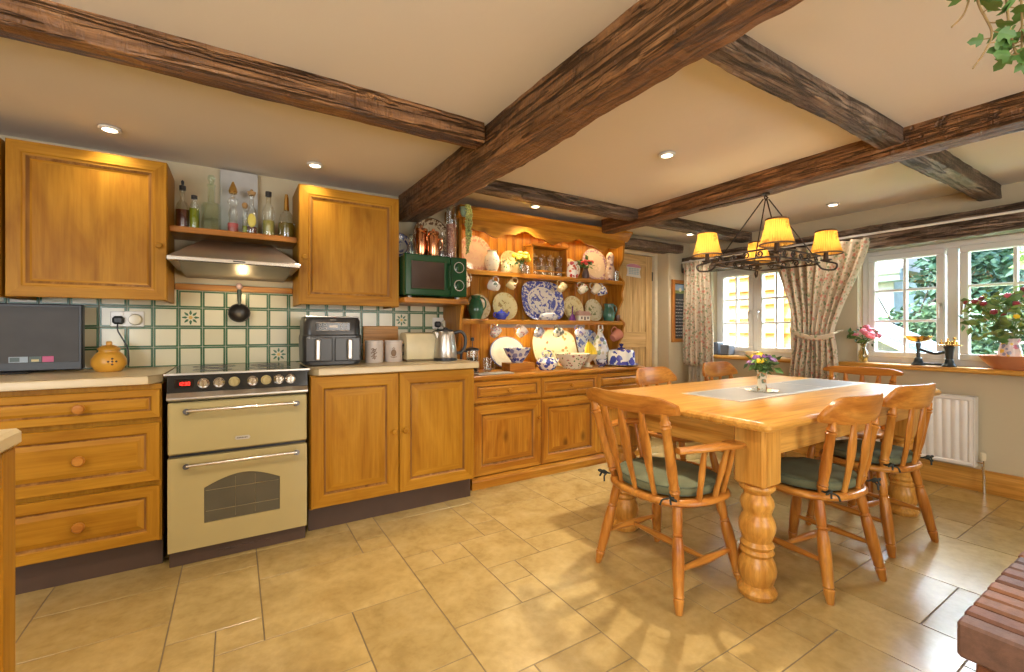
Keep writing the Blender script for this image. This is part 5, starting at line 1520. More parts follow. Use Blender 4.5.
# ------------------------------------------------------------------ on the worktops
Zw = 0.9108
def television():
    root = thing('television', 'small flat black television on the left worktop', 'television', (-1.045, 3.09, Zw), R(0), local=True)
    w, h = 0.405, 0.330
    M().box(-w, w - 0.02, -0.015, 0.030, 0.008, 0.008 + h, 0.006).build('casing', blackmat_m, root)
    M().box(-w + 0.014, w - 0.034, -0.0165, -0.0145, 0.05, 0.008 + h - 0.014, 0.001).build('screen', plain('tv_screen', (0.060, 0.054, 0.050), 0.42, spec=0.25), root)
    s = M()
    for a, b, k in ((0.125, 0.190, 0), (0.194, 0.236, 1), (0.240, 0.280, 2)):
        s.box(a, b, -0.0178, -0.0163, 0.030 if False else 0.052, 0.080, 0.0004, k)
    s.box(0.129, 0.162, -0.0186, -0.0177, 0.056, 0.076, 0.0003, 1); s.box(0.202, 0.228, -0.0186, -0.0177, 0.055, 0.066, 0.0003, 3)
    s.build('label_stickers', [plain('sticker_blue', (0.30, 0.36, 0.42), 0.4), plain('sticker_dark', (0.06, 0.09, 0.08), 0.4), plain('sticker_pink', (0.50, 0.06, 0.18), 0.4), plain('sticker_gold', (0.55, 0.45, 0.2), 0.4)], root)
    b = M()
    b.box(-0.10, 0.10, 0.0, 0.03, 0.004, 0.02, 0.002)
    b.box(-0.20, 0.20, -0.06, 0.10, 0.0, 0.007, 0.003)
    b.build('stand', blackmat_m, root)
television()
root = thing('garlic_pot', 'bulbous mustard yellow lidded pot with round holes beside the television', 'pot', (-0.545, 3.00, Zw), local=True)
mus = plain('mustard_glaze', (0.60, 0.30, 0.035), 0.3, var=0.12)
M().lathe([(0, 0), (0.048, 0), (0.054, 0.006), (0.070, 0.035), (0.069, 0.06), (0.054, 0.088), (0.040, 0.10), (0.040, 0.108), (0.034, 0.108), (0, 0.1)], n=32).build('body', mus, root)
M().lathe([(0, 0.1085), (0.044, 0.1085), (0.046, 0.116), (0.030, 0.128), (0.012, 0.133), (0.013, 0.145), (0.009, 0.152), (0, 0.153)], n=28).build('lid', mus, root)
m = M()
for dx, dz in ((0, 0), (0.016, 0.0), (-0.016, 0.0), (0.0, 0.014), (0.0, -0.014)):
    a = -PI / 2 + 0.35 + dx / 0.07
    m.ball((0.0685 * math.cos(a), 0.0685 * math.sin(a), 0.052 + dz), 0.0052, 10, 0, (1, 1, 1))
m.build('holes', plinth_m, root)
def socket(x, z, label, plug_dx, cable=None, sc=1.0):
    root = thing('wall_socket', label, 'socket', (x, KY - 0.011, z))
    m = M().box(x - 0.073 * sc, x + 0.073 * sc, KY - 0.020, KY - 0.0108, z - 0.043, z + 0.043, 0.004)
    m.build('plate', white_cer, root)
    s = M()
    for dx in (-0.02, 0.02): s.box(x + dx - 0.006, x + dx + 0.006, KY - 0.024, KY - 0.0195, z + 0.016, z + 0.032, 0.002)
    s.build('switches', white_cer, root)
    p = M()
    px = x + plug_dx
    p.box(px - 0.025, px + 0.025, KY - 0.048, KY - 0.0205, z - 0.030, z + 0.014, 0.010)
    pl = p.build('plug', blackmat_m, root)
    q = M().lathe([(0, 0), (0.030, 0), (0.032, 0.006), (0.026, 0.030), (0, 0.032)], (x + 0.036 * sc, KY - 0.0205, z - 0.004), 20, mat=RX(PI / 2))
    q.build('white_plug', cream_cer, root)
    if cable: M().tube(spline(cable, 6), 0.0035, 8).build('cable', blackmat_m, pl)
socket(-0.51, 1.182, 'double wall socket with a black plug above the mustard pot', -0.036, [(-0.546, KY - 0.045, 1.165), (-0.545, KY - 0.055, 1.12), (-0.525, KY - 0.05, 1.07), (-0.505, KY - 0.045, 1.02), (-0.500, KY - 0.045, 0.96), (-0.50, KY - 0.06, 0.925)])
socket(1.352, 1.172, 'double wall socket with a black plug behind the kettle', -0.030, [(1.322, KY - 0.045, 1.155), (1.31, KY - 0.055, 1.12), (1.27, KY - 0.05, 1.10), (1.22, KY - 0.05, 1.0), (1.20, KY - 0.06, 0.93)], 0.9)

def air_fryer():
    root = thing('air_fryer', 'black two-drawer air fryer on the right worktop next to the cooker', 'air fryer', (0.495, 2.93, Zw), R(-2), local=True)
    fb = plain('fryer_black', (0.030, 0.028, 0.027), 0.3)
    def shell(z0, z1, w, d0, d1, r=0.05):
        out = []
        for cx, cy, a0 in ((w - r, d1 - r, 0), (-w + r, d1 - r, PI / 2), (-w + r, d0 + r, PI), (w - r, d0 + r, 1.5 * PI)):
            out += arc(cx, cy, r, a0, a0 + PI / 2, 6)
        return out
    m = M()
    levels = [(0.006, 0.150, 0.0), (0.02, 0.162, 0.0), (0.155, 0.166, 0.0), (0.175, 0.164, 0.0), (0.183, 0.160, 0.006), (0.265, 0.158, 0.012), (0.283, 0.150, 0.02)]
    vs = []; n = None
    for z, w, back in levels:
        P = shell(0, 0, w, -0.15 + back, 0.16, 0.045); n = len(P)
        vs += [(x, y, z) for x, y in P]
    fs = [tuple(range(n))[::-1], tuple(range((len(levels) - 1) * n, len(levels) * n))]
    for r_ in range(len(levels) - 1):
        for i in range(n): fs.append((r_ * n + i, r_ * n + (i + 1) % n, (r_ + 1) * n + (i + 1) % n, (r_ + 1) * n + i))
    m.add(vs, fs)
    m.build('body', fb, root, ang=30)
    M().box(-0.150, 0.150, -0.12, 0.14, 0.2825, 0.291, 0.004).build('top_plate', steel_m, root)
    for s in (-1, 1):
        d = M().box(s * 0.078 - 0.072, s * 0.078 + 0.072, -0.156, -0.146, 0.026, 0.165, 0.008).build('drawer', fb, root)
        h = M().box(s * 0.078 * 1.12 - 0.013, s * 0.078 * 1.12 + 0.013, -0.186, -0.155, 0.036, 0.155, 0.006)
        h.build('drawer_handle', steel_m, d)
    M().box(-0.096, 0.096, -0.1425, -0.134, 0.205, 0.254, 0.004).build('control_panel', black_m, root)
    m = M()
    z0, z1, xa = 0.206, 0.253, 0.094
    m.tube([(-xa, -0.143, z0), (xa, -0.143, z0), (xa, -0.143, z1), (-xa, -0.143, z1)], 0.0014, 5, closed=True)
    for x in (-0.07, -0.045, 0.045, 0.07):
        for z in (0.218, 0.240): m.tube([(x + 0.007 * math.cos(a * PI / 5), -0.143, z + 0.007 * math.sin(a * PI / 5)) for a in range(10)], 0.001, 4, closed=True)
    m.box(-0.024, 0.024, -0.1436, -0.1425, 0.224, 0.238, 0.0005)
    m.box(-0.017, 0.017, -0.137, -0.1355, 0.263, 0.270, 0.0005)
    m.build('panel_markings', plain('marking_grey', (0.55, 0.50, 0.44), 0.4), root)
air_fryer()
# pine bread board behind the canisters
m = M().box(0.765, 1.015, KY - 0.030, KY - 0.0125, Zw, 1.148, 0.005)
solo(m, 'bread_board', wood('bread_board_wood', (0.58, 0.26, 0.07), (0.66, 0.33, 0.10), (0.72, 0.42, 0.16), axis='X', knots=0), 'plain pine bread board leaning on the tiles behind the two canisters', 'board', loc=(0.89, KY - 0.02, Zw))
can_m = plain('canister_paint', (0.56, 0.48, 0.42), 0.35)
def canister(x, y, label, kind):
    root = thing('canister', label, 'canister', (x, y, Zw), 0, 'canisters on the right worktop', local=True)
    M().lathe([(0, 0), (0.055, 0), (0.057, 0.003), (0.057, 0.122), (0, 0.122)], n=32).build('body', can_m, root)
    M().lathe([(0, 0.1225), (0.059, 0.1225), (0.059, 0.138), (0.055, 0.142), (0, 0.142)], n=32).build('lid', can_m, root)
    e = M()
    fa = -PI / 2 - 0.28
    def on(u, z, rr=0.0573): return (rr * math.cos(fa + u / 0.057), rr * math.sin(fa + u / 0.057), z)
    if kind == 'tree':
        for w, z in ((0.010, 0.028), (0.016, 0.04), (0.006, 0.05), (0.018, 0.062), (0.012, 0.074), (0.016, 0.086)):
            e.tube([on(-w, z), on(-w * .3, z + 0.006), on(w * .4, z - 0.003), on(w, z + 0.005)], 0.0034, 6)
        e.tube([on(0, 0.025), on(0.003, 0.055), on(-0.004, 0.092)], 0.0025, 6)
    else:
        e.ball(on(0, 0.060), 0.018, 14, 0, (1, 0.5, 1.3))
        e.tube([on(-0.020, 0.035), on(0, 0.03), on(0.020, 0.035)], 0.0025, 6); e.tube([on(-0.008, 0.085), on(0.0, 0.096), on(0.008, 0.085)], 0.0025, 6)
    e.build('emblem', plain('emblem_brown', (0.24, 0.15, 0.09), 0.6), root)
canister(0.762, 2.92, 'pale canister with a branching brown emblem, beside the air fryer', 'tree')
canister(0.892, 2.93, 'pale canister with a round brown emblem, beside the toaster', 'oval')
root = thing('toaster', 'cream long toaster between the canisters and the kettle', 'toaster', (1.068, 2.95, Zw), R(0), local=True)
m = M()
prof = [(-0.075, 0.014), (-0.080, 0.04), (-0.076, 0.15), (-0.064, 0.182), (-0.040, 0.192), (0.040, 0.192), (0.064, 0.182), (0.076, 0.15), (0.080, 0.04), (0.075, 0.014)]
m.prism(prof, -0.105, 0.105, 'YZ')
m.build('body', plain('toaster_cream', (0.66, 0.58, 0.36), 0.25), root, ang=40)
M().box(-0.10, 0.10, -0.078, 0.078, 0.0, 0.0135, 0.004).build('base', plain('toaster_base', (0.22, 0.16, 0.08), 0.5), root)
m = M()
for y in (-0.024, 0.024): m.box(-0.085, 0.085, y - 0.012, y + 0.012, 0.188, 0.1935, 0.002)
m.build('slots', blackmat_m, root)
m = M(); m.box(-0.120, -0.104, -0.018, 0.018, 0.10, 0.118, 0.004); m.lathe([(0, 0), (0.014, 0), (0.012, 0.014), (0, 0.014)], (-0.105, 0.0, 0.05), 14, mat=RY(-PI / 2))
m.build('lever', blackmat_m, root)
root = thing('kettle', 'brushed steel jug kettle with a black handle at the right end of the worktop', 'kettle', (1.232, 2.86, Zw), R(0), local=True)
M().lathe([(0, 0.020), (0.078, 0.020), (0.080, 0.026), (0.076, 0.09), (0.066, 0.17), (0.060, 0.192), (0.056, 0.198), (0, 0.199)], n=36).build('body', steel_m, root)
M().lathe([(0, 0.1995), (0.054, 0.1995), (0.052, 0.210), (0.016, 0.216), (0.014, 0.226), (0, 0.228)], n=24).build('lid', blackmat_m, root)
M().lathe([(0, 0), (0.082, 0), (0.082, 0.019), (0, 0.019)], n=32).build('base', blackmat_m, root)
M().tube(spline([(0.055, -0.01, 0.188), (0.105, -0.02, 0.198), (0.136, -0.026, 0.165), (0.138, -0.026, 0.10), (0.112, -0.02, 0.055), (0.078, -0.012, 0.05)], 6), 0.0115, 10).build('handle', blackmat_m, root)
M().prism([(-0.052, 0.188), (-0.085, 0.196), (-0.066, 0.15)], -0.018, 0.018, 'XZ').build('spout', steel_m, root)
# ------------------------------------------------------------------ dining table
TX0, TX1, TY0, TY1, TZ = 1.725, 3.66, 0.925, 1.965, 0.762
def table():
    root = thing('dining_table', 'long pine dining table with thick bulbous turned legs', 'table', ((TX0 + TX1) / 2, (TY0 + TY1) / 2, 0))
    m = M()
    n = 6; w = (TY1 - TY0) / n
    # one slab with a moulded edge
    prof = [(0.020, TZ - 0.040), (0.006, TZ - 0.036), (0.0, TZ - 0.026), (0.0, TZ - 0.014), (0.004, TZ - 0.010), (0.008, TZ - 0.004), (0.016, TZ)]
    def rr(e):
        r = 0.03 - min(e, 0.02) * 0.5
        x0, x1, y0, y1 = TX0 + e, TX1 - e, TY0 + e, TY1 - e
        P = []
        for cx, cy, a0 in ((x1 - r, y1 - r, 0), (x0 + r, y1 - r, PI / 2), (x0 + r, y0 + r, PI), (x1 - r, y0 + r, 1.5 * PI)):
            P += arc(cx, cy, r, a0, a0 + PI / 2, 5)
        return P
    vs = []
    for e, z in prof:
        P = rr(e); k = len(P)
        vs += [(x, y, z) for x, y in P]
    fs = [tuple(range(k))[::-1], tuple(range((len(prof) - 1) * k, len(prof) * k))]
    for r_ in range(len(prof) - 1):
        for i in range(k): fs.append((r_ * k + i, r_ * k + (i + 1) % k, (r_ + 1) * k + (i + 1) % k, (r_ + 1) * k + i))
    m.add(vs, fs)
    m.build('tabletop', TW['X'], root, ang=30)
    lx = (TX0 + 0.155, TX1 - 0.185); ly = (TY0 + 0.135, TY1 - 0.150)
    bw = 0.068
    za = TZ - 0.0405
    M().box(lx[0] + bw + .001, lx[1] - bw - .001, ly[0] - bw + 0.012, ly[0] - bw + 0.036, 0.598, za, 0.002).build('apron', TW['X'], root)
    M().box(lx[0] + bw + .001, lx[1] - bw - .001, ly[1] + bw - 0.036, ly[1] + bw - 0.012, 0.598, za, 0.002).build('apron', TW['X'], root)
    M().box(lx[0] - bw + 0.012, lx[0] - bw + 0.036, ly[0] + bw + .001, ly[1] - bw - .001, 0.598, za, 0.002).build('apron', TW['Y'], root)
    M().box(lx[1] + bw - 0.036, lx[1] + bw - 0.012, ly[0] + bw + .001, ly[1] - bw - .001, 0.598, za, 0.002).build('apron', TW['Y'], root)
    prof = [(0, 0), (0.066, 0), (0.074, 0.010), (0.076, 0.024), (0.070, 0.034), (0.058, 0.044), (0.056, 0.052), (0.064, 0.066), (0.072, 0.090), (0.075, 0.115), (0.070, 0.142), (0.058, 0.165), (0.056, 0.172),
            (0.063, 0.180), (0.066, 0.188), (0.061, 0.197), (0.056, 0.202), (0.062, 0.210), (0.066, 0.218), (0.060, 0.227), (0.055, 0.234), (0.060, 0.250), (0.069, 0.275), (0.072, 0.297), (0.067, 0.320), (0.056, 0.342), (0.054, 0.350),
            (0.060, 0.366), (0.066, 0.386), (0.063, 0.406), (0.052, 0.424), (0.049, 0.432), (0.055, 0.440), (0.067, 0.450), (0.070, 0.460), (0.066, 0.470), (0.0, 0.472)]
    for x in lx:
        for y in ly:
            l = M()
            l.lathe(prof, (x, y, 0.0), 28)
            l.box(x - bw, x + bw, y - bw, y + bw, 0.470, za, 0.012)
            l.build('leg', TW['Z'], root)
    return root
table()
# three-panel grey runner
m = M()
a, b = 2.13, 3.60
L = (b - a) / 3
yA, yB = 1.285, 1.625
m.box(a, b, yA, yB, TZ + 0.0005, TZ + 0.0035, 0.001, 0)
for i in range(3):
    m.box(a + i * L + 0.022, a + (i + 1) * L - 0.022, yA + 0.024, yB - 0.024, TZ + 0.003, TZ + 0.0048, 0.001, 1)
solo(m, 'table_runner', [plain('runner_border', (0.50, 0.46, 0.40), 0.6), plain('runner_grey', (0.26, 0.25, 0.23), 0.42)], 'grey runner of three panels with pale borders along the pine table', 'runner', loc=((a + b) / 2, 1.455, TZ))
m = M().lathe([(0, 0), (0.085, 0), (0.09, 0.003), (0.09, 0.007), (0.06, 0.009), (0, 0.009)], n=36)
solo(m, 'glass_coaster', clear_m, 'round clear glass stand under the posy vase on the table', 'coaster', loc=(2.595, 1.435, TZ + 0.0052), local=True)
flower_vase('posy_vase', 'slim patterned vase of purple and yellow flowers on the dining table', 2.595, 1.435, TZ + 0.0145, [(0, 0), (0.026, 0), (0.028, 0.006), (0.022, 0.03), (0.023, 0.06), (0.026, 0.095), (0.030, 0.110), (0.027, 0.110), (0.020, 0.06), (0, 0.05)],
            sprig('vase_pattern', (0.62, 0.58, 0.46), [(0.16, 0.20, 0.12), (0.45, 0.25, 0.12)], 30, 0.4), [(purple_m, 'purple_flower', 7), (yellow_m, 'yellow_flower', 6), (plain('petal_lilac', (0.36, 0.20, 0.42), 0.6), 'lilac_flower', 3)], 0.085, 0.095, 60, 0.05, 16, 21, 0.022, None, leaf_m)

# ------------------------------------------------------------------ chairs
def seat_outline(k, w=0.225, d=0.215):
    P = []
    for i in range(40):
        a = 2 * PI * i / 40
        c, s_ = math.cos(a), math.sin(a)
        e = 0.80
        x = math.copysign(abs(c) ** e, c) * w * k
        y = math.copysign(abs(s_) ** e, s_) * d * k
        x *= 1.0 + 0.06 * s_
        P.append((x, y))
    return P
def chair_leg(root, p0, p1, nm='leg', s=1.0):
    prof = [(0, 0.013), (0.02, 0.015), (0.06, 0.017), (0.10, 0.020), (0.13, 0.0215), (0.145, 0.017), (0.16, 0.0215), (0.18, 0.020), (0.30, 0.0225), (0.45, 0.0245), (0.60, 0.0235), (0.68, 0.0205), (0.70, 0.0165), (0.715, 0.0215), (0.735, 0.0165), (0.76, 0.019), (0.86, 0.021), (1.0, 0.019)]
    return M().turn(p0, p1, [(t, r * s) for t, r in prof], 16).build(nm, CW['Z'], root)
SZ = 0.425
def make_chair(label, loc, rotz, arms=False, group='dining chairs round the table', bar=False):
    root = thing('dining_armchair' if arms else 'dining_chair', label, 'chair', loc, rotz, group, local=True)
    # saddle seat, rounded edge
    m = M()
    w, d = (0.255, 0.225) if arms else (0.222, 0.208)
    levels = [(0.86, SZ - 0.034), (0.95, SZ - 0.030), (1.0, SZ - 0.020), (1.0, SZ - 0.010), (0.97, SZ - 0.001), (0.90, SZ + 0.001), (0.70, SZ - 0.007), (0.35, SZ - 0.010)]
    vs = []
    for k, z in levels:
        P = seat_outline(k, w, d); n = len(P)
        vs += [(x, y, z) for x, y in P]
    fs = [tuple(range(n))[::-1], tuple(range((len(levels) - 1) * n, len(levels) * n))]
    for r_ in range(len(levels) - 1):
        for i in range(n): fs.append((r_ * n + i, r_ * n + (i + 1) % n, (r_ + 1) * n + (i + 1) % n, (r_ + 1) * n + i))
    m.add(vs, fs)
    m.build('seat', CW['Y'], root, ang=50)
    lx, ly = (0.170, 0.135) if arms else (0.150, 0.130)
    fx, fy = (0.235, 0.205) if arms else (0.200, 0.205)
    tops = {}; 
    for sx in (-1, 1):
        for sy in (-1, 1):
            p1 = (sx * lx, sy * ly, SZ - 0.030); p0 = (sx * fx, sy * fy, 0.0)
            chair_leg(root, p0, p1)
            tops[sx, sy] = (Vector(p0), Vector(p1))
    def on(sx, sy, z):
        a, b = tops[sx, sy]; t = z / b.z
        return a + (b - a) * t
    sprof = [(0, 0.008), (0.1, 0.010), (0.3, 0.013), (0.45, 0.016), (0.5, 0.0165), (0.55, 0.016), (0.7, 0.013), (0.9, 0.010), (1, 0.008)]
    for sx in (-1, 1):
        M().turn(on(sx, -1, 0.155), on(sx, 1, 0.155), sprof, 12).build('stretcher', CW['Y'], root)
    mid = [(on(s, -1, 0.155) + on(s, 1, 0.155)) / 2 for s in (-1, 1)]
    M().turn(mid[0], mid[1], sprof, 12).build('stretcher', CW['X'], root)
    if arms:
        pass
    # back: crest rail, outer turned posts, flat shaped slats
    cz = 0.855 if arms else 0.845
    ch = 0.075 if arms else 0.058 if bar else 0.125
    cw_ = 0.262 if arms else 0.245 if bar else 0.218
    yb = -0.225 if arms else -0.185
    lean = -0.065 if arms else -0.035
    def crest(u, v, t):
        x = cw_ * (2 * u - 1)
        bow = (0.025 if bar else 0.052) * (2 * u - 1) ** 2
        hgt = ch * (1 - (0.10 + (0.30 if arms or bar else 0.55)) * max(0, abs(2 * u - 1) - 0.6) ** 2 / 0.16 * 0.9)
        low = cz - ch + (0.010 if arms else 0.018) * (2 * u - 1) ** 2
        top = cz - ch + hgt
        z = low + (top - low) * v
        y = yb + lean + bow - 0.02 * (z - (cz - ch)) / 0.1
        return (x, y + t, z)
    m = M(); nu, nv = 28, 6; T = 0.024
    vs = [crest(i / nu, j / nv, -T / 2 + (0.004 if j in (0, nv) else 0)) for i in range(nu + 1) for j in range(nv + 1)]
    o2 = len(vs)
    vs += [crest(i / nu, j / nv, T / 2 - (0.004 if j in (0, nv) else 0)) for i in range(nu + 1) for j in range(nv + 1)]
    fs = []
    q = lambda i, j: i * (nv + 1) + j
    for i in range(nu):
        for j in range(nv):
            fs.append((q(i, j), q(i + 1, j), q(i + 1, j + 1), q(i, j + 1)))
            fs.append((o2 + q(i, j), o2 + q(i, j + 1), o2 + q(i + 1, j + 1), o2 + q(i + 1, j)))
        fs.append((q(i, 0), o2 + q(i, 0), o2 + q(i + 1, 0), q(i + 1, 0)))
        fs.append((q(i, nv), q(i + 1, nv), o2 + q(i + 1, nv), o2 + q(i, nv)))
    for j in range(nv):
        fs.append((q(0, j), q(0, j + 1), o2 + q(0, j + 1), o2 + q(0, j)))
        fs.append((q(nu, j), o2 + q(nu, j), o2 + q(nu, j + 1), q(nu, j + 1)))
    m.add(vs, fs)
    m.build('crest_rail', CW['X'], root, ang=50)
    us = (-0.86, -0.46, 0.0, 0.46, 0.86) if arms or bar else (-0.82, -0.28, 0.28, 0.82)
    for i, u in enumerate(us):
        xs = u * (w * 0.80); ys = -math.sqrt(max(0.0, 1 - (xs / w) ** 2)) * d * 0.86
        if abs(u) > 0.8: ys = -d * 0.66
        p0 = Vector((xs, ys, SZ - 0.012))
        c = crest(0.5 + u * 0.5 * 0.92, 0.10, 0)
        p1 = Vector(c)
        if i in (0, len(us) - 1):
            M().turn(p0, p1, [(0, 0.013), (0.08, 0.017), (0.12, 0.022), (0.14, 0.016), (0.16, 0.022), (0.19, 0.018), (0.35, 0.022), (0.6, 0.019), (0.82, 0.018), (0.85, 0.023), (0.87, 0.016), (0.89, 0.022), (0.92, 0.016), (1, 0.014)], 14).build('back_post', CW['Z'], root)
        else:
            P = spline([p0 + (p1 - p0) * t + Vector((0, -0.006 * math.sin(PI * t), 0)) for t in (0, 0.2, 0.4, 0.6, 0.8, 1)], 3)
            N = len(P)
            rs = []
            for k in range(N):
                t = k / (N - 1)
                rs.append(0.011 + 0.018 * math.exp(-((t - 0.62) / 0.25) ** 2))
            # flat slat: wide in x, thin in y
            vs = []; fs = []
            for p, r_ in zip(P, rs):
                for k in range(10):
                    a = 2 * PI * k / 10
                    vs.append((p.x + r_ * math.cos(a), p.y + min(r_, 0.011) * math.sin(a), p.z))
            for a in range(N - 1):
                for k in range(10): fs.append((a * 10 + k, a * 10 + (k + 1) % 10, (a + 1) * 10 + (k + 1) % 10, (a + 1) * 10 + k))
            fs.append(tuple(range(10))[::-1]); fs.append(tuple(range((N - 1) * 10, N * 10)))
            M().add(vs, fs).build('back_slat', CW['Z'], root)
    if arms:
        for s in (-1, 1):
            az = 0.645
            P = spline([(s * 0.222, -0.195, az - 0.006), (s * 0.262, -0.10, az), (s * 0.285, 0.0, az + 0.002), (s * 0.288, 0.055, az), (s * 0.266, 0.108, az - 0.004)], 6)
            N = len(P)
            vs = []; fs = []
            for k, p in enumerate(P):
                t = k / (N - 1)
                wd = 0.022 + 0.018 * t + 0.010 * math.exp(-((t - 0.85) / 0.15) ** 2)
                if k == N - 1: wd *= 0.55
                dr = (P[min(k + 1, N - 1)] - P[max(k - 1, 0)]).normalized()
                sd_ = Vector((dr.y, -dr.x, 0))
                for q_ in range(12):
                    a = 2 * PI * q_ / 12
                    c, s2 = math.cos(a), math.sin(a)
                    vs.append(p + sd_ * (wd * math.copysign(abs(c) ** 0.7, c)) + Vector((0, 0, 0.0125 * math.copysign(abs(s2) ** 0.7, s2))))
            for a in range(N - 1):
                for k in range(12): fs.append((a * 12 + k, a * 12 + (k + 1) % 12, (a + 1) * 12 + (k + 1) % 12, (a + 1) * 12 + k))
            fs.append(tuple(range(12))[::-1]); fs.append(tuple(range((N - 1) * 12, N * 12)))
            M().add(vs, fs).build('armrest', CW['Y'], root)
            for yy, xx, yt, xt in ((-0.075, 0.228, -0.085, 0.262), (0.02, 0.232, 0.035, 0.283), (0.095, 0.218, 0.088, 0.276)):
                M().turn((s * xx, yy, SZ - 0.012), (s * xt, yt, az - 0.008), [(0, 0.010), (0.15, 0.012), (0.3, 0.011), (0.55, 0.0135), (0.75, 0.012), (1, 0.009)], 12).build('arm_spindle', CW['Z'], root)
    return root
cush_m = plain('sage_cushion', (0.125, 0.135, 0.070), 0.9, var=0.12)
pipe_m = plain('cushion_piping', (0.085, 0.10, 0.058), 0.8)
tie_m = plain('cushion_tie', (0.022, 0.028, 0.022), 0.8)
def make_cushion(label, loc, rotz, s=1.0):
    root = thing('seat_cushion', label, 'cushion', loc, rotz, 'sage cushions on the dining chairs', local=True)
    m = M()
    levels = [(0.80, 0.0), (0.93, 0.004), (0.985, 0.014), (0.995, 0.025), (0.985, 0.036), (0.93, 0.046), (0.80, 0.051), (0.45, 0.054)]
    vs = []
    for k, z in levels:
        P = seat_outline(k, 0.200 * s, 0.180 * s); n = len(P)
        vs += [(x, y, z + 0.002 * math.sin(9 * x * 10) * (z > 0.04)) for x, y in P]
    fs = [tuple(range(n))[::-1], tuple(range((len(levels) - 1) * n, len(levels) * n))]
    for r_ in range(len(levels) - 1):
        for i in range(n): fs.append((r_ * n + i, r_ * n + (i + 1) % n, (r_ + 1) * n + (i + 1) % n, (r_ + 1) * n + i))
    m.add(vs, fs)
    m.build('pad', cush_m, root, ang=80)
    m = M()
    for z, k in ((0.041, 0.965), (0.010, 0.965)):
        m.tube([(x, y, z) for x, y in seat_outline(k, 0.200 * s, 0.180 * s)], 0.0035, 6, closed=True)
    m.build('piping', pipe_m, root)
    for sx in (-1, 1):
        t = M()
        x = sx * 0.165 * s; y = -0.150 * s
        t.tube(spline([(x * 0.9, y + 0.03, 0.02), (x, y - 0.012, 0.012), (x * 1.05, y - 0.040, 0.028), (x * 1.12, y - 0.050, 0.0)], 4), 0.0042, 6)
        t.tube(spline([(x, y - 0.028, 0.015), (x * 1.10, y - 0.050, 0.030), (x * 1.22, y - 0.040, 0.018), (x * 1.05, y - 0.032, 0.012)], 4), 0.004, 6)
        t.tube(spline([(x, y - 0.028, 0.015), (x * 0.92, y - 0.055, 0.010), (x * 0.88, y - 0.062, -0.012)], 4), 0.004, 6)
        t.build('tie', tie_m, root)
    return root
arm = make_chair('pine armchair at the near end of the table, its back to the units', (1.690, 1.375, 0), R(-91), True)
make_cushion('sage piped cushion on the pine armchair', (1.690, 1.375, SZ + 0.001), R(-91), 1.12)
near1 = make_chair('pine chair on the near side of the table, the closer one to the camera', (2.285, 1.045, 0), R(-6))
def chair_copy(label, loc, rotz):
    c = copy_tree(near1)
    c.location = loc; c.rotation_euler = (0, 0, rotz)
    c['label'] = label
    return c
chair_copy('pine chair on the near side of the table, the one closer to the radiator', (2.975, 1.055, 0), R(-8))
chair_copy('pine chair on the far side of the table, the one closer to the dresser', (2.62, 2.03, 0), R(183))
chair_copy('pine chair on the far side of the table, the one closer to the left window', (3.50, 2.115, 0), R(178))
end_chair = make_chair('pine spindle chair at the window end of the table', (3.72, 1.44, 0), R(90), bar=True)
cu = make_cushion('sage piped cushion on the near side chair closer to the camera', (2.285, 1.045, SZ + 0.001), R(-6))
for lab, loc, rz in (('sage piped cushion on the near side chair closer to the radiator', (2.975, 1.055, SZ + 0.001), R(-8)), ('sage piped cushion on the far side chair nearer the dresser', (2.62, 2.03, SZ + 0.001), R(183))):
    c = copy_tree(cu); c.location = loc; c.rotation_euler = (0, 0, rz); c['label'] = lab

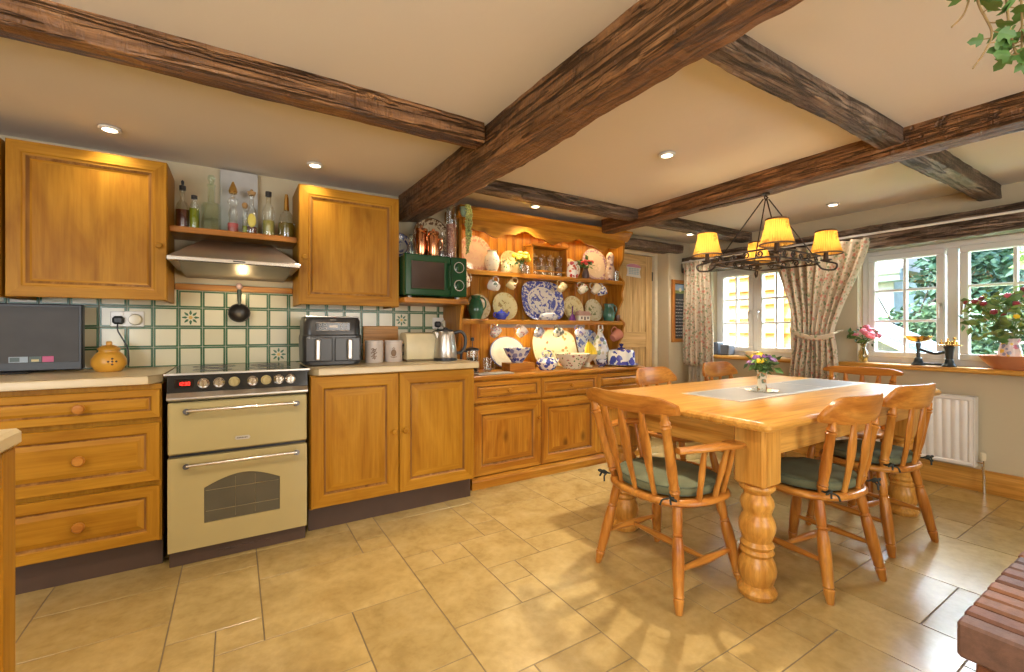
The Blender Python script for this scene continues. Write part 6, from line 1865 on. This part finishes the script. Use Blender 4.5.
# ------------------------------------------------------------------ chandelier
def chandelier():
    cx, cy = 2.84, 1.545
    root = thing('chandelier', 'wrought iron hanging lamp with four pleated yellow shades over the table', 'chandelier', (cx, cy, 1.53))
    zf = 1.535
    hx, hy = 0.285, 0.205
    m = M()
    # rod frame with scrolled edge rails
    for dz in (0.0, 0.045):
        P = [(cx - hx + 0.06, cy - hy, zf + dz), (cx + hx - 0.06, cy - hy, zf + dz), (cx + hx, cy - hy + 0.05, zf + dz), (cx + hx, cy + hy - 0.05, zf + dz), (cx + hx - 0.06, cy + hy, zf + dz), (cx - hx + 0.06, cy + hy, zf + dz), (cx - hx, cy + hy - 0.05, zf + dz), (cx - hx, cy - hy + 0.05, zf + dz)]
        m.tube(P, 0.0055, 8, closed=True)
    m.tube([(cx - hx, cy, zf), (cx + hx, cy, zf)], 0.005, 8); m.tube([(cx, cy - hy, zf), (cx, cy + hy, zf)], 0.005, 8)
    m.build('frame', iron_m, root)
    def scroll(c, ux, r, sgn):
        pts = []
        for i in range(22):
            t = i / 21; a = sgn * t * 2.6 * PI
            rr = r * (1 - 0.75 * t)
            pts.append((c[0] + ux[0] * rr * math.cos(a), c[1] + ux[1] * rr * math.cos(a), c[2] + rr * math.sin(a)))
        M().tube(pts, 0.004, 6).build('scroll', iron_m, root)
    for i in range(5):
        x = cx - 0.18 + i * 0.09
        for y in (cy - hy, cy + hy): scroll((x, y, zf + 0.022), (1, 0, 0), 0.021, 1 if i % 2 else -1)
    for i in range(4):
        y = cy - 0.12 + i * 0.08
        for x in (cx - hx, cx + hx): scroll((x, y, zf + 0.022), (0, 1, 0), 0.021, 1 if i % 2 else -1)
    h = M()
    top = (cx, cy, 1.945)
    for sx in (-1, 1):
        for sy in (-1, 1):
            a = (cx + sx * (hx - 0.09), cy + sy * (hy - 0.02), zf + 0.045)
            h.tube([a, (top[0] + sx * 0.012, top[1] + sy * 0.010, top[2])], 0.0038, 6)
    h.tube([(top[0] + 0.014 * math.cos(a * PI / 8), top[1], top[2] + 0.008 + 0.014 * math.sin(a * PI / 8)) for a in range(16)], 0.004, 6, closed=True)
    h.tube([(top[0], top[1], 1.984), (top[0], top[1], 1.962), (top[0], top[1] - 0.014, 1.952), (top[0], top[1], 1.944)], 0.0042, 6)
    h.build('hanging_rods', iron_m, root)
    m = M()
    m.tube([(cx - 0.0, cy, 1.976), (cx - 0.02, cy + 0.10, 1.972), (cx - 0.02, cy + 0.30, 1.978), (cx - 0.02, cy + 0.46, 1.978)], 0.004, 6)
    m.lathe([(0, 0), (0.024, 0), (0.02, 0.012), (0, 0.016)], (cx, cy, 1.970), 16)
    m.build('flex_and_rose', iron_m, root)
    # translucent pleated fabric
    t = NT('shade_fabric')
    p = t.obj()
    sep = t.n('SeparateXYZ', {0: p})
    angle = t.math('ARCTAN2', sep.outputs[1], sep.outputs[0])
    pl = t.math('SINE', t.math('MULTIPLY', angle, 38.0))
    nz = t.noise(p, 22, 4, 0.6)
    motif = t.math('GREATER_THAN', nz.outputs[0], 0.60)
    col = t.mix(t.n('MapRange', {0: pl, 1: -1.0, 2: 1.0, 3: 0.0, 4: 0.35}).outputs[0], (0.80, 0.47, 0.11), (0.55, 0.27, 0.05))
    col = t.mix(t.math('MULTIPLY', motif, 0.6), col, (0.42, 0.17, 0.04))
    d = t.n('BsdfDiffuse', {'Color': col}); tr = t.n('BsdfTranslucent', {'Color': col})
    mx = t.n('MixShader', {0: 0.62, 1: d.outputs[0], 2: tr.outputs[0]})
    t.t.links.new(mx.outputs[0], t.out.inputs[0])
    shade_m = t.m
    trim_m = plain('shade_trim', (0.12, 0.075, 0.045), 0.8)
    for k, (sx, sy) in enumerate(((-1, 1), (1, 1), (-1, -1), (1, -1))):
        x, y = cx + sx * 0.285, cy + sy * 0.215
        a = M()
        ox = sx * 0.7; oy = sy * 0.7
        P = spline([(cx + sx * (hx - 0.05), cy + sy * (hy - 0.02), zf), (x - sx * 0.02, y - sy * 0.01, zf - 0.035), (x + sx * 0.035, y + sy * 0.03, zf - 0.040), (x + sx * 0.045, y + sy * 0.04, zf - 0.005), (x, y, zf + 0.012)], 5)
        a.tube(P, 0.0055, 8)
        a.lathe([(0, 0), (0.012, 0), (0.030, 0.008), (0.032, 0.014), (0.014, 0.016), (0.012, 0.07), (0, 0.07)], (x, y, zf + 0.010), 16)
        a.build('arm', iron_m, root)
        M().lathe([(0, 0), (0.012, 0), (0.018, 0.02), (0.014, 0.045), (0.004, 0.06), (0, 0.06)], (x, y, zf + 0.085), 14).build('bulb', emit('shade_bulb_glow', (1, 0.8, 0.5), 3.0), root)
        z0, z1, r0, r1 = zf + 0.060, zf + 0.200, 0.086, 0.053
        sh = M()
        n = 76
        rows = []
        vs = []; fs = []
        for iz in range(9):
            tz = iz / 8
            for q in range(n):
                an = 2 * PI * q / n
                rr = r0 + (r1 - r0) * tz + (0.0016 if q % 2 else -0.0016) - 0.004 * math.sin(PI * tz)
                vs.append((rr * math.cos(an), rr * math.sin(an), z0 + (z1 - z0) * tz))
        for iz in range(8):
            for q in range(n):
                q2 = (q + 1) % n
                fs.append((iz * n + q, iz * n + q2, (iz + 1) * n + q2, (iz + 1) * n + q))
        sh.add(vs, fs)
        so_ = sh.build('lamp_shade', shade_m, root, origin=(0, 0, 0), smooth=False)
        so_.location = (x - cx, y - cy, -1.53)
        for rr, zz in ((r0 + 0.001, z0), (r1 + 0.001, z1)):
            tm = M().tube([(rr * math.cos(q * PI / 24), rr * math.sin(q * PI / 24), zz) for q in range(48)], 0.0048, 6, closed=True)
            tm.build('trim', trim_m, so_, origin=(0, 0, 0))
        lamp('shade_bulb', 'POINT', (x, y, zf + 0.125), 2.2, (1, 0.72, 0.34), 0.022)
chandelier()

# ------------------------------------------------------------------ ceiling downlights
DL = [(-0.515, 2.85, 'near the wall cabinet above the television'), (0.397, 2.835, 'near the wall cabinet right of the hood'), (2.03, 1.646, 'between the two long beams over the table'), (1.996, 2.87, 'in front of the dresser'), (3.92, 1.62, 'between the chandelier and the larger window'), (3.90, 2.88, 'in the corner near the pine door')]
for i, (x, y, lab) in enumerate(DL):
    root = thing('downlight', 'small round recessed ceiling downlight ' + lab, 'downlight', (x, y, CZ), group='recessed ceiling downlights')
    z = CZ - 0.014
    M().lathe([(0.028, 0.0), (0.030, -0.004), (0.040, -0.005), (0.044, -0.001), (0.044, 0.006), (0.028, 0.006)], (x, y, z), 28).build('rim', white_m, root)
    M().lathe([(0, 0), (0.028, 0), (0.028, 0.004), (0, 0.004)], (x, y, z - 0.001), 24).build('lens', bulb_m, root)
    lamp('downlight_beam', 'SPOT', (x, y, z - 0.012), DLE[i], WARM, 0.025, spot_size=R(118), spot_blend=1.0)
# added spots without fittings, out of view, filling the room with light
for x, y in ((-1.4, 1.2), (-1.4, -0.8), (0.3, -0.9), (2.0, -0.9), (0.1, 0.9)):
    lamp('downlight_beam', 'SPOT', (x, y, CZ - 0.03), 45 if x == 0.1 else 38 if y == 1.2 else DLB, WARM, 0.03, spot_size=R(155), spot_blend=0.8)
# ------------------------------------------------------------------ curtains
cur_m = sprig('curtain_floral', (0.56, 0.47, 0.35), [(0.52, 0.22, 0.16), (0.20, 0.25, 0.14), (0.48, 0.32, 0.21), (0.32, 0.32, 0.20)], 19, 0.27, cloth=True)
def cloth(fn, nu, nv, name, mat, parent=None, th=0.004):
    m = M().grid(fn, nu, nv)
    o = m.build(name, mat, parent, recalc=False, ang=80)
    s = o.modifiers.new('thickness', 'SOLIDIFY'); s.thickness = th; s.offset = 0
    return o
def curtain_left():
    root = thing('curtain', 'short floral curtain hanging in the corner left of the smaller window', 'curtain', (4.24, 3.0, 0.70))
    def f(u, v):
        z = 0.735 + (1.835 - 0.735) * v
        yc = 3.03 - 0.02 * (1 - v); hw = 0.150 + 0.020 * (1 - v) + 0.008 * math.sin(v * 5)
        y = yc + hw * (2 * u - 1)
        k = 0.024 + 0.010 * (1 - v)
        x = 4.205 + k * math.sin(u * 2 * PI * 5.5 + 0.8 * v) + 0.008 * math.sin(u * 17 + v * 4)
        return (x, y, z)
    cloth(f, 90, 24, 'cloth', cur_m, root)
    def g(u, v):
        z = 1.80 + 0.055 * v
        return (4.205 + 0.028 * math.sin(u * 2 * PI * 5.5 + 0.8), 3.03 + 0.152 * (2 * u - 1), z)
    cloth(g, 90, 3, 'heading', cur_m, root, 0.012)
curtain_left()
# plainer striped cloth hanging below it
def f(u, v):
    z = 0.30 + 0.432 * v
    return (4.255 + 0.016 * math.sin(u * 2 * PI * 4), 3.06 + 0.095 * (2 * u - 1), z)
o = cloth(f, 50, 8, 'hanging_towel', sprig('towel_cloth', (0.55, 0.50, 0.40), [(0.38, 0.36, 0.26)], 24, 0.2, cloth=True))
tag(o, 'narrow pale cloth hanging under the left curtain behind the table', 'cloth')
def curtain_mid():
    root = thing('curtain', 'long floral curtain tied back between the two windows', 'curtain', (4.24, 1.85, 0.50))
    zt, zb, zk = 1.835, 0.42, 1.10
    def f(u, v):
        z = zb + (zt - zb) * v
        if z > zk:
            t = (z - zk) / (zt - zk)
            e = t * t * (3 - 2 * t)
            e = 0.35 * t + 0.65 * e
            lo = 1.715 + (1.475 - 1.715) * e; hi = 2.015 + (2.205 - 2.015) * (0.5 * t + 0.5 * e)
        else:
            t = (zk - z) / (zk - zb)
            lo = 1.715 - 0.02 * math.sin(t * 2.4); hi = 2.015 + 0.075 * math.sin(min(1, t * 1.3) * PI / 2)
        y = hi + (lo - hi) * u
        wdt = hi - lo
        k = 0.016 + 0.016 * (wdt / 0.7)
        pinch = math.exp(-((z - zk) / 0.10) ** 2)
        x = 4.175 - 0.025 * pinch + k * math.sin(u * 2 * PI * 9 + 1.2 * math.sin(v * 3)) + 0.012 * math.sin(u * 13 + v * 6)
        return (x, y, z)
    cloth(f, 150, 50, 'cloth', cur_m, root)
    m = M()
    def band(u, v):
        y = 2.03 - 0.335 * u
        sag = 0.045 * (1 - u) - 0.045 * math.sin(PI * u)
        return (4.115 - 0.015 * math.sin(PI * u), y, 1.075 + sag + 0.045 * v - 0.02)
    cloth(band, 24, 3, 'tieback', cur_m, root, 0.006)
    M().tube(spline([(4.12, 1.70, 1.09), (4.25, 1.72, 1.11), (4.395, 1.74, 1.12)], 5), 0.008, 8).build('tieback_cord', cream_cer, root)
curtain_mid()
root = thing('curtain_rail', 'thin white curtain rail along the oak lintel', 'curtain rail', (4.20, 1.9, 1.87))
M().tube([(4.195, 3.20, 1.862), (4.195, 1.2, 1.868), (4.195, -0.5, 1.872)], 0.009, 8).build('rail', white_m, root)
m = M()
for y in (3.1, 2.2, 1.3, 0.4): m.box(4.195, 4.26, y - 0.012, y + 0.012, 1.866, 1.880, 0.003)
m.build('brackets', white_m, root)

# ------------------------------------------------------------------ on the sills
ZS = 0.8575
def speaker(y, h, w, label):
    root = thing('small_speaker', label, 'speaker', (4.40, y, ZS))
    M().box(4.345, 4.455, y - w / 2, y + w / 2, ZS, ZS + h, 0.006).build('casing', plain('speaker_grey', (0.07, 0.075, 0.09), 0.5), root)
    M().box(4.341, 4.346, y - w / 2 + 0.006, y + w / 2 - 0.006, ZS + 0.006, ZS + h - 0.006, 0.002).build('grille', plain('grille_grey', (0.10, 0.11, 0.14), 0.8), root)
speaker(2.925, 0.132, 0.105, 'taller dark grey speaker box on the left sill, next to the curtain')
speaker(2.795, 0.108, 0.095, 'shorter dark grey speaker box on the left sill')
vessel('sill_bowl', 'small cream bowl on the left sill behind the posy', 'bowl', 4.38, 2.52, ZS, cupprof(0.058, 0.05, 0.6), cream_cer)
flower_vase('rose_vase', 'clear bulbous glass vase of pink flowers on the right sill beside the tied curtain', 4.36, 1.585, ZS, [(0, 0), (0.022, 0), (0.030, 0.012), (0.036, 0.045), (0.032, 0.08), (0.018, 0.11), (0.017, 0.135), (0.026, 0.15), (0.023, 0.15), (0.014, 0.13), (0.015, 0.11), (0.029, 0.08), (0.033, 0.045), (0.026, 0.012), (0, 0.008)],
            glass('amber_glass', (0.86, 0.80, 0.60), 0.03, 0.15), [(plain('rose_pink', (0.80, 0.22, 0.30), 0.6, var=0.2), 'pink_flower', 16)], 0.120, 0.15, 40, 0.05, 16, 41, 0.024)
# kitchen scales
def scales():
    y0, y1, x = 1.235, 1.065, 4.345
    root = thing('kitchen_scales', 'black iron balance scales with a brass pan on the right sill', 'scales', (x, (y0 + y1) / 2, ZS))
    ir = plain('scales_iron', (0.03, 0.04, 0.045), 0.35, 0.3)
    m = M()
    for y in (y0, y1):
        m.lathe([(0, 0), (0.040, 0), (0.042, 0.008), (0.030, 0.022), (0.026, 0.035), (0.024, 0.05), (0.016, 0.058), (0, 0.06)], (x, y, ZS), 22)
    m.box(x - 0.012, x + 0.012, y1, y0, ZS + 0.004, ZS + 0.020, 0.004)
    m.build('base', ir, root)
    m = M()
    m.lathe([(0, 0), (0.020, 0), (0.024, 0.05), (0.032, 0.09), (0.026, 0.098), (0, 0.10)], (x, y1, ZS + 0.050), 20)
    m.build('pillar', ir, root)
    M().lathe([(0, 0), (0.012, 0), (0.010, 0.06), (0.016, 0.10), (0.014, 0.115), (0, 0.115)], (x, y0, ZS + 0.055), 16).build('pillar', ir, root)
    M().tube(spline([(x, y0, ZS + 0.125), (x, (y0 + y1) / 2 + 0.02, ZS + 0.098), (x, (y0 + y1) / 2 - 0.02, ZS + 0.092), (x, y1, ZS + 0.110)], 5), 0.011, 8).build('beam', ir, root)
    M().lathe([(0, 0), (0.028, 0), (0.062, 0.014), (0.088, 0.044), (0.090, 0.046), (0.085, 0.046), (0.060, 0.018), (0, 0.006)], (x, y0, ZS + 0.172), 30).build('brass_pan', brass_m, root)
    M().lathe([(0, 0), (0.066, 0), (0.070, 0.006), (0.066, 0.008), (0, 0.006)], (x, y1, ZS + 0.1505), 28).build('weight_plate', brass_m, root)
scales()
wz = ZS + 0.159
for i, (dy, dx, s, lab) in enumerate(((-0.028, 0.0, 1.0, 'largest brass weight, right on the scales plate'), (0.010, 0.012, 0.85, 'middle sized brass weight at the centre of the scales plate'), (0.040, -0.008, 0.65, 'smallest brass weight, left on the scales plate'))):
    m = M().lathe([(0, 0), (0.018 * s, 0), (0.019 * s, 0.022 * s), (0.015 * s, 0.027 * s), (0.006 * s, 0.030 * s), (0.005 * s, 0.038 * s), (0.010 * s, 0.044 * s), (0.010 * s, 0.050 * s), (0, 0.053 * s)], n=18)
    solo(m, 'brass_weight', brass_m, lab, 'weight', loc=(4.345 + dx, 1.065 + dy, wz), local=True, group='brass weights on the scales')
vessel('terracotta_dish', 'wide terracotta dish on the right sill under the big bouquet', 'dish', 4.37, 0.775, ZS, [(0, 0), (0.075, 0), (0.085, 0.01), (0.125, 0.055), (0.148, 0.092), (0.142, 0.092), (0.118, 0.055), (0.07, 0.016), (0, 0.014)], terracotta_m)
flower_vase('flower_jug', 'patterned jug with a big wild bouquet of red berries standing in the dish', 4.37, 0.775, ZS + 0.0155, [(0, 0), (0.040, 0), (0.045, 0.01), (0.058, 0.06), (0.055, 0.11), (0.044, 0.155), (0.052, 0.19), (0.048, 0.19), (0.040, 0.155), (0, 0.14)],
            sprig('jug_pattern', (0.62, 0.58, 0.60), [(0.55, 0.20, 0.30), (0.70, 0.50, 0.10), (0.25, 0.28, 0.42)], 20, 0.36), [(red_m, 'red_berry_head', 22), (pink_m, 'pink_flower', 7), (yellow_m, 'yellow_flower', 3)], 0.26, 0.36, 190, 0.065, 44, 52, 0.018, None, leaf2_m)
flw = [o for o in bpy.data.objects if o.name == 'flower_jug'][0]
m = M(); rnd = random.Random(77)
leaves(m, (0, 0.02, 0.33), (0.18, 0.24, 0.19), 70, 0.08, rnd)
m.build('dark_leaves', leaf_m, flw, smooth=False, recalc=False)

# ------------------------------------------------------------------ radiator
def radiator():
    y0, y1, z0, z1, x = 0.925, 2.02, 0.180, 0.660, 4.295
    root = thing('radiator', 'white ribbed panel radiator under the right window', 'radiator', (x, (y0 + y1) / 2, z0))
    m = M()
    n = int((y1 - y0 - 0.05) / 0.045)
    prof = []
    a = y0 + 0.03
    st = (y1 - y0 - 0.06) / n
    vs = []; fs = []
    ys = []
    for i in range(n):
        for t, d in ((0.08, 0.0), (0.25, -0.010), (0.75, -0.010), (0.92, 0.0)):
            ys.append((a + (i + t) * st, d))
    zz = [(z0 + 0.03, 0.0), (z0 + 0.05, 1.0), (z1 - 0.05, 1.0), (z1 - 0.03, 0.0)]
    for z, k in zz:
        for y, d in ys: vs.append((x + d * k, y, z))
    N = len(ys)
    for r_ in range(3):
        for i in range(N - 1): fs.append((r_ * N + i, r_ * N + i + 1, (r_ + 1) * N + i + 1, (r_ + 1) * N + i))
    m.add(vs, fs)
    m.box(x + 0.0005, x + 0.012, y0 + 0.004, y1 - 0.004, z0 + 0.004, z1 - 0.004, 0.003)
    m.box(x - 0.010, x + 0.0, y0 + 0.004, y1 - 0.004, z0 + 0.004, z0 + 0.028, 0.005); m.box(x - 0.010, x + 0.0, y0 + 0.004, y1 - 0.004, z1 - 0.028, z1 - 0.004, 0.005)
    m.box(x - 0.010, x + 0.0, y0 + 0.004, y0 + 0.028, z0 + 0.028, z1 - 0.028, 0.004)
    m.box(x + 0.055, x + 0.066, y0 + 0.01, y1 - 0.01, z0 + 0.01, z1 - 0.01, 0.003)
    m.build('panel', white_m, root)
    s = M()
    s.box(x - 0.013, x + 0.070, y0 - 0.004, y0 + 0.003, z0, z1, 0.003); s.box(x - 0.013, x + 0.070, y1 - 0.003, y1 + 0.004, z0, z1, 0.003)
    s.box(x - 0.013, x + 0.070, y0 + 0.003, y1 - 0.003, z1 - 0.004, z1 + 0.003, 0.002)
    s.build('grille_cover', white_m, root)
    v = M()
    yv = y0 - 0.035
    v.tube([(x + 0.03, y0 - 0.004, z0 + 0.035), (x + 0.03, yv, z0 + 0.035)], 0.010, 10)
    v.tube([(x + 0.03, yv, z0 + 0.05), (x + 0.03, yv, z0 - 0.01), (x + 0.035, yv - 0.004, 0.12), (x + 0.04, yv - 0.004, 0.005)], 0.0075, 10)
    vo = v.build('valve', chrome_m, root)
    M().lathe([(0, 0), (0.014, 0), (0.017, 0.01), (0.017, 0.045), (0.012, 0.052), (0, 0.053)], (x + 0.03, yv, z0 + 0.052), 16).build('valve_cap', cream_cer, vo)
    b = M()
    for y in (y0 + 0.12, y1 - 0.12): b.box(x + 0.066, XW - 0.001, y - 0.015, y + 0.015, z0 + 0.15, z0 + 0.40, 0.002)
    b.build('brackets', white_m, root)
radiator()

# ------------------------------------------------------------------ peninsula at the left edge
root = thing('peninsula_cabinet', 'honey wood cabinet end at the bottom left corner of the photo', 'cabinet', (-0.80, 1.0, 0))
M().box(-1.10, -0.457, 0.62, 1.50, 0.0, 0.848, 0.002).build('carcass', KW['Z'], root)
m = M()
n = 7
y0, y1 = 0.62, 1.50
m.box(-0.4565, -0.437, y0, y0 + 0.07, 0.0, 0.848, 0.003); m.box(-0.4565, -0.437, y1 - 0.07, y1, 0.0, 0.848, 0.003)
m.box(-0.4565, -0.437, y0 + 0.07, y1 - 0.07, 0.77, 0.848, 0.003); m.box(-0.4565, -0.437, y0 + 0.07, y1 - 0.07, 0.0, 0.10, 0.003)
w = (y1 - y0 - 0.14) / n
for i in range(n): m.box(-0.4565, -0.445, y0 + 0.07 + i * w + 0.001, y0 + 0.07 + (i + 1) * w - 0.001, 0.10, 0.77, 0.004)
m.build('end_panel', KW['Z'], root)
m = M().box(-1.12, -0.428, 0.59, 1.508, 0.850, 0.890, 0.008)
solo(m, 'worktop', work_m, 'cream worktop corner at the left edge, close to the camera', 'worktop', loc=(-0.77, 1.0, 0.85))

# ------------------------------------------------------------------ brick hearth
def hearth():
    root = thing('brick_hearth', 'low red brick hearth corner at the bottom right', 'hearth', (2.3, -0.1, 0))
    bm_ = NT('old_brick')
    isl = bm_.n('NewGeometry').outputs['Random Per Island']
    nz = bm_.noise(bm_.obj(), 30, 5, 0.65)
    col = bm_.ramp(isl, [(0.0, (0.075, 0.055, 0.055)), (0.3, (0.20, 0.068, 0.026)), (0.5, (0.11, 0.075, 0.070)), (0.75, (0.25, 0.098, 0.036)), (1.0, (0.15, 0.072, 0.045))])
    col = bm_.mix(0.6, col, bm_.ramp(nz.outputs[0], [(0.3, (0.5, 0.5, 0.5)), (0.65, (1.2, 1.15, 1.1))]), 'MULTIPLY')
    bm_.bump(nz.outputs[0], 0.5, 0.006)
    bm_.set(Base_Color=col, Roughness=0.7)
    brick = bm_.m
    mort = plain('mortar', (0.20, 0.14, 0.08), 0.95)
    x0, x1, y0, y1, zt = 1.625, 2.90, -0.62, 0.388, 0.350
    rnd = random.Random(4)
    m = M()
    # top course on edge, laid along y, slightly proud
    P = 0.073
    n = int((x1 - x0) / P)
    for i in range(n):
        a = x0 + i * P
        yy = y1
        while yy > y0:
            L = 0.222
            j = rnd.uniform(-.004, .004)
            m.box(a + 0.006, a + P - 0.006, max(yy - L + 0.006, y0), yy - (0.0 if yy == y1 else 0.004) + (j if yy == y1 else 0), zt - 0.098, zt + rnd.uniform(-.003, .003), 0.007)
            yy -= L
    m.build('top_bricks', brick, root)
    m = M()
    for r_ in range(3):
        z0 = zt - 0.100 - (r_ + 1) * 0.0765
        off = 0.11 if r_ % 2 else 0.0
        # left face (looking along x) and the face to the table
        yy = y1 - 0.03
        y = yy + off
        while y > y0:
            a, b = max(y - 0.222 + 0.004, y0), min(y - 0.004, yy)
            if b - a > 0.02: m.box(x0 + 0.028, x0 + 0.128, a, b, z0 + 0.005, z0 + 0.0715, 0.005)
            y -= 0.222
        x = x0 + 0.134 - off * 0.8
        while x < x1:
            a, b = max(x, x0 + 0.134), min(x + 0.214, x1)
            if b - a > 0.02: m.box(a, b, yy - 0.10, yy, z0 + 0.005, z0 + 0.0715, 0.005)
            x += 0.222
    m.build('side_bricks', brick, root)
    m = M()
    m.box(x0 + 0.034, x1, y0, y1 - 0.036, 0.0, zt - 0.099, 0.002)
    m.box(x0 + 0.012, x1, y0, y1 - 0.012, zt - 0.0985, zt - 0.016, 0.002)
    m.build('mortar', mort, root)
hearth()

# ------------------------------------------------------------------ ivy at the top right corner
def ivy():
    ox, oy = 1.262, 0.150
    root = thing('hanging_ivy', 'trailing ivy plant hanging from the ceiling at the top right corner', 'plant', (ox, oy, 1.86))
    M().lathe([(0, 0), (0.055, 0), (0.075, 0.09), (0.08, 0.095), (0.072, 0.095), (0, 0.08)], (ox, oy, 1.86), 24).build('pot', terracotta_m, root)
    m = M()
    for a in (0, 2.1, 4.2): m.tube([(ox + 0.076 * math.cos(a), oy + 0.076 * math.sin(a), 1.95), (ox, oy, CZ - 0.016)], 0.002, 5)
    m.lathe([(0, 0), (0.012, 0), (0.012, 0.01), (0, 0.01)], (ox, oy, CZ - 0.026), 12)
    m.build('hanger', iron_m, root)
    rnd = random.Random(12)
    lv = M(); st = M()
    def leaf(p, d, s):
        d = d.normalized(); q = d.orthogonal().normalized()
        q.rotate(Matrix.Rotation(rnd.random() * 6.28, 3, d))
        n_ = d.cross(q)
        shape = [(0, 0), (0.10, 0.34), (0.38, 0.52), (0.44, 0.24), (0.72, 0.28), (1.0, 0.0), (0.72, -0.28), (0.44, -0.24), (0.38, -0.52), (0.10, -0.34)]
        vs = [p + d * (u * s) + q * (w * s) + n_ * (s * 0.12 * abs(w) - 0.06 * s * u) for u, w in shape] + [p + d * (0.45 * s) - n_ * 0.02 * s]
        lv.add(vs, [(i, (i + 1) % 10, 10) for i in range(10)])
    top = (ox, oy, 1.945)
    # strands: (points, first leaf, end bare)
    strands = [
        [top, (1.18, 0.20, 1.955), (1.128, 0.240, 1.86), (1.122, 0.246, 1.74), (1.112, 0.252, 1.69), (1.090, 0.264, 1.662)],
        [top, (1.20, 0.19, 1.95), (1.142, 0.230, 1.82), (1.128, 0.240, 1.72), (1.150, 0.226, 1.655), (1.140, 0.232, 1.62), (1.122, 0.244, 1.588)],
        [top, (1.21, 0.20, 1.94), (1.180, 0.212, 1.80), (1.176, 0.212, 1.70), (1.186, 0.206, 1.63), (1.192, 0.200, 1.605)],
        [top, (1.225, 0.19, 1.95), (1.196, 0.200, 1.82), (1.200, 0.198, 1.68), (1.196, 0.198, 1.615)],
        [top, (1.24, 0.20, 1.95), (1.215, 0.190, 1.80), (1.210, 0.192, 1.66), (1.206, 0.192, 1.58)],
        [top, (1.30, 0.12, 1.94), (1.33, 0.10, 1.8), (1.33, 0.10, 1.66)],
        [top, (1.27, 0.09, 1.95), (1.28, 0.06, 1.82), (1.28, 0.05, 1.70)],
    ]
    for k, S in enumerate(strands):
        P = spline(S, 7)
        st.tube(P, [0.0026 - 0.0012 * i / len(P) for i in range(len(P))], 6)
        stop = len(P) - (11 if k == 0 else 9 if k == 1 else 2)
        for i in range(6, stop, 2 if k < 2 else 1):
            d = Vector((rnd.uniform(-1, 1), rnd.uniform(-1, 1), rnd.uniform(-1.0, 0.2)))
            b = P[i] + d.normalized() * 0.010
            st.tube([P[i], b], 0.0011, 4)
            leaf(b, d, rnd.uniform(0.020, 0.034))
    st.build('stems', plain('ivy_stem', (0.30, 0.20, 0.08), 0.7), root)
    lv.build('leaves', leaf_m, root, smooth=False, recalc=False)
ivy()
